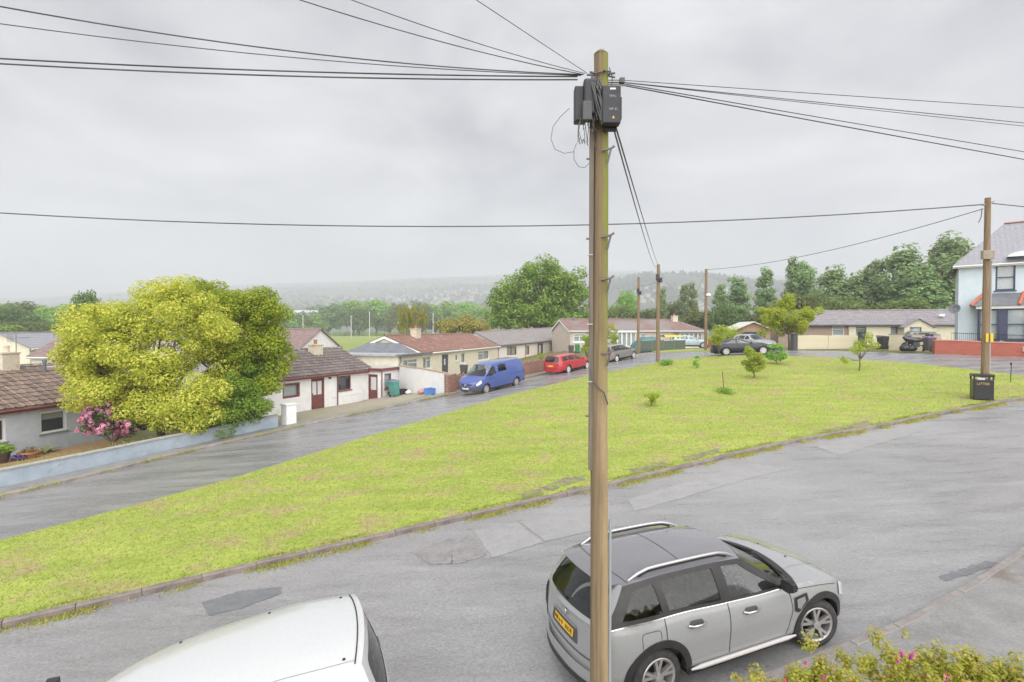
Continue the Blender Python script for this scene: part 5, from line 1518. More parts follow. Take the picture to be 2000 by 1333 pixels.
# ------------------------------------------------------------------ walls, gates, fences
def wall_run(name, label, pts, h, th, m, cap=None, cat='wall', z_of=None, caph=.05, sink=.25, group=None, n=0):
    root = thing(name, label, cat, (pts[0][0], pts[0][1], 0), 0, group)
    P = smooth_line(pts, n) if n else np.array(pts, float)
    ox, oy = pts[0][:2]
    hs_ = h if isinstance(h, (list, tuple)) else [h] * len(P)
    if len(hs_) != len(P): hs_ = np.interp(np.linspace(0, 1, len(P)), np.linspace(0, 1, len(hs_)), hs_)
    T = np.gradient(P, axis=0); T /= np.hypot(T[:, 0], T[:, 1])[:, None]; N_ = np.stack([-T[:, 1], T[:, 0]], 1)
    Z = np.array([g1(*p) for p in P]) if z_of is None else np.array([z_of(*p) for p in P])
    def prof(hw, lo, hi):
        a, b = P + N_ * hw, P - N_ * hw
        f = lambda q, z: np.stack([q[:, 0] - ox, q[:, 1] - oy, z], 1)
        return [f(a, lo), f(a, hi), f(b, hi), f(b, lo), f(a, lo)]
    mb = MB(); rows = np.array(prof(th / 2, Z - sink, Z + hs_)); mb.grid(rows)
    for k in (0, -1): mb.add([tuple(rows[j][k]) for j in range(4)], [(0, 1, 2, 3)])
    mb.build('wall_body', m, root, merge=.001)
    if cap:
        mb = MB(); rows = np.array(prof(th / 2 + .035, Z + hs_ + .001, Z + hs_ + caph)); mb.grid(rows)
        for k in (0, -1): mb.add([tuple(rows[j][k]) for j in range(4)], [(0, 1, 2, 3)])
        mb.build('coping', cap, root, merge=.001)
    return root
BLUEGREY = mat('blue grey painted render', (.30, .36, .42), .8, (.38, .44, .50), 2.5, bump=.5, bscale=10, col3=(.24, .27, .28), v3=1.5, r3=(.6, .8))
COPE = mat('stone coping', (.30, .29, .27), .85, (.40, .38, .35), 6)
TCOPE = mat('terracotta coping', (.34, .22, .15), .85, (.46, .34, .24), 6)
BRICK = mat('red brick', (.24, .085, .055), .85, (.34, .15, .10), 9, .3, .7, bump=.5, bscale=30)
def brickmat(name, c1, c2, mortar, sc=1.0, rough=.85):
    m = bpy.data.materials.new(name); m.use_nodes = True; t = m.node_tree; N = t.nodes; L = t.links; p = N['Principled BSDF']
    tc_ = N.new('ShaderNodeTexCoord'); sx = N.new('ShaderNodeSeparateXYZ'); L.new(tc_.outputs['Object'], sx.inputs[0])
    ad = N.new('ShaderNodeMath'); ad.operation = 'ADD'; L.new(sx.outputs[0], ad.inputs[0]); L.new(sx.outputs[1], ad.inputs[1])
    cb = N.new('ShaderNodeCombineXYZ'); L.new(ad.outputs[0], cb.inputs[0]); L.new(sx.outputs[2], cb.inputs[1])
    b = N.new('ShaderNodeTexBrick'); L.new(cb.outputs[0], b.inputs['Vector'])
    b.inputs['Color1'].default_value = (*c1, 1); b.inputs['Color2'].default_value = (*c2, 1); b.inputs['Mortar'].default_value = (*mortar, 1)
    b.inputs['Scale'].default_value = 1.0; b.inputs['Brick Width'].default_value = .225 * sc; b.inputs['Row Height'].default_value = .075 * sc; b.inputs['Mortar Size'].default_value = .010 * sc
    L.new(b.outputs[0], p.inputs['Base Color']); p.inputs['Roughness'].default_value = rough
    bp = N.new('ShaderNodeBump'); bp.inputs['Strength'].default_value = .5; bp.inputs['Distance'].default_value = .01; L.new(b.outputs['Fac'], bp.inputs['Height']); bp.invert = True
    L.new(bp.outputs[0], p.inputs['Normal'])
    return m
BRICK = brickmat('red brick bond', (.23, .085, .055), (.33, .14, .10), (.30, .26, .22))
BLOCK_RED = brickmat('red painted blockwork', (.32, .075, .05), (.37, .10, .065), (.27, .08, .055), 2.0, .7)
BLOCK_CREAM = mat('cream painted wall', (.62, .56, .40), .8, (.70, .64, .48), 2, bump=.3, col3=(.40, .34, .26), v3=.8, r3=(.62, .85))

lw = offset_line(LINE_D[:5], 1.32)
lw = [p for p in lw if 6 < p[1] < 26.0]
wl_ = wall_run('garden_wall', 'low blue grey rendered garden wall along the footway by the grey bungalow', lw, .62, .22, BLUEGREY, COPE, n=40)
pe = lw[-1]; pil = thing('gate_pillar', 'white rendered gate pillar at the end of the blue grey wall', 'pillar', (pe[0] + .38, pe[1] + .5, g1(pe[0] + .4, pe[1] + .5)), math.atan2(.8, .6))
MB().box(-.27, -.27, -.3, .27, .27, 1.05).build('pillar_body', RENDER_WHITE, pil, bevel=.03)
MB().box(-.30, -.30, 1.053, .30, .30, 1.12).build('pillar_cap', RENDER_WHITE, pil, bevel=.02)
# white wall stepping down from the white bungalow to the road
wa, wb_, wc_ = at(781, 768, 39.0), at(815, 768, 36.4), at(882, 770, 33.0)
zw = lambda x, y: g1(x, y)
wall_run('boundary_wall', 'white rendered boundary wall with brown coping between the white and cream bungalows', [(wa.x, wa.y), (wb_.x, wb_.y), (wc_.x, wc_.y)], [1.95, 1.75, 1.25], .22, RENDER_WHITE, TCOPE, n=16)
bw0 = at(884, 768, 33.0); bw1 = at(1072, 735, 44.5)
P0 = Vector((bw0.x - .1, bw0.y + .3)); P1 = Vector((bw0.x + 1.1, bw0.y + 1.6))
lnd = offset_line(LINE_D[4:8], 1.45)
lnd = [p for p in lnd if p[1] > P0.y + .3]
wall_run('brick_wall', 'red brick garden wall with jagged top behind the blue van and red car', [tuple(P0)] + lnd[:9], .85, .24, BRICK, None, n=30)
_bw = bpy.data.objects['brick_wall']
rnd = random.Random(2); PW = smooth_line([tuple(P0)] + lnd[:9], 46)
for i in range(45):
    a, b = PW[i], PW[i + 1]; an = math.atan2(b[1]-a[1], b[0]-a[0])
    if i == 0:
        mb = MB(); mb.prism([(-.15, 0), (.15, 0), (.13, .12), (.05, .19), (-.08, .17), (-.14, .09)], -.11, .11, axes=(0, 2, 1)); cm = mb.mesh('coping_stone', BRICK)
    link('coping_stone', cm, _bw, (a[0] - P0.x, a[1] - P0.y, g1(*a) + .845), (0, 0, an), (rnd.uniform(.8, 1.25), 1, rnd.uniform(.5, 1.5)))
wall_run('gate_pier', 'short brick pier where the white wall meets the brick wall', [tuple(P0 + Vector((-.25, -.35))), tuple(P0 + Vector((.12, .08)))], 1.25, .5, BRICK, COPE)

# cream gates and posts
ga_, gb_ = at(1557, 684, 43.2), at(1676, 679, 44.6)
gate = thing('driveway_gate', 'pair of solid cream boarded driveway gates between dark posts', 'gate', (ga_.x, ga_.y, g1(ga_.x, ga_.y)), math.atan2(gb_.y - ga_.y, gb_.x - ga_.x))
GL_ = math.hypot(gb_.x - ga_.x, gb_.y - ga_.y)
gz = g1(gb_.x, gb_.y) - g1(ga_.x, ga_.y)
for k in range(2):
    fr = MB(); fr.box(k*GL_/2 + .02, .03, .05, (k+1)*GL_/2 - .02, .07, .15); fr.box(k*GL_/2 + .02, .03, 1.0, (k+1)*GL_/2 - .02, .07, 1.1)
    lf = fr.build('gate_leaf', BLOCK_CREAM, gate)
    nb = 15; w = (GL_/2 - .05) / nb; pm2 = None
    for i in range(nb):
        if pm2 is None: pm2 = MB().box(0, -.0, .05, w - .008, .028, 1.18).mesh('board', BLOCK_CREAM)
        link('board', pm2, lf, (k*GL_/2 + .025 + i*w, 0, .02 + .04 * math.sin(i / nb * math.pi) * (1 if k == 0 else .5)))
for lab, x in (('left', -.32), ('right', GL_ + .3)):
    c_, s_ = math.cos(gate.rotation_euler.z), math.sin(gate.rotation_euler.z)
    po = thing('gate_post', f'dark square gate post at the {lab} end of the cream gates', 'post', (ga_.x + c_*x, ga_.y + s_*x, g1(ga_.x + c_*x, ga_.y + s_*x)), gate.rotation_euler.z)
    MB().box(-.2, -.2, -.2, .2, .2, 1.32).build('post_body', mat('dark grey render', (.06, .06, .065), .8, (.09, .09, .095), 5), po, bevel=.02)
    MB().box(-.23, -.23, 1.322, .23, .23, 1.38).build('post_cap', GREYF, po, bevel=.01)
a_, b_ = at(1737, 688, 41.0), at(1770, 688, 40.0)
wall_run('boundary_wall', 'cream painted low wall between the wheelie bins', [(a_.x, a_.y), (b_.x, b_.y), (at(1836, 680, 38.4).x, 38.4)], 1.12, .22, BLOCK_CREAM, COPE)
r0 = Vector((28.0, 34.75)); r1_ = Vector((34.6, 34.35))
rw_ = wall_run('front_wall', 'red painted blockwork front wall before the pale blue house', [tuple(r0), (31, 34.6), tuple(r1_), (40, 33.9)], .86, .22, BLOCK_RED, mat('pale red coping', (.48, .20, .15), .8, (.54, .26, .20), 5), caph=.07, n=14)
rail = thing('railing', 'thin dark iron railing on top of the red wall', 'railing', (0, 0, 0))
RP = smooth_line([(29.4, 35.0), (33, 34.85), (37, 34.55)], 60)
rz = [g1(*p) + .95 for p in RP]; rail.location = (RP[0][0], RP[0][1], rz[0])
tr = MB(); tr.tube([(p[0]-RP[0][0], p[1]-RP[0][1], z - rz[0] + .42) for p, z in zip(RP, rz)], .016, 6); tr.build('top_rail', CARBLACK, rail)
bar = MB().tube([(0, 0, -.12), (0, 0, .47)], .008, 5).mesh('bar', CARBLACK)
for p, z in zip(RP, rz): link('bar', bar, rail, (p[0]-RP[0][0], p[1]-RP[0][1], z - rz[0]))
MB().box(-.1, -.15, 0, .35, .15, .3).build('wall_block', RENDER_WHITE, rw_, loc=(33.6 - 28.0, 34.2 - 34.75, 2.75 + .35))
# green mesh fence at the far driveway
fa_, fb_ = at(1251, 686, 54), at(1338, 683, 56.5)
GMESH = mat('green windbreak mesh', (.07, .10, .08), .8, (.12, .15, .125), 8)
fe = thing('mesh_fence', 'low green mesh fence in front of the long bungalow', 'fence', (fa_.x, fa_.y, fa_.z), math.atan2(fb_.y - fa_.y, fb_.x - fa_.x))
FL = math.hypot(fb_.x - fa_.x, fb_.y - fa_.y)
for i in range(5): MB().tube([(FL*i/4, 0, -.2), (FL*i/4, 0, 1.15)], .04, 6).build('fence_post', WOOD_POLE2, fe)
for i in range(4): MB().box(FL*i/4 + .04, -.01, .02, FL*(i+1)/4 - .04, .01, 1.02 + .05 * (i % 2)).build('mesh_panel', GMESH, fe)
tarp = at(1271, 688, 56.5)
TP = thing('covered_car', 'car shape under a teal tarpaulin behind the green mesh fence', 'covered car', (tarp.x, tarp.y, tarp.z), R(10))
tb = MB(); rows = []
for x, h, w in ((-2.1, .05, .55), (-2.05, .75, .75), (-1.6, 1.15, .85), (-1.0, 1.5, .8), (0, 1.58, .8), (.7, 1.5, .8), (1.2, 1.1, .85), (1.9, .95, .82), (2.2, .7, .7), (2.25, .05, .5)):
    row = []
    for k in range(19):
        a = math.pi * k / 18; wob = 1 + .05 * math.sin(k * 2.3 + x * 5)
        row.append((x + .04 * math.sin(k * 3.1), -math.cos(a) * w * (1 + .12 * (1 - math.sin(a))) * wob, max(-.05, h * min(1, math.sin(a) * 1.5) * wob)))
    rows.append(row)
tb.grid(rows).build('tarpaulin', mat('teal tarpaulin', (.05, .15, .16), .45, (.10, .23, .24), 5, bump=.6, bscale=6), TP, smooth=50)
MB().grid([[(x, math.sin(a) * .5, 1.62 + math.cos(a) * .22) for a in np.linspace(-1.5, 1.5, 9)] for x in (1.4, 1.8, 3.0, 3.4)]).build('yellow_cover', mat('yellow plastic', (.60, .46, .04), .4), TP, smooth=50)
# red brown hedge bank fence near the garage
ha, hb_ = at(1383, 665, 57), at(1450, 660, 57)
fbk = thing('board_fence', 'weathered red brown board fence left of the garage', 'fence', (ha.x, ha.y, 2.2), math.atan2(hb_.y - ha.y, hb_.x - ha.x))
bm2 = MB().box(0, 0, -.3, .148, .025, 1.45).mesh('board', mat('red brown boards', (.22, .075, .045), .85, (.30, .12, .07), 5))
for i in range(int((hb_ - ha).length / .15)): link('board', bm2, fbk, (i * .15, 0, rnd.uniform(-.02, .02)))

# ------------------------------------------------------------------ poles and wires
def pole(label, base, h, r0, r1, m, sink=.6, group='telegraph poles'):
    o = thing('telegraph_pole', label, 'pole', base, 0, group)
    mb = MB(); pts, rad = [], []
    for i in range(25):
        t = i / 24; pts.append((.006 * math.sin(t * 9), .006 * math.cos(t * 7), -sink + (h + sink) * t)); rad.append(r0 + (r1 - r0) * t)
    mb.tube(pts, rad, 20); mb.build('shaft', m, o, smooth=60)
    return o
PX, PY = .915, 5.45
pz = g1(PX, PY) + .1
PH = CAMZ + (644.6 - 112) / F * PY - pz
mp_ = pole('tall mossy wooden telegraph pole with junction boxes in the foreground', (PX, PY, pz), PH, .103, .072, WOOD_POLE)
def pl(px, py, dy=0.0):          # point near the main pole, in its own coordinates
    p = at(px, py, PY + dy); return Vector((p.x - PX, p.y - PY, p.z - pz))
MB().lathe([(.001, PH + .035), (.04, PH + .03), (.073, PH - .005)], 16).build('pole_top', WOOD_POLE, mp_, smooth=50)
# timber capping strip on the left, steel conduit on the right
MB().box(-.118, -.050, 3.0, -.078, -.012, PH - .35).build('cable_capping', mat('grey cable capping', (.13, .11, .09), .7, (.19, .16, .13), 8, stretch=(3, 3, .2)), mp_)
MB().tube([(.115, -.02, -.3), (.111, -.02, pl(1190, 1012).z)], .016, 8).build('conduit', mat('grey conduit', (.30, .34, .36), .5), mp_, smooth=60)
STEPG = mat('step iron', (.20, .20, .21), .5, (.15, .13, .12), 12, metal=.5)
for i, py in enumerate((300, 466, 548, 690, 712)):
    if i == 4: continue
    z = pl(1180, py).z
    st = MB(); st.tube([(.0, -.09, z), (.085, -.12, z + .01), (.12, -.115, z + .035)], .012, 6); st.tube([(.085, -.115, z), (.055, -.10, z - .13)], .010, 6)
    st.build('step_iron', STEPG, mp_, smooth=50)
for py in (313, 468, 650, 812):
    z = pl(1150, py).z
    MB().tube([(-.09, -.03, z), (-.15, -.04, z)], .010, 6).build('bolt', STEPG, mp_)
for py in (160, 182, 500, 634, 745):
    z = pl(1150, py).z
    MB().tube([(-.14, -.055, z), (-.088, -.075, z)], .006, 6).build('cable_clip', mat('pale clip', (.5, .5, .48), .6), mp_)
MB().tube([pl(1152, 720, -.1), pl(1155, 738, -.12), pl(1165, 755, -.13), pl(1180, 768, -.12), pl(1187, 790, -.09)], .007, 6).build('loose_cable', CABLE, mp_)
# junction box on the right with marks
zt, zb = pl(1180, 168, -.22).z, pl(1180, 243, -.22).z
MB().box(-.025, -.24, zb, .160, -.13, zt).build('junction_box', BLACK_PL, mp_, bevel=.015)
jb = [o for o in mp_.children if o.name.startswith('junction_box')][0]
MB().box(.01, -.132, zb - .03, .14, -.095, zt - .01).build('box_base', BLACK_PL, jb)
MB().box(.1605, -.20, zb + .06, .176, -.15, zt - .1).build('latch', BLACK_PL, jb)
MB().box(.052, -.2415, zt - .045, .108, -.2402, zt - .028).build('white_label', PLATE_W, jb)
MB().add([(.072, -.2415, zb + .05), (.098, -.2415, zb + .05), (.085, -.2415, zb + .078)], [(0, 1, 2)]).build('warning_label', PLATE_Y, jb)
CHALK = mat('faded white print', (.36, .38, .42), .7)
for tx, zz, xx in (('TMC', zt - .11, .078), ('NP 41', zt - .235, .085)):
    link('lettering', text_mesh(tx, .034, CHALK), jb, (xx, -.2412, zz), (R(90), 0, 0))
# cluster of older boxes and looms on the left
z0 = pl(1130, 240, -.1).z; z1 = pl(1130, 168, -.1).z
MB().box(-.285, -.15, z0 + .0, -.165, -.03, z1 - .02).build('distribution_box', BLACK_PL, mp_, bevel=.012)
MB().box(-.20, -.21, z0 + .05, -.085, -.10, z1 + .03).build('splice_closure', BLACK_PL, mp_, bevel=.02)
MB().box(-.215, -.225, z0 - .02, -.12, -.14, z0 + .17).build('terminal_block', TRIM_G, mp_, bevel=.01)
rs_ = random.Random(11)
for i in range(18):
    a = Vector((rs_.uniform(-.13, -.02), rs_.uniform(-.2, -.12), z1 + rs_.uniform(-.05, .08))); b = Vector((rs_.uniform(-.14, .03), rs_.uniform(-.22, -.14), z0 + rs_.uniform(-.08, .05)))
    m_ = (a + b) / 2 + Vector((rs_.uniform(-.05, .05), rs_.uniform(-.06, .0), rs_.uniform(-.05, .05)))
    MB().tube([a, a.lerp(m_, .5) + Vector((.02*rs_.uniform(-1, 1), 0, 0)), m_, m_.lerp(b, .5) + Vector((.02*rs_.uniform(-1, 1), 0, 0)), b], .007 + .003 * rs_.random(), 6).build('cable_loom', CABLE, mp_, smooth=60)
for i in range(12):      # tails hanging under the boxes
    x = rs_.uniform(-.24, -.09); y = rs_.uniform(-.17, -.07); zz = z0 + .02; L_ = rs_.uniform(.10, .28)
    MB().tube([(x, y, zz), (x + rs_.uniform(-.02, .03), y, zz - L_ * .5), (x + rs_.uniform(-.03, .04), y, zz - L_), (x + rs_.uniform(-.01, .06), y, zz - L_ * .8)], .004, 5).build('cable_tail', rs_.choice([CABLE, CABLE_G, CABLE_G]), mp_)
MB().tube([pl(1112, 212, -.1)] + [pl(*q, -.1) for q in ((1095, 228), (1080, 248), (1076, 272), (1084, 292), (1102, 300), (1120, 297))] + [pl(1126, 280, -.1)], .003, 5).build('cable_loop', CABLE, mp_)
MB().tube([pl(1121, 295, -.1), pl(1121, 312, -.1), pl(1130, 326, -.1), pl(1142, 328, -.1), pl(1152, 318, -.09)], .003, 5).build('cable_loop', CABLE, mp_)
zz = pl(1170, 148).z
MB().tube([(math.cos(a) * .092, math.sin(a) * .092, zz + .02 * math.cos(a)) for a in np.linspace(0, 2*math.pi, 20)[:-1]], .009, 6, closed=True).build('ring_head', STEPG, mp_)
for a in (-2.9, -2.5, -.5, .1, -1.4): MB().tube([(math.cos(a)*.085, math.sin(a)*.085, zz), (math.cos(a)*.15, math.sin(a)*.15, zz - .01)], .012, 6).build('hook', STEPG, mp_)
MB().tube([pl(1190, 132) , pl(1196, 150), pl(1195, 165), pl(1185, 178)], .005, 5).build('jumper', CABLE, mp_)
MB().box(.02, -.13, z0 - .06, .09, -.085, z0 - .015).build('white_clamp', PLATE_W, mp_)

def wire(label, pts_or_ab, sag=.0, r=.008, m=CABLE, n=24, group='overhead cables'):
    a, b = Vector(pts_or_ab[0]), Vector(pts_or_ab[1])
    L_ = (b - a)
    pts = [L_ * (i / n) + Vector((0, 0, -4 * sag * (i / n) * (1 - i / n))) for i in range(n + 1)]
    mb = MB(); mb.tube(pts, r * .8, 6)
    o = mb.build('overhead_cable', m, None, smooth=60, loc=a)
    tag(o, label, 'cable', group)
    return o
hub_l = at(1140, 150, PY - .05); hub_r = at(1204, 158, PY)
def beyond(a, b, k): return a + (b - a) * k
left = [((0, 100), (1128, 150), 5.0, 'upper of the twin thick cables running level to the left from the main pole', .010, .05),
        ((0, 107), (1128, 156), 5.0, 'lower of the twin thick cables running level to the left from the main pole', .010, .06),
        ((0, 14), (1135, 148), 4.55, 'cable reaching the left edge near the top corner', .006, .10),
        ((140, 0), (1138, 146), 4.35, 'cable leaving the top edge near the left corner', .008, .11),
        ((640, 0), (1140, 146), 4.28, 'cable leaving the top edge left of the middle, the left of a close pair', .006, .05),
        ((724, 0), (1143, 144), 4.28, 'cable leaving the top edge left of the middle, the right of a close pair', .005, .04),
        ((930, 0), (1146, 143), 4.28, 'thin single cable leaving the top edge just left of the main pole', .004, .0)]
for a, b, y, lab, r, sg in left:
    A = at(*a, y); B = at(*b, PY - .05)
    wire(lab, (B, beyond(B, A, 1.5)), sg * 1.6, r)
right = [((2000, 207), (1215, 157), 6.2, 'topmost cable running right from the main pole', .005, .03), ((2000, 236), (1215, 161), 6.65, 'second cable running right from the main pole', .006, .04),
         ((2000, 241), (1218, 162), 6.65, 'third cable running right from the main pole', .005, .05), ((2000, 292), (1222, 165), 7.75, 'fourth cable running right from the main pole', .007, .05),
         ((2000, 306), (1222, 168), 7.75, 'lowest thick cable running right from the main pole', .009, .06)]
for a, b, y, lab, r, sg in right:
    A = at(*a, y); B = at(*b, PY)
    wire(lab, (B, beyond(B, A, 4.2)), sg * 1.0, r, n=48)
    MB().tube([(hub_r.x - PX - .12, 0, B.z - pz), (B.x - PX, B.y - PY, B.z - pz)], .005, 5).build('tail', CABLE, mp_)
MB().box(hub_r.x - PX + .03, -.03, hub_r.z - pz - .03, hub_r.x - PX + .08, .01, hub_r.z - pz + .02).build('dead_end_clamp', CABLE, mp_)

# poles beyond the green
pb = on_ground(1285, 712.5); p1z = pb
pA = Vector((11.15, 40.0, g1(11.15, 40.0))); poleA = pole('mossy pole at the back edge of the green beside the road', pA, at(1283, 517, 40).z - pA.z, .15, .115, WOOD_POLE2)
pB_ = at(1246.5, 691.5, 52); pB_.z = g1(pB_.x, pB_.y); poleB = pole('pole carrying dark boxes beyond the taupe hatchback', pB_, at(1246, 542, 52).z - pB_.z, .14, .11, WOOD_POLE2)
pC = at(1378, 688.5, 51); pC.z = g1(pC.x, pC.y); poleC = pole('pole with white lamp fitting by the far verge', pC, at(1379, 526, 51).z - pC.z, .15, .12, WOOD_POLE2)
pD = Vector((at(1922, 775, 24.3).x, 24.3, 0)); pD.z = g1(pD.x, pD.y); poleD = pole('brown pole rising behind the black litter bin at the right', pD, at(1929, 387, 24.3).z - pD.z, .15, .115, WOOD_POLE2)
for po, zz in ((poleA, 6.4), (poleB, 6.3)):
    MB().box(-.22, -.3, zz - .25, .0, -.12, zz + .2).build('junction_box', BLACK_PL, po, bevel=.02)
    MB().box(.02, -.28, zz - .4, .24, -.1, zz - .05).build('junction_box', BLACK_PL, po, bevel=.02)
MB().lathe([(.04, 0), (.22, .02), (.25, .12), (.2, .22), (.08, .26)], 14, origin=(.2, -.1, 5.3)).build('lamp', RENDER_WHITE, poleC, smooth=50)
MB().tube([(.0, -.02, 5.2), (.2, -.1, 5.35)], .03, 6).build('lamp_arm', STEEL, poleC)
hD = at(1929, 387, 24.3).z - pD.z
MB().box(-.42, -.30, hD - 2.85, .10, -.14, hD - 2.45).build('timber_block', mat('old timber block', (.26, .22, .16), .9, (.34, .29, .22), 6), poleD, bevel=.02)
for px_, w_ in ((-.12, .06), (.08, .09)): MB().box(px_, -.18, 2.6, px_ + w_ + .05, -.15, 3.0).build('yellow_band', mat('yellow sign', (.62, .46, .03), .5), poleD)
MB().tube([(.13, -.1, -.2), (.13, -.1, hD - 2.9)], .035, 6).build('capping', mat('pale cable capping', (.34, .33, .31), .7), poleD)
MB().tube([(-.25, 0, hD - .35), (.3, 0, hD - .15)], .03, 6).build('bracket', STEEL, poleD)
MB().tube([(-.3, -.05, hD - .5), (-.34, -.05, hD - .9), (-.45, -.05, hD - 1.15)], .02, 5).build('cable_tail', CABLE, poleD)
tD = Vector((pD.x, pD.y, pD.z + hD))
wire('long thick cable crossing the whole view level from the right pole to the left edge', (tD + Vector((-.2, 0, -.3)), Vector((-34, 23.0, 10.55))), 1.25, .032)
wire('cable from the right pole down to the pole with the lamp', (tD + Vector((-.2, 0, -.5)), pC + Vector((0, 0, at(1379, 527, 51).z - pC.z))), .55, .022)
wire('cable leaving the right pole towards the right edge', (tD + Vector((.2, 0, -.25)), tD + Vector((22, 4, .3))), .4, .028)
jx = at(1197, 246, PY - .1); tA = pA + Vector((0, 0, at(1283, 517, 40).z - pA.z))
wire('left of the two drop wires from the junction box to the pole beyond the green', (jx, tA + Vector((-.2, 0, -.25))), .25, .012)
wire('right of the two drop wires from the junction box to the pole beyond the green', (jx + Vector((.02, 0, .02)), tA + Vector((.0, 0, -.1))), .10, .012)
tB = pB_ + Vector((0, 0, at(1246, 542, 52).z - pB_.z)); tC = pC + Vector((0, 0, at(1379, 526, 51).z - pC.z))
wire('thin wire between the mossy pole and the pole with dark boxes', (tA + Vector((0, 0, -1.2)), tB + Vector((0, 0, -.8))), .2, .015)
wire('thin wire from the pole with the lamp to the long bungalow', (tC + Vector((0, 0, -.1)), W(H5, s5(1335), 1.0, 3.2)), .4, .014)
wire('thin wire from the pole with dark boxes to the grey roofed bungalow', (tB + Vector((0, 0, -.8)), W(H4, 14, 0, 3.2)), .5, .014)

# ------------------------------------------------------------------ street furniture and bins
lb = at(1917, 779, 23.75); lb.z = g1(lb.x, lb.y) + .08
LBN = thing('litter_bin', 'black square litter bin with gold lettering standing at the foot of the right pole', 'litter bin', lb, R(-28))
GLOSSB = mat('gloss black plastic', (.008, .008, .011), .35, coat=.2)
bb = MB(); bb.box(-.36, -.30, 0, .36, .30, .90); bb.build('bin_body', GLOSSB, LBN, bevel=.03)
for x in (-.33, .33):
    for y in (-.27, .27): MB().box(x - .03, y - .03, .903, x + .03, y + .03, 1.03).build('corner_post', GLOSSB, LBN)
MB().box(-.38, -.32, 1.033, .38, .32, 1.16).build('bin_lid', GLOSSB, LBN, bevel=.03)
MB().box(-.22, -.27, .905, .05, -.2, 1.0).build('bin_liner', mat('white bin bag', (.6, .6, .6), .4), LBN)
link('lettering', text_mesh('LITTER', .15, mat('gold lettering', (.50, .36, .10), .4)), LBN, (-.02, -.302, .72), (R(90), 0, 0))
MB().lathe([(.001, 0), (.09, .0)], 16).build('sticker', PLATE_W, LBN, loc=(.3625, .0, .45), rot=(0, R(90), 0))
mk = at(1974, 735, 27); mk.z = g1(mk.x, mk.y) + .08
MK = thing('marker_post', 'thin dark marker post near the right end of the green', 'post', mk)
MB().tube([(0, 0, -.2), (0.02, 0, 1.0)], .018, 6).build('stake', CARBLACK, MK); MB().box(-.03, -.02, .9, .04, .02, 1.02).build('stake_cap', CARBLACK, MK)

def wheelie(label, loc, rot, bodym, lidm, h=1.06, w=.56, tilt=0.0):
    o = thing('wheelie_bin', label, 'bin', loc, 0, 'wheelie bins', rot=(tilt, 0, rot))
    mb = MB(); b, t = w * .40, w * .5
    mb.add([(-b, -b, .06), (b, -b, .06), (b, b, .06), (-b, b, .06), (-t, -t*1.1, h - .1), (t, -t*1.1, h - .1), (t, t*1.1, h - .1), (-t, t*1.1, h - .1)],
           [(0,3,2,1),(0,1,5,4),(1,2,6,5),(2,3,7,6),(3,0,4,7)])
    mb.build('bin_body', bodym, o, bevel=.03)
    l = MB(); l.add([(-t - .02, -t*1.15, h - .095), (t + .02, -t*1.15, h - .095), (t + .02, t*1.25, h - .05), (-t - .02, t*1.25, h - .05), (-t, -t, h - .04), (t, -t, h - .04), (t, t*1.2, h + .02), (-t, t*1.2, h + .02)],
            [(0,3,2,1),(4,5,6,7),(0,1,5,4),(1,2,6,5),(2,3,7,6),(3,0,4,7)]); l.build('bin_lid', lidm, o, bevel=.015)
    for sg in (-1, 1):
        MB().tube([(sg * b - .03*sg, b + .02, .10), (sg * (b + .03), b + .02, .10)], .10, 14).build('wheel', TYRE, o)
    MB().tube([(-t * .8, t*1.25 + .05, h - .06), (t * .8, t*1.25 + .05, h - .06)], .018, 6).build('handle', bodym, o)
    return o
BINGREY = mat('dark grey bin plastic', (.07, .068, .075), .5, (.10, .097, .105), 4)
BINBLK = mat('black bin plastic', (.03, .03, .032), .5)
PURPLE = mat('purple bin lid', (.20, .10, .26), .5); TEAL = mat('teal green bin plastic', (.06, .24, .20), .5, (.09, .30, .26), 3)
GREENB = mat('green bin plastic', (.03, .20, .07), .5)
th2r = th2
q = W(H2, x_a + .75, -AP - .55, 0); wheelie('dark grey wheelie bin with purple lid against the white porch', (q.x, q.y, g1(q.x, q.y) + .075), th2r, BINGREY, PURPLE)
q = at(772, 782, 36.0); q.z = g1(q.x, q.y); wheelie('teal wheelie bin leaning beside the white porch', (q.x, q.y, q.z + .1), th2r, TEAL, TEAL, tilt=R(-9))
q = at(906, 738, 47); wheelie('dark wheelie bin with pale lid in front of the cream bungalow', (q.x, q.y, g1(q.x, q.y)), th3, BINGREY, mat('pale lilac lid', (.45, .36, .42), .5))
q = on_ground(1122, 689); wheelie('green wheelie bin between the grey roofed and long bungalows', (q.x + .35, q.y, g1(q.x + .3, q.y) - .1), 0, GREENB, GREENB)
wheelie('dark wheelie bin with purple lid between the grey roofed and long bungalows', (q.x - .4, q.y, g1(q.x - .4, q.y) - .1), .2, BINGREY, PURPLE)
q = at(1724, 690, 40); wheelie('black wheelie bin standing before the cream wall', (q.x, q.y, g1(q.x, q.y)), .1, BINBLK, BINBLK)
q = at(1815, 689, 36.6); wheelie('dark grey wheelie bin with purple lid beside the motorbike', (q.x, q.y, g1(q.x, q.y)), -.1, BINGREY, PURPLE)
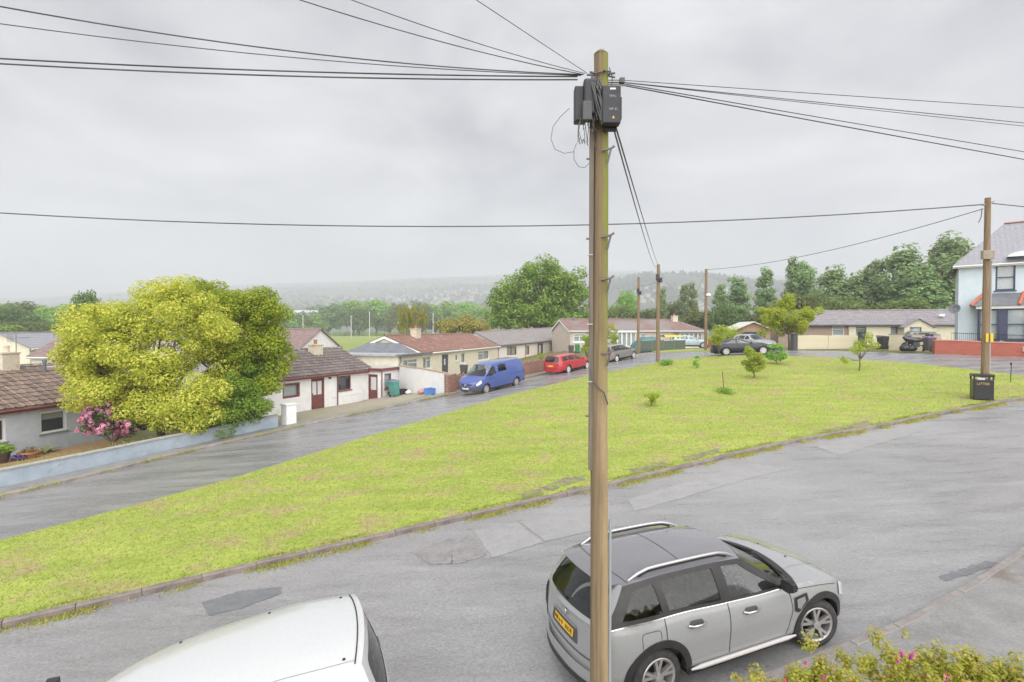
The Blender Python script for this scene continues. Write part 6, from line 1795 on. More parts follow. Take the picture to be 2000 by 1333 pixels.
def crate(label, loc, rot, m, w=.55, d=.4, h=.32, cat='box'):
    o = thing('recycling_box', label, cat, loc, rot, 'recycling boxes')
    mb = MB(); t = .02
    mb.box(-w/2, -d/2, 0, w/2, d/2, t); mb.box(-w/2, -d/2, t + .001, w/2, -d/2 + t, h); mb.box(-w/2, d/2 - t, t + .001, w/2, d/2, h); mb.box(-w/2, -d/2 + t + .001, t + .001, -w/2 + t, d/2 - t - .001, h); mb.box(w/2 - t, -d/2 + t + .001, t + .001, w/2, d/2 - t - .001, h)
    mb.build('box_body', m, o); r = MB(); r.box(-w/2 - .02, -d/2 - .025, h - .05, w/2 + .02, -d/2 - .003, h + .01); r.box(-w/2 - .02, d/2 + .003, h - .05, w/2 + .02, d/2 + .025, h + .01); r.build('box_rim', m, o)
    return o
q = at(785, 778, 36.8); crate('black recycling box on the forecourt beside the teal bin', (q.x, q.y, g1(q.x, q.y) + .08), .5, BINBLK, .65, .45, .36)
q = at(840, 768, 34.2); crate('blue recycling box against the white boundary wall', (q.x, q.y, g1(q.x, q.y) + .08), .9, mat('blue plastic', (.10, .25, .62), .5), .7, .45, .38)
q = at(1827, 689, 36.4); crate('green recycling box next to the red wall', (q.x, q.y, g1(q.x, q.y)), 0, GREENB, .45, .4, .6)
def bag(label, loc, m, s, cat='bag', name='rubbish_bag'):
    rs = np.random.default_rng(int(loc[0] * 100) % 97)
    mb = MB(); rows = []
    for i in range(9):
        t = i / 8; r = s * (math.sin(math.pi * min(.97, t * .82 + .16)))**.7
        rows.append([(r * math.cos(a) * (1 + .12 * math.sin(3*a + i)), r * math.sin(a) * (1 + .1 * math.sin(5*a + 2*i)), t * s * 1.3) for a in np.linspace(0, 2*math.pi, 15)])
    mb.grid(rows); o = thing(name, label, cat, loc)
    mb.build('bag_body', m, o, smooth=60); MB().lathe([(s*.22, s*1.28), (s*.06, s*1.38), (s*.14, s*1.55)], 8).build('bag_knot', m, o)
    return o
q = at(798, 774, 36.2); bag('white carrier bag by the white boundary wall', (q.x, q.y, g1(q.x, q.y) + .08), mat('white polythene', (.7, .7, .7), .35), .22)
q = at(823, 771, 35.0); bag('pink carrier bag by the white boundary wall', (q.x, q.y, g1(q.x, q.y) + .08), mat('pink polythene', (.55, .25, .25), .4), .26)
q = at(765, 784, 37.0); bag('small pale blue bag on the forecourt beside the grey bin', (q.x, q.y, g1(q.x, q.y) + .08), mat('pale blue polythene', (.35, .50, .65), .4), .16)
BAGB = mat('black bin bag', (.02, .02, .024), .25, bump=.8, bscale=12)
q = at(1768, 690, 37.6); bag('black rubbish bag heaped left of the motorbike', (q.x, q.y, g1(q.x, q.y)), BAGB, .38)
q = at(1780, 690, 37.4); bag('black rubbish bag under the front of the motorbike', (q.x, q.y, g1(q.x, q.y)), BAGB, .34)
# motorbike
q = at(1790, 690, 38.0); MO = thing('motorbike', 'dark motorbike with screen and top box parked by the cream wall', 'motorbike', (q.x, q.y, g1(q.x, q.y)), R(170))
for x in (-.68, .72):
    e = empty('wheel', (x, 0, .31), 0, MO)
    MB().tube([(math.cos(a)*.25, 0, math.sin(a)*.25) for a in np.linspace(0, 2*math.pi, 24)[:-1]], .06, 8, closed=True).build('tyre', TYRE, e, smooth=60)
    MB().lathe([(.02, -.04), (.05, -.03), (.06, .03), (.02, .04)], 10, 'y').build('hub', ALLOY, e)
    for k in range(5): MB().tube([(0, 0, 0), (math.cos(k*1.257)*.21, 0, math.sin(k*1.257)*.21)], .015, 5).build('spoke', ALLOY, e)
MB().grid([[(x, math.sin(a) * w, z + math.cos(a) * h) for a in np.linspace(-math.pi, math.pi, 13)] for x, z, w, h in ((-.45, .75, .05, .1), (-.2, .78, .14, .18), (.2, .72, .17, .27), (.55, .78, .19, .30), (.8, .92, .14, .18), (.92, .95, .03, .05))]).build('fairing', mat('dark bike paint', (.03, .03, .04), .25, coat=.6), MO, smooth=50)
MB().box(-.75, -.14, .80, .05, .14, .90).build('seat', TRIM, MO, bevel=.04)
MB().box(-1.0, -.2, .92, -.62, .2, 1.22).build('top_box', TRIM, MO, bevel=.06)
MB().tube([(.5, -.36, 1.08), (.58, 0, 1.05), (.5, .36, 1.08)], .02, 6).build('handlebar', TRIM, MO)
MB().grid([[(.72 - .2*t, y * (1 - .3*t), 1.05 + .4*t) for y in np.linspace(-.2, .2, 5)] for t in (0, .5, 1)]).build('screen', GLASS_D, MO, smooth=60)
for s_ in (-.09, .09): MB().tube([(.72, s_, .31), (.55, s_, .95)], .025, 6).build('fork', ALLOY, MO)
MB().tube([(-.68, .12, .31), (0, .12, .4)], .03, 6).build('swing_arm', TRIM, MO); MB().box(-.15, -.15, .25, .3, .15, .6).build('engine', TRIM_G, MO, bevel=.04)
# ------------------------------------------------------------------ plants
def clumps_in(rs, c, rad, k, r0, r1, low=-.55, outer=.62):
    """leaf clump centres filling an ellipsoid, most of them near its skin"""
    out = []
    while len(out) < k:
        d = rs.normal(size=3); d /= np.linalg.norm(d)
        if d[2] < low: continue
        q = rs.uniform(outer, 1.0) if rs.uniform() < .8 else rs.uniform(.2, outer)
        p = np.array(c) + d * np.array(rad) * q * (1 + .10 * rs.normal())
        out.append((*p, rs.uniform(r0, r1)))
    return out
def leaves(cl, n, size, rs, up=.35, flat=.75, shell=.45, aspect=.55, droop=0.0):
    """one quad per leaf spray, spread over the clumps; returns V, Q"""
    C = np.array(cl); w = C[:, 3]**2; i = rs.choice(len(C), n, p=w / w.sum())
    d = rs.normal(size=(n, 3)); d /= np.linalg.norm(d, axis=1)[:, None]
    r = C[i, 3] * (shell + (1 - shell) * rs.uniform(0, 1, n)**.6)
    P = C[i, :3] + d * r[:, None] * np.array([1, 1, flat])
    nn = d * .8 + rs.normal(0, .45, (n, 3)) + np.array([0, 0, up]); nn /= np.linalg.norm(nn, axis=1)[:, None]
    t = np.cross(nn, rs.normal(size=(n, 3))); t /= np.linalg.norm(t, axis=1)[:, None]
    t[:, 2] -= droop; t /= np.linalg.norm(t, axis=1)[:, None]
    b = np.cross(nn, t)
    L = size * rs.uniform(.55, 1.35, n)[:, None]
    V = np.stack([P - t * L * .5, P + b * L * aspect * .5 + nn * L * .08, P + t * L * .5, P - b * L * aspect * .5 + nn * L * .08], 1).reshape(-1, 3)
    return V, np.arange(4 * n).reshape(-1, 4)
def limbs(base, top_r, cl, rs, r0=.18, k=10, split=.35, hgt=None):
    mb = MB(); base = Vector(base)
    C = [Vector(c[:3]) for c in cl]
    cz = sum((c.z for c in C)) / len(C); cx = sum((c.x for c in C)) / len(C); cy = sum((c.y for c in C)) / len(C)
    fork = base.lerp(Vector((cx, cy, cz)), split)
    mb.tube([base + Vector((0, 0, -.3)), base, base.lerp(fork, .5) + Vector((.03, .02, 0)), fork], [r0 * 1.35, r0 * 1.15, r0, r0 * .85], 10)
    for j in rs.choice(len(C), min(k, len(C)), replace=False):
        e = C[j]; m1 = fork.lerp(e, .4) + Vector(rs.normal(0, .06, 3)) * (e - fork).length; m2 = fork.lerp(e, .75) + Vector(rs.normal(0, .04, 3)) * (e - fork).length
        mb.tube([fork, m1, m2, e], [r0 * .55, r0 * .35, r0 * .2, r0 * .06], 6)
    return mb
BARK = mat('bark', (.10, .075, .05), .9, (.17, .135, .10), 10, bump=.8, bscale=14, stretch=(3, 3, .5))
def tree_mesh(seed, rad, centre, k, cr, n, size, lm, r0, base=(0, 0, 0), low=-.5, flat=.75, blobs=None, limbsk=12, droop=0.0, up=.6, split=.35, aspect=.55):
    rs = np.random.default_rng(seed)
    cl = []
    for c, ra, kk in (blobs or [(centre, rad, k)]):
        cl += clumps_in(rs, c, ra, kk, cr[0], cr[1], low)
    V, Q = leaves(cl, n, size, rs, flat=flat, droop=droop, up=up, aspect=aspect)
    return np_mesh('crown', V, Q, lm), limbs(base, 0, cl, rs, r0, limbsk, split).mesh('trunk', BARK, 60)
def plant(name, label, cat, loc, meshes, group=None, rotz=0.0, scale=None, parts=('crown', 'trunk')):
    o = thing(name, label, cat, loc, rotz, group)
    if scale: o.scale = scale if isinstance(scale, tuple) else (scale,) * 3
    for p, m in zip(parts, meshes): link(p, m, o)
    return o

L_YELLOW = leafmat('yellow green leaf', [(.36, .44, .06), (.52, .56, .08), (.66, .63, .11), (.76, .67, .16)], .5)
L_LIME = leafmat('fresh green leaf', [(.22, .40, .03), (.32, .50, .035), (.46, .58, .045), (.60, .60, .07)], .5)
L_PRIVET = leafmat('mid green shrub leaf', [(0.156, 0.293, 0.039), (0.254, 0.430, 0.059), (0.391, 0.547, 0.087)], .45)
L_OAK = leafmat('oak leaf', [(0.131, 0.261, 0.048), (0.223, 0.393, 0.066), (0.340, 0.523, 0.091), (0.445, 0.603, 0.131)], .5)
L_POPLAR = leafmat('grey green poplar leaf', [(0.189, 0.294, 0.121), (0.294, 0.414, 0.173), (0.448, 0.551, 0.258)], .5)
L_DARK = leafmat('dark green leaf', [(0.110, 0.208, 0.055), (0.166, 0.276, 0.078), (0.248, 0.358, 0.110)], .5)
L_BRONZE = leafmat('bronze leaf', [(0.224, 0.196, 0.042), (0.336, 0.280, 0.070), (0.420, 0.350, 0.098)], .3)
L_WILLOW = leafmat('yellow willow leaf', [(0.252, 0.266, 0.035), (0.350, 0.350, 0.056), (0.280, 0.238, 0.070)], .3)
L_MID = leafmat('soft green leaf', [(.13, .18, .045), (.18, .24, .06), (.24, .29, .08)], .45)
L_SAP = leafmat('sapling leaf', [(.34, .46, .06), (.46, .56, .075), (.58, .63, .11)], .6)
L_FERN = leafmat('olive frond', [(0.169, 0.169, 0.065), (0.234, 0.221, 0.091), (0.169, 0.234, 0.065)], .3)

# --- the big yellow green tree and its companions behind the wall
tb = Vector((-16.8, 25.0, g1(-16.8, 25.0)))
def rel(px, py, y): p = at(px, py, y); return (p.x - tb.x, p.y - tb.y, p.z - tb.z)
me_ = tree_mesh(21, None, None, 0, (.35, .85), 95000, .135, L_YELLOW, .16, up=.7, blobs=[(rel(250, 690, 24.2), (2.6, 2.2, 2.2), 42), (rel(350, 660, 24.6), (2.4, 2.2, 2.35), 44), (rel(300, 775, 23.4), (3.2, 1.5, 1.2), 40), (rel(240, 750, 23.8), (2.6, 1.6, 1.3), 26), (rel(350, 815, 23.0), (1.8, .8, .6), 20), (rel(170, 700, 24.2), (1.1, 1.2, 1.6), 16), (rel(215, 640, 24.5), (1.6, 1.5, 1.3), 16), (rel(330, 590, 25.2), (1.9, 1.6, 1.0), 16)], limbsk=26, low=-.9)
plant('tree', 'large rounded yellow green tree behind the blue grey wall', 'tree', tb, me_)
tb2 = Vector((-14.2, 27.6, g1(-14.2, 27.6))); tb_s = tb; tb = tb2
me_ = tree_mesh(22, None, None, 0, (.35, .80), 52000, .14, L_LIME, .14, up=.7, blobs=[(rel(470, 640, 27.5), (2.0, 1.9, 2.3), 40), (rel(395, 600, 28.2), (1.6, 1.5, 1.3), 18), (rel(510, 620, 27.2), (1.0, 1.2, 1.4), 14), (rel(470, 730, 26.2), (2.3, 1.6, 1.7), 34), (rel(530, 690, 26.8), (.9, .9, 1.3), 12), (rel(430, 580, 28), (.9, .9, .7), 8)], limbsk=20, low=-.9)
plant('tree', 'fresh green tree rising behind the right side of the big yellow tree', 'tree', tb, me_)
tb = Vector((-13.2, 25.6, g1(-13.2, 25.6)))
me_ = tree_mesh(23, None, None, 0, (.35, .6), 24000, .11, L_PRIVET, .07, blobs=[(rel(470, 790, 25.0), (1.3, .9, .95), 24), (rel(500, 745, 26.3), (.9, .8, 1.2), 16), (rel(400, 822, 23.6), (1.6, .6, .5), 18), (rel(480, 800, 24.6), (1.2, .7, .8), 16), (rel(470, 770, 24.8), (1.0, .7, .9), 10)], limbsk=12, low=-.9)
plant('shrub', 'dense mid green shrub spilling over the wall beside the white gate pillar', 'shrub', tb, me_, parts=('foliage', 'stem'))
# rhododendron in flower
rb = at(215, 868, 22.3); rb.z = g1(rb.x, rb.y)
rs = np.random.default_rng(4); tb = rb
cl = clumps_in(rs, rel(215, 832, 22.4), (1.05, .8, .75), 26, .2, .38, -.6) + clumps_in(rs, rel(268, 822, 23.2), (.7, .5, .6), 12, .2, .34, -.6)
V, Q = leaves(cl, 4200, .12, rs)
RH = thing('rhododendron', 'pink flowering rhododendron at the foot of the yellow tree', 'shrub', rb)
link('foliage', np_mesh('foliage', V, Q, leafmat('rhododendron leaf', [(.05, .09, .02), (.09, .13, .03), (.14, .19, .05)], .2)), RH)
limbs((0, 0, 0), 0, cl, rs, .06, 10).build('stem', BARK, RH)
PINKM = leafmat('pink petal', [(.60, .14, .28), (.75, .30, .45), (.68, .36, .58), (.80, .48, .55)], .35)
fm_ = []
for s in range(3):
    r2 = np.random.default_rng(60 + s); V, Q = leaves([(0, 0, 0, .085)], 26, .075, r2, aspect=.8); fm_.append(np_mesh('flower_truss', V, Q, PINKM))
for i in range(150):
    c = cl[rs.integers(0, len(cl))]; d = rs.normal(size=3); d[1] = -abs(d[1]); d[2] = d[2] * .7 + .2; d /= np.linalg.norm(d)
    link('flower_truss', fm_[i % 3], RH, tuple(np.array(c[:3]) + d * c[3] * 1.02), (rs.uniform(0, 6), rs.uniform(0, 6), 0), (rs.uniform(1.0, 1.6),) * 3)
# fern like shrub, pot plant, pansies, tall grass in the garden bed
fb = at(88, 890, 23.4); fb.z = g1(fb.x, fb.y) + .1
FR = thing('palm_shrub', 'spiky olive shrub below the window of the grey bungalow', 'shrub', fb)
for i in range(26):
    a = rs.uniform(0, 6.28); ln = rs.uniform(.45, .8); el = rs.uniform(.35, 1.2); mb = MB(); pts = []
    for k in range(6):
        t = k / 5; pts.append(Vector((math.cos(a) * ln * t * math.cos(el), math.sin(a) * ln * t * math.cos(el), ln * (t * math.sin(el) - .35 * t * t))))
    side = Vector((-math.sin(a), math.cos(a), 0))
    mb.grid([[p - side * .075 * math.sin(math.pi * (.1 + .85 * k / 5)), p + Vector((0, 0, .02)), p + side * .075 * math.sin(math.pi * (.1 + .85 * k / 5))] for k, p in enumerate(pts)])
    mb.build('frond', L_FERN, FR)
pp = at(4, 915, 21.6); pp.z = g1(pp.x, pp.y) + .12
PT = thing('pot_plant', 'leafy plant in a dark pot at the left edge', 'pot plant', pp)
MB().lathe([(.20, 0), (.28, .42), (.31, .43), (.31, .50), (.27, .50), (.25, .40)], 18).build('pot', mat('dark glazed pot', (.06, .045, .04), .35), PT, smooth=40)
V, Q = leaves([(0, 0, .72, .32), (.15, .1, .6, .25), (-.15, 0, .62, .25)], 420, .13, rs); link('foliage', np_mesh('foliage', V, Q, L_PRIVET), PT)
for i, (px, py) in enumerate(((28, 908), (38, 905), (44, 901))):
    q = at(px, py, 21.9); q.z = g1(q.x, q.y) + .15; o = thing('pansy', ('left', 'middle', 'right')[i] + ' clump of the three dark purple pansies in the bark bed', 'flower', q, 0, 'purple pansies')
    V, Q = leaves([(0, 0, .14, .16)], 60, .09, rs, aspect=.9); link('petals', np_mesh('petals', V, Q, leafmat('purple petal', [(.06, .03, .16), (.12, .06, .28)], .2)), o)
    V, Q = leaves([(0, 0, .05, .14)], 40, .09, rs); link('leaf_clump', np_mesh('leaf_clump', V, Q, L_PRIVET), o)
q = at(57, 895, 22.3); q.z = g1(q.x, q.y) + .12
PO = thing('flower_pot', 'terracotta bowl beside the olive shrub', 'pot', q); MB().lathe([(.22, 0), (.36, .26), (.40, .27), (.40, .33), (.35, .33), (.3, .2)], 18).build('bowl', POT_RED, PO, smooth=40)
V, Q = leaves([(0, 0, .35, .28)], 160, .10, rs); link('foliage', np_mesh('foliage', V, Q, leafmat('dry leaf', [(.25, .14, .06), (.20, .20, .06)], .2)), PO)
LW = smooth_line(lw, 400)
def bed_pts(rs, n):
    k = rs.integers(110, 399, n); P = LW[k]; T = LW[np.minimum(k + 1, 399)] - LW[k - 1]; T /= np.hypot(T[:, 0], T[:, 1])[:, None]
    N_ = np.stack([-T[:, 1], T[:, 0]], 1); q = P + N_ * rs.uniform(.15, 1.7, n)[:, None]
    return q[:, 0], q[:, 1]
LONG = leafmat('long grass blade', [(.20, .26, .04), (.30, .34, .06), (.40, .40, .10)], .3)
lg = blades('tall_grass', 9000, bed_pts, .42, LONG, 9); tag(lg, 'tall uncut grass behind the blue grey wall', 'grass')

# --- saplings and bushes on the green
def small_bush(label, px, py, h, w, n, size, lm, seed, name='bush', y=None, stemk=6, cat='bush', off=.08):
    p = on_ground(px, py) if y is None else at(px, py, y)
    p.z = g1(p.x, p.y) + off
    s = (p - Vector((0, 0, CAMZ))).length
    me = tree_mesh(seed, (w * .5, w * .5, h * .42), (0, 0, h * .56), 16, (w * .13, w * .25), n, size, lm, .02 + h * .008, low=-.9, limbsk=stemk, split=.25)
    return plant(name, label, cat, p, me, parts=('foliage', 'stem'))
small_bush('tall loose bush on the middle of the green', 1473, 741, 2.0, 1.25, 2600, .12, L_SAP, 31)
small_bush('green bush just right of the tall loose bush', 1517, 714, 1.5, 1.3, 1700, .13, L_OAK, 32)
small_bush('tiny bright bush near the middle of the green', 1271, 797, .62, .7, 900, .08, L_SAP, 33)
small_bush('low bush towards the back pole on the green', 1361, 722, .85, .55, 420, .09, L_OAK, 34)
small_bush('low green tuft right behind the back pole', 1303, 716, .35, 1.1, 700, .10, L_PRIVET, 35)
small_bush('grassy clump around the thin stake', 1416, 771, .22, 1.1, 900, .07, L_PRIVET, 37)
def sapling(label, px, py, blobs, h, seed, lm, n, size, y=None, r=.035, cr=(.16, .30)):
    p = on_ground(px, py) if y is None else at(px, py, y); p.z = g1(p.x, p.y) + .08
    me = tree_mesh(seed, None, None, 0, cr, n, size, lm, r, blobs=blobs, limbsk=14, low=-.9, split=.45)
    return plant('sapling', label, 'tree', p, me)
sapling('young tree with sparse leaves on the green before the cream gates', 1678, 728, [((.35, 0, 1.55), (.75, .4, .35), 10), ((-.1, 0, 1.35), (.5, .4, .3), 6), ((.55, 0, 1.95), (.3, .2, .3), 4), ((-.9, .1, .75), (.3, .2, .12), 3)], 2, 41, L_SAP, 1100, .12)
sapling('slender young tree in front of the navy coupe', 1404, 700, [((0, 0, 1.3), (.7, .5, .55), 14), ((.15, 0, 2.0), (.4, .3, .3), 6)], 2.2, 42, L_SAP, 1500, .13)
stp = on_ground(1415, 770); STK = thing('stake', 'thin rusty stake leaning on the green', 'stake', (stp.x, stp.y, stp.z + .05)); MB().tube([(0, 0, -.1), (-.12, 0, 1.1)], .022, 6).build('stake_rod', mat('rusty stake', (.25, .10, .05), .8), STK)
sapling('large bright spreading tree beside the left gate post', 1541, 680, [((-.3, 0, 2.3), (2.3, 1.5, 1.4), 44), ((1.3, 0, 2.9), (1.4, .9, .7), 14), ((-.3, 0, 4.0), (.6, .5, 1.0), 10), ((-1.6, 0, 3.0), (1.0, .8, .7), 10)], 5, 43, leafmat('bright spreading leaf', [(.34, .46, .05), (.48, .56, .06), (.62, .60, .08)], .6), 12000, .17, 44.4, .07, (.28, .55))
small_bush('bright green rounded bush between the lamp pole and the silver hatchback', 1418, 690, 2.2, 2.6, 2600, .16, L_SAP, 46, y=50, off=0)
small_bush('clipped lime green cypress left of the foreground pole', 1148, 705, 2.9, 1.5, 2200, .13, L_SAP, 47, y=47, off=0)
small_bush('clipped lime green cypress right of the foreground pole', 1193, 690, 3.3, 1.6, 2400, .13, L_SAP, 48, y=53, off=0)
small_bush('lime shrub by the door of the grey roofed bungalow', 1056, 715, 1.2, .8, 600, .11, L_SAP, 49, y=58, off=0)
small_bush('green garden shrubs beyond the roof of the grey bungalow', 75, 712, 3.2, 6.5, 4200, .28, L_PRIVET, 50, y=34, off=0)
small_bush('bright low hedge on the bank left of the garage', 1425, 662, 1.9, 4.5, 2200, .22, L_SAP, 51, y=59.5, off=.3)

# --- fuchsia in the front garden
FU = Vector((2.9, 3.9, g1(2.9, 3.9))); tb = FU
rs = np.random.default_rng(77)
spec = [(1600, 1318, 4.55, .26, .24), (1590, 1350, 4.5, .24, .2), (1570, 1345, 4.5, .30, .2), (1750, 1290, 4.5, .22, .2), (1760, 1330, 4.4, .42, .2), (1850, 1325, 4.4, .35, .22), (1940, 1340, 4.3, .35, .2), (1990, 1330, 4.2, .3, .2), (1500, 1365, 4.45, .25, .16), (1680, 1360, 4.3, .4, .2), (1455, 1350, 4.5, .08, .07), (1900, 1310, 4.4, .2, .16), (1660, 1300, 4.6, .06, .1), (1800, 1370, 4.2, .6, .3)]
cl = []
for px, py, y, w, h in spec:
    c = rel(px, py, y); cl += clumps_in(rs, c, (w * 1.05, .28, h * 1.1), max(4, int(70 * w)), .03, .10, -.9, .2)
for i in range(24): cl.append((rs.uniform(-.6, 1.6), rs.uniform(-.3, .7), rs.uniform(.3, 1.35), .3))
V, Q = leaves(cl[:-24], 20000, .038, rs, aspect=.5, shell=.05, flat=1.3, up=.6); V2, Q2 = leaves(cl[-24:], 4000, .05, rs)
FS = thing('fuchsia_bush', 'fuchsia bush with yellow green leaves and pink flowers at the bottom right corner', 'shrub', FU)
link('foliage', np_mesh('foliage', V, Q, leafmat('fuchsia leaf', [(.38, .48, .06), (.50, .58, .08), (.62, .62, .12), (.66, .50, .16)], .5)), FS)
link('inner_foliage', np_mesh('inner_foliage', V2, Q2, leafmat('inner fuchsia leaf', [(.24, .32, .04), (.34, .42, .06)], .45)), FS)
limbs((0, 0, 0), 0, cl[:-24], rs, .03, 40, .3).build('stem', mat('red brown stem', (.22, .09, .05), .7), FS)
FPINK = mat('fuchsia sepal', (.62, .04, .12), .4); FPUR = mat('fuchsia corolla', (.30, .03, .30), .4)
fl = MB()
fl.tube([(0, 0, 0), (0, 0, -.022)], [.005, .006], 6)
for k in range(4):
    a = k * 1.571; fl.add([(math.cos(a+.5)*.005, math.sin(a+.5)*.005, -.02), (math.cos(a)*.026, math.sin(a)*.026, -.032), (math.cos(a)*.034, math.sin(a)*.034, -.046), (math.cos(a-.5)*.005, math.sin(a-.5)*.005, -.02)], [(0, 1, 2, 3)])
fl.lathe([(.006, -.02), (.013, -.034), (.015, -.046), (.004, -.046)], 8, mi=1)
fmsh = fl.mesh('flower', [FPINK, FPUR], 50)
def fpos(px, py, y): return rel(px, py, y)
for px, py in ((1757, 1268), (1762, 1278), (1752, 1285), (1776, 1277), (1784, 1274), (1846, 1315), (1849, 1322), (1575, 1290), (1610, 1318), (1533, 1325)):
    link('flower', fmsh, FS, fpos(px, py, 4.22 + rs.uniform(-.06, .04)), (rs.uniform(-.5, .5), rs.uniform(-.5, .5), rs.uniform(0, 6)), (rs.uniform(.7, 1.05),) * 3)

# --- garden strip in front of the camera
ribbon('front_garden', offset_line(LINE_A, -2.12), offset_line(LINE_A, -6.0), 60, 5, .12, EARTH, skirt=.1)

# --- middle distance trees
def proto(seed, kind):
    if kind == 'round': return tree_mesh(seed, (4.2, 4.2, 4.0), (0, 0, 6.2), 60, (1.0, 1.9), 5200, .62, L_OAK, .3, limbsk=14)
    if kind == 'tall': return tree_mesh(seed, None, None, 0, (.9, 1.6), 5600, .55, L_POPLAR, .3, blobs=[((0, 0, 7.2), (2.6, 2.6, 6.2), 66), ((.5, .2, 12.0), (1.2, 1.2, 2.4), 12)], limbsk=16, droop=.0, up=.6)
    if kind == 'poplar': return tree_mesh(seed, None, None, 0, (.5, .9), 4200, .45, L_POPLAR, .25, blobs=[((0, 0, 5.5), (1.5, 1.5, 4.6), 46), ((.15, 0, 9.8), (.7, .7, 2.2), 12)], limbsk=10, up=.8)
    if kind == 'dark': return tree_mesh(seed, (4.0, 4.0, 4.4), (0, 0, 6.0), 60, (1.0, 1.8), 5200, .60, L_DARK, .3, limbsk=12)
    if kind == 'light': return tree_mesh(seed, (4.2, 4.2, 3.6), (0, 0, 5.4), 56, (1.0, 1.8), 5000, .6, L_MID, .3, limbsk=12)
PRO = {k: [proto(100 + i * 7 + j, k) for j in range(2)] for i, k in enumerate(('round', 'tall', 'poplar', 'dark', 'light'))}
HT = {'round': 10.8, 'tall': 14.6, 'poplar': 12.2, 'dark': 11.0, 'light': 9.6}; WD = {'round': 10.5, 'tall': 7.0, 'poplar': 4.2, 'dark': 10.0, 'light': 10.5}
rt = random.Random(12)
def tree_at(kind, px, top, w, y, label, group=None, zb=None):
    """a tree whose crown is seen w pixels wide with its top at photo row `top`"""
    p = at(px, top, y); z0 = g1(p.x, min(p.y, 350)) if zb is None else zb
    h = p.z - z0; sx = w / F * y / WD[kind]; me = PRO[kind][rt.randrange(2)]
    return plant('tree', label, 'tree', (p.x, p.y, z0 - .1), me, group, rt.uniform(0, 6.28), (sx, sx, h / HT[kind]))
# the oak
p = at(1058, 640, 95); oz = g1(p.x, 95)
tb = Vector((p.x, 95, oz))
me_ = tree_mesh(61, None, None, 0, (1.0, 2.0), 36000, .50, L_OAK, .5, blobs=[(rel(1030, 625, 93), (6.0, 3.5, 2.2), 30), (rel(1100, 630, 93), (4.5, 3.5, 2.0), 24), (rel(1060, 580, 95), (6.5, 4, 4), 30), (rel(1000, 590, 95), (3.8, 4, 3.6), 40), (rel(1060, 545, 95), (4.2, 4.2, 3.2), 44), (rel(1105, 580, 95), (4.0, 4, 4.2), 44), (rel(1050, 610, 94), (6.5, 4.5, 3.0), 40), (rel(985, 620, 95), (2.8, 3, 2.0), 16), (rel(1125, 625, 95), (3, 3, 2.2), 16)], limbsk=40, low=-.8)
plant('oak_tree', 'big spreading oak behind the grey roofed bungalow', 'tree', tb, me_)
p = at(905, 648, 88); tb = Vector((p.x, 88, g1(p.x, 88)))
me_ = tree_mesh(62, None, None, 0, (.7, 1.2), 11000, .34, L_BRONZE, .2, blobs=[(rel(905, 640, 88), (4.3, 3, 1.9), 90)], limbsk=16, low=-.4)
plant('bronze_tree', 'low bronze leaved tree behind the red brown roof', 'tree', tb, me_)
# weeping willow with bare stems
p = at(808, 648, 84); tb = Vector((p.x, 84, g1(p.x, 84))); rs = np.random.default_rng(63)
cl = [(*rel(px, py, 84), .35) for px, py in ((785, 612), (790, 622), (800, 612), (812, 608), (820, 622), (808, 632), (795, 638), (828, 630), (782, 640), (815, 642), (802, 625), (824, 615))]
cl += [(*rel(rs.uniform(776, 832), rs.uniform(606, 645), 84 + rs.uniform(-1, 1)), .45) for _ in range(26)]
V, Q = leaves(cl, 3200, .42, rs, droop=2.2, flat=2.6, aspect=.28)
WI = thing('willow', 'sparse yellow willow with bare limbs beside the cream chimney', 'tree', tb); link('crown', np_mesh('crown', V, Q, L_WILLOW), WI)
limbs((0, 0, 0), 0, cl[:12], rs, .18, 12, .7).build('trunk', mat('pale willow bark', (.30, .26, .18), .9), WI, smooth=50)
MB().tube([rel(831, 655, 84), rel(832, 598, 84)], .13, 6).build('bare_limb', WOOD_POLE2, WI); MB().tube([rel(772, 645, 84), rel(778, 632, 84), rel(777, 622, 84)], .10, 6).build('bare_limb', mat('bleached limb', (.42, .36, .27), .9), WI)
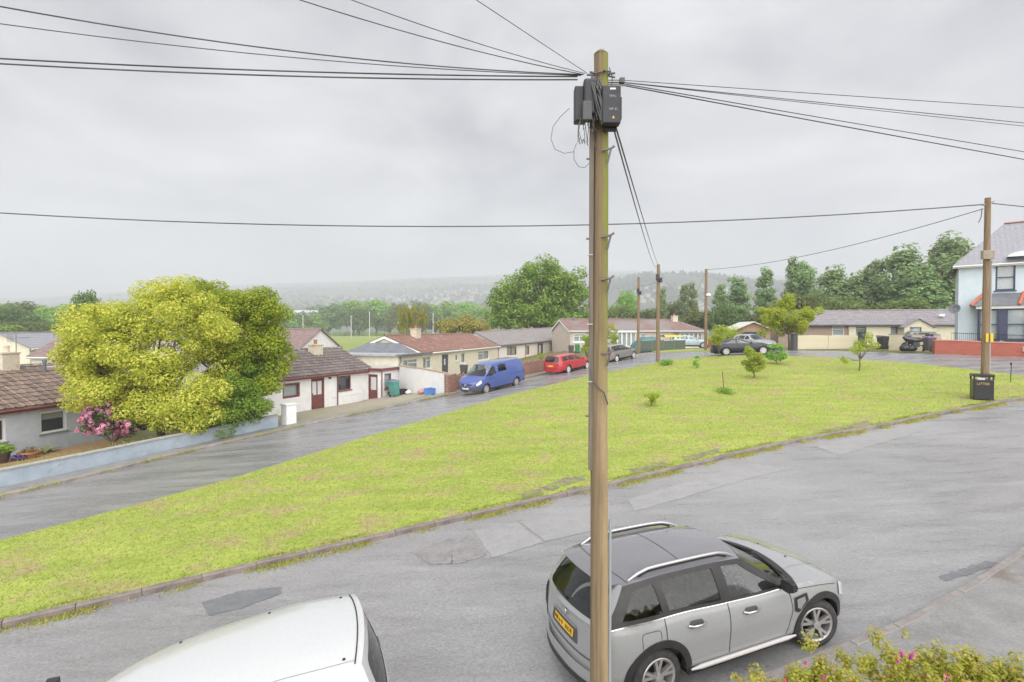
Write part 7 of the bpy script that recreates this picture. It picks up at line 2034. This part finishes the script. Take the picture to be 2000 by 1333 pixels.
# poplars and the row behind the right hand bungalows
row = [('poplar', 1295, 556, 26, 150, 'small poplar showing just right of the mossy pole'), ('poplar', 1338, 548, 34, 150, 'poplar half way between the two far poles, left of a pair'), ('poplar', 1352, 548, 30, 150, 'poplar half way between the two far poles, right of a pair'),
       ('poplar', 1408, 548, 40, 130, 'thin poplar just right of the lamp pole'), ('poplar', 1440, 535, 62, 125, 'broad poplar between the lamp pole and the garage'), ('poplar', 1497, 517, 56, 112, 'dark poplar above the garage'),
       ('poplar', 1548, 497, 44, 105, 'tall poplar at the left end of the windblown row'), ('tall', 1572, 505, 70, 104, 'windblown tree second in the row behind the right bungalow'), ('tall', 1625, 520, 96, 98, 'windblown tree third in the row behind the right bungalow'),
       ('tall', 1672, 532, 80, 96, 'windblown tree fourth in the row behind the right bungalow'), ('tall', 1705, 505, 70, 96, 'windblown tree fifth in the row behind the right bungalow'), ('tall', 1760, 480, 120, 92, 'broad windblown tree near the right end of the row'),
       ('tall', 1845, 458, 120, 88, 'tallest windblown tree at the right end of the row'), ('tall', 1800, 520, 110, 86, 'windblown tree in front of the tallest one'), ('tall', 1905, 500, 110, 90, 'windblown tree partly hidden by the pale blue house'),
       ('dark', 1420, 592, 70, 110, 'dark copper tree below the poplars'), ('light', 1375, 600, 90, 120, 'light green tree behind the long bungalow'), ('light', 1470, 606, 70, 110, 'light green tree left of the garage roof'),
       ('round', 1225, 565, 50, 160, 'round topped tree between the foreground pole and the pole with dark boxes'), ('light', 1215, 592, 90, 150, 'pale tree behind the ridge of the long bungalow, left part'), ('light', 1310, 585, 80, 155, 'pale tree behind the ridge of the long bungalow, middle part'),
       ('light', 1265, 600, 80, 145, 'pale tree just left of the mossy pole, low behind the ridge'), ('light', 1740, 580, 150, 80, 'leafy mid green tree low behind the right bungalow roof'), ('light', 1640, 575, 120, 84, 'leafy low tree left of the gate behind the right bungalow roof'), ('light', 1560, 572, 110, 88, 'low tree directly right of the garage')]
for k, px, top, w, y, lab in row: tree_at(k, px, top, w, y, lab, 'trees behind the far bungalows')
tree_at('dark', 168, 560, 60, 70, 'dark conifer like tree showing left of the yellow tree')
ordn = ['first', 'second', 'third', 'fourth', 'fifth', 'sixth', 'seventh', 'eighth', 'ninth', 'tenth', 'eleventh', 'twelfth', 'thirteenth', 'fourteenth', 'fifteenth', 'sixteenth', 'seventeenth', 'eighteenth', 'nineteenth', 'twentieth', 'twenty first', 'twenty second', 'twenty third', 'twenty fourth', 'twenty fifth', 'twenty sixth', 'twenty seventh', 'twenty eighth', 'twenty ninth', 'thirtieth']
for i, (px, top, w, y) in enumerate(((-30, 590, 150, 190), (25, 598, 110, 150), (70, 588, 120, 200), (125, 592, 110, 190), (45, 625, 130, 120), (110, 628, 130, 115), (0, 632, 120, 110), (160, 612, 90, 140))):
    tree_at(('round', 'dark', 'light')[i % 3], px, top, w, y, f'{ordn[i]} rounded tree of the wood beyond the roofs at the left', 'wood at the left')
i = 0
for px, top, w in ((545, 602, 70), (590, 606, 60), (640, 592, 74), (690, 586, 66), (735, 584, 74), (780, 586, 60), (825, 590, 70), (868, 588, 66), (912, 586, 70), (955, 590, 66), (700, 600, 60), (610, 612, 60), (570, 616, 70), (850, 600, 60), (760, 604, 64), (940, 600, 60), (1180, 600, 70), (520, 610, 60)):
    tree_at(('round', 'light', 'dark', 'round')[i % 4], px, top + rt.uniform(-3, 3), w * 1.15, 330 + (i % 5) * 14, f'{ordn[i]} tree of the line along the far side of the playing field', 'trees along the playing field', zb=-2.6); i += 1
V, Q = leaves([(x, 325 + 6 * math.sin(x * .1), 1.5, 2.6) for x in np.arange(-190, 40, 3.2)], 9000, .9, np.random.default_rng(5)); o = link('hedgerow', np_mesh('hedgerow', V, Q, L_PRIVET)); tag(o, 'low hedgerow scrub along the far edge of the playing field', 'hedge', kind='stuff')
# posts on the field
for i, (px, t, b, y) in enumerate(((686, 617, 657, 255), (722, 610, 657, 262), (846, 612, 655, 262), (592, 616, 655, 262))):
    p0, p1 = at(px, b, y), at(px, t, y); zb = g1(p0.x, y) + .05
    o = thing('sports_post', f'tall white pitch post, {ordn[i]} of those standing on the playing field', 'post', (p0.x, y, zb), 0, 'pitch posts'); MB().tube([(0, 0, 0), (0, 0, p1.z - zb)], .16, 6).build('post_tube', mat('pale post paint', (.6, .62, .62), .5), o); MB().box(-.5, -.05, p1.z - zb - .3, .5, .05, p1.z - zb).build('post_head', STEEL, o)

# ------------------------------------------------------------------ far hills, houses on them, haze
HILLM = mat('far hillside', (.028, .042, .03), .95, (.06, .078, .045), .006, .38, .62, col3=(.10, .125, .065), v3=.004, r3=(.52, .6))
def hill(name, prof, y0, y1, ytop, zb, seed):
    rs = np.random.default_rng(seed)
    xs = np.linspace(prof[0][0], prof[-1][0], 110); f = hermite(prof)
    ys = np.concatenate([np.linspace(y0, ytop, 34), np.linspace(ytop, y1, 8)[1:]])
    X, Y = np.meshgrid(xs, ys, indexing='ij')
    t = np.clip((Y - y0) / (ytop - y0), 0, 1); t2 = np.where(Y > ytop, 1 - .5 * (Y - ytop) / (y1 - ytop), t**1.0)
    bump_ = np.sin(X * .004 + Y * .006) * np.sin(Y * .005 - X * .002) * 10 * t * (1 - t) * 4
    Xw = X * (Y / ytop)
    Z = zb + (f(X) - zb) * t2 + bump_
    mb = MB(); mb.grid(np.stack([Xw, Y, Z], -1)); o = mb.build(name, HILLM, smooth=60); o['kind'] = 'structure'
    def at_z(px, y):
        tt = min(1, max(0, (y - y0) / (ytop - y0)))**1.0; xx = (px - 1000) / F * ytop
        t_ = min(1, max(0, (y - y0) / (ytop - y0)))
        Xq = xx
        return zb + (float(f(xx)) - zb) * tt + math.sin(Xq * .004 + y * .006) * math.sin(y * .005 - Xq * .002) * 10 * t_ * (1 - t_) * 4
    return at_z
def pz_(px, py, y): p = at(px, py, y); return ((px - 1000) / F * y, p.z)
farz = hill('hill', [(-8000, 150), pz_(-400, 588, 3200), pz_(0, 583, 3200), pz_(300, 568, 3200), pz_(520, 556, 3200), pz_(700, 549, 3200), pz_(900, 541, 3200), pz_(1050, 536, 3200), pz_(1200, 530, 3200), pz_(1400, 535, 3200), pz_(1700, 545, 3200), (7000, 220)], 800, 4000, 3200, -14, 1)
nearz = hill('hill', [pz_(1050, 640, 1500), pz_(1120, 600, 1500), pz_(1190, 552, 1500), pz_(1290, 533, 1500), pz_(1345, 535, 1500), pz_(1420, 541, 1500), pz_(1500, 546, 1500), pz_(1700, 552, 1500), (3000, 140), (5000, 120)], 700, 2200, 1500, -14, 2)
# woods on the hills: one mass
def wood(name, n, zf, pxr, yr, seed, label, dens):
    rs = np.random.default_rng(seed); oct_ = np.array([(1,0,0),(0,1,0),(-1,0,0),(0,-1,0),(0,0,1),(0,0,-.5)]); fc = np.array([(0,1,4),(1,2,4),(2,3,4),(3,0,4),(1,0,5),(2,1,5),(3,2,5),(0,3,5)])
    Vs, Fs = [], []
    k = 0
    while k < n:
        px = rs.uniform(*pxr); y = rs.uniform(*yr)
        x = (px - 1000) / F * y
        if math.sin(px * .03 + y * .011) + math.sin(px * .011 - y * .006 + seed) + dens < rs.uniform(-1, 1): continue
        s = rs.uniform(5, 10); R3 = np.linalg.qr(rs.normal(size=(3, 3)))[0]
        Vs.append((oct_ * np.array([s, s, s * 1.1])) @ (np.eye(3) * .6 + R3 * .4) + np.array([x, y, zf(px, y) + s * .35])); Fs.append(fc + 6 * k); k += 1
    o = link(name, np_mesh(name, np.concatenate(Vs), np.concatenate(Fs), WOODM)); tag(o, label, 'wood', kind='stuff')
WOODM = mat('far woodland', (.022, .036, .025), .95, (.04, .055, .035), .02, island=.25)
wood('hillside_wood', 7500, farz, (-300, 1300), (1000, 3200), 3, 'misty woods and hedges covering the far hillside', .1)
wood('ridge_wood', 2600, nearz, (1120, 1600), (1000, 1510), 4, 'misty woods along the nearer ridge at the right', .2)
# the town on the far hillside: each small house by itself
hw = mat('distant white wall', (.42, .41, .39), .8, island=.12); hr = mat('distant roof', (.17, .15, .15), .8)
hm = MB(); hm.box(-4.5, -3.5, -3, 4.5, 3.5, 5.2, 0)
hm.add([(-4.8, -3.9, 5.1), (4.8, -3.9, 5.1), (4.8, 0, 8), (-4.8, 0, 8), (4.8, 3.9, 5.1), (-4.8, 3.9, 5.1)], [(0, 1, 2, 3), (3, 2, 4, 5)], 1); hm.add([(-4.5, -3.5, 5.2), (-4.5, 3.5, 5.2), (-4.5, 0, 7.8)], [(0, 1, 2)]); hm.add([(4.5, -3.5, 5.2), (4.5, 3.5, 5.2), (4.5, 0, 7.8)], [(0, 1, 2)])
hmesh = hm.mesh('far_house', [hw, hr]); rh = random.Random(8); cnt = 0
while cnt < 170:
    px = rh.gauss(860, 130); y = rh.uniform(1150, 1900)
    if not 510 < px < 1160 or (px < 640 and rh.random() < .7): continue
    o = link('far_house', hmesh, None, ((px - 1000) / F * y, y, farz(px, y) + 3), (0, 0, rh.choice([0.1, .2, 1.6]) + rh.uniform(-.15, .15)), (rh.uniform(.8, 1.9), rh.uniform(.9, 1.2), rh.uniform(.8, 1.15)))
    tag(o, 'small pale house in the misty town on the far hillside', 'house', 'houses of the far hillside town'); cnt += 1
for i in range(34):
    px = rh.uniform(1225, 1480); y = rh.uniform(950, 1250)
    o = link('far_house', hmesh, None, ((px - 1000) / F * y, y, nearz(px, y) + 3), (0, 0, rh.uniform(0, .5)), (rh.uniform(.7, 1.3), .9, .9))
    tag(o, 'small pale house below the wooded ridge at the right', 'house', 'houses below the nearer ridge')
p = at(560, 607, 900); o = thing('warehouse', 'long pale warehouse roof in the valley right of the fresh green tree', 'building', (p.x, 900, p.z - 14)); MB().box(0, 0, -5, 52, 20, 10).build('wall', hw, o); MB().add([(-1, -1, 10.05), (53, -1, 10.05), (53, 10, 15), (-1, 10, 15), (53, 21, 10.05), (-1, 21, 10.05)], [(0, 1, 2, 3), (3, 2, 4, 5)]).build('roof', mat('pale metal roof', (.55, .60, .68), .4), o)

hz = MB(); hz.box(-9000, -420, -40, 9000, 4300, 400)
hzm = bpy.data.materials.new('haze'); hzm.use_nodes = True
t_ = hzm.node_tree; t_.nodes.remove(t_.nodes['Principled BSDF'])
pv = t_.nodes.new('ShaderNodeVolumePrincipled'); pv.inputs['Color'].default_value = (.82, .85, .91, 1); pv.inputs['Density'].default_value = 6.5e-4; pv.inputs['Anisotropy'].default_value = 0.0
t_.links.new(pv.outputs[0], t_.nodes['Material Output'].inputs['Volume'])
haze = hz.build('haze', hzm); tag(haze, 'damp grey haze lying over the valley', 'haze', kind='stuff')
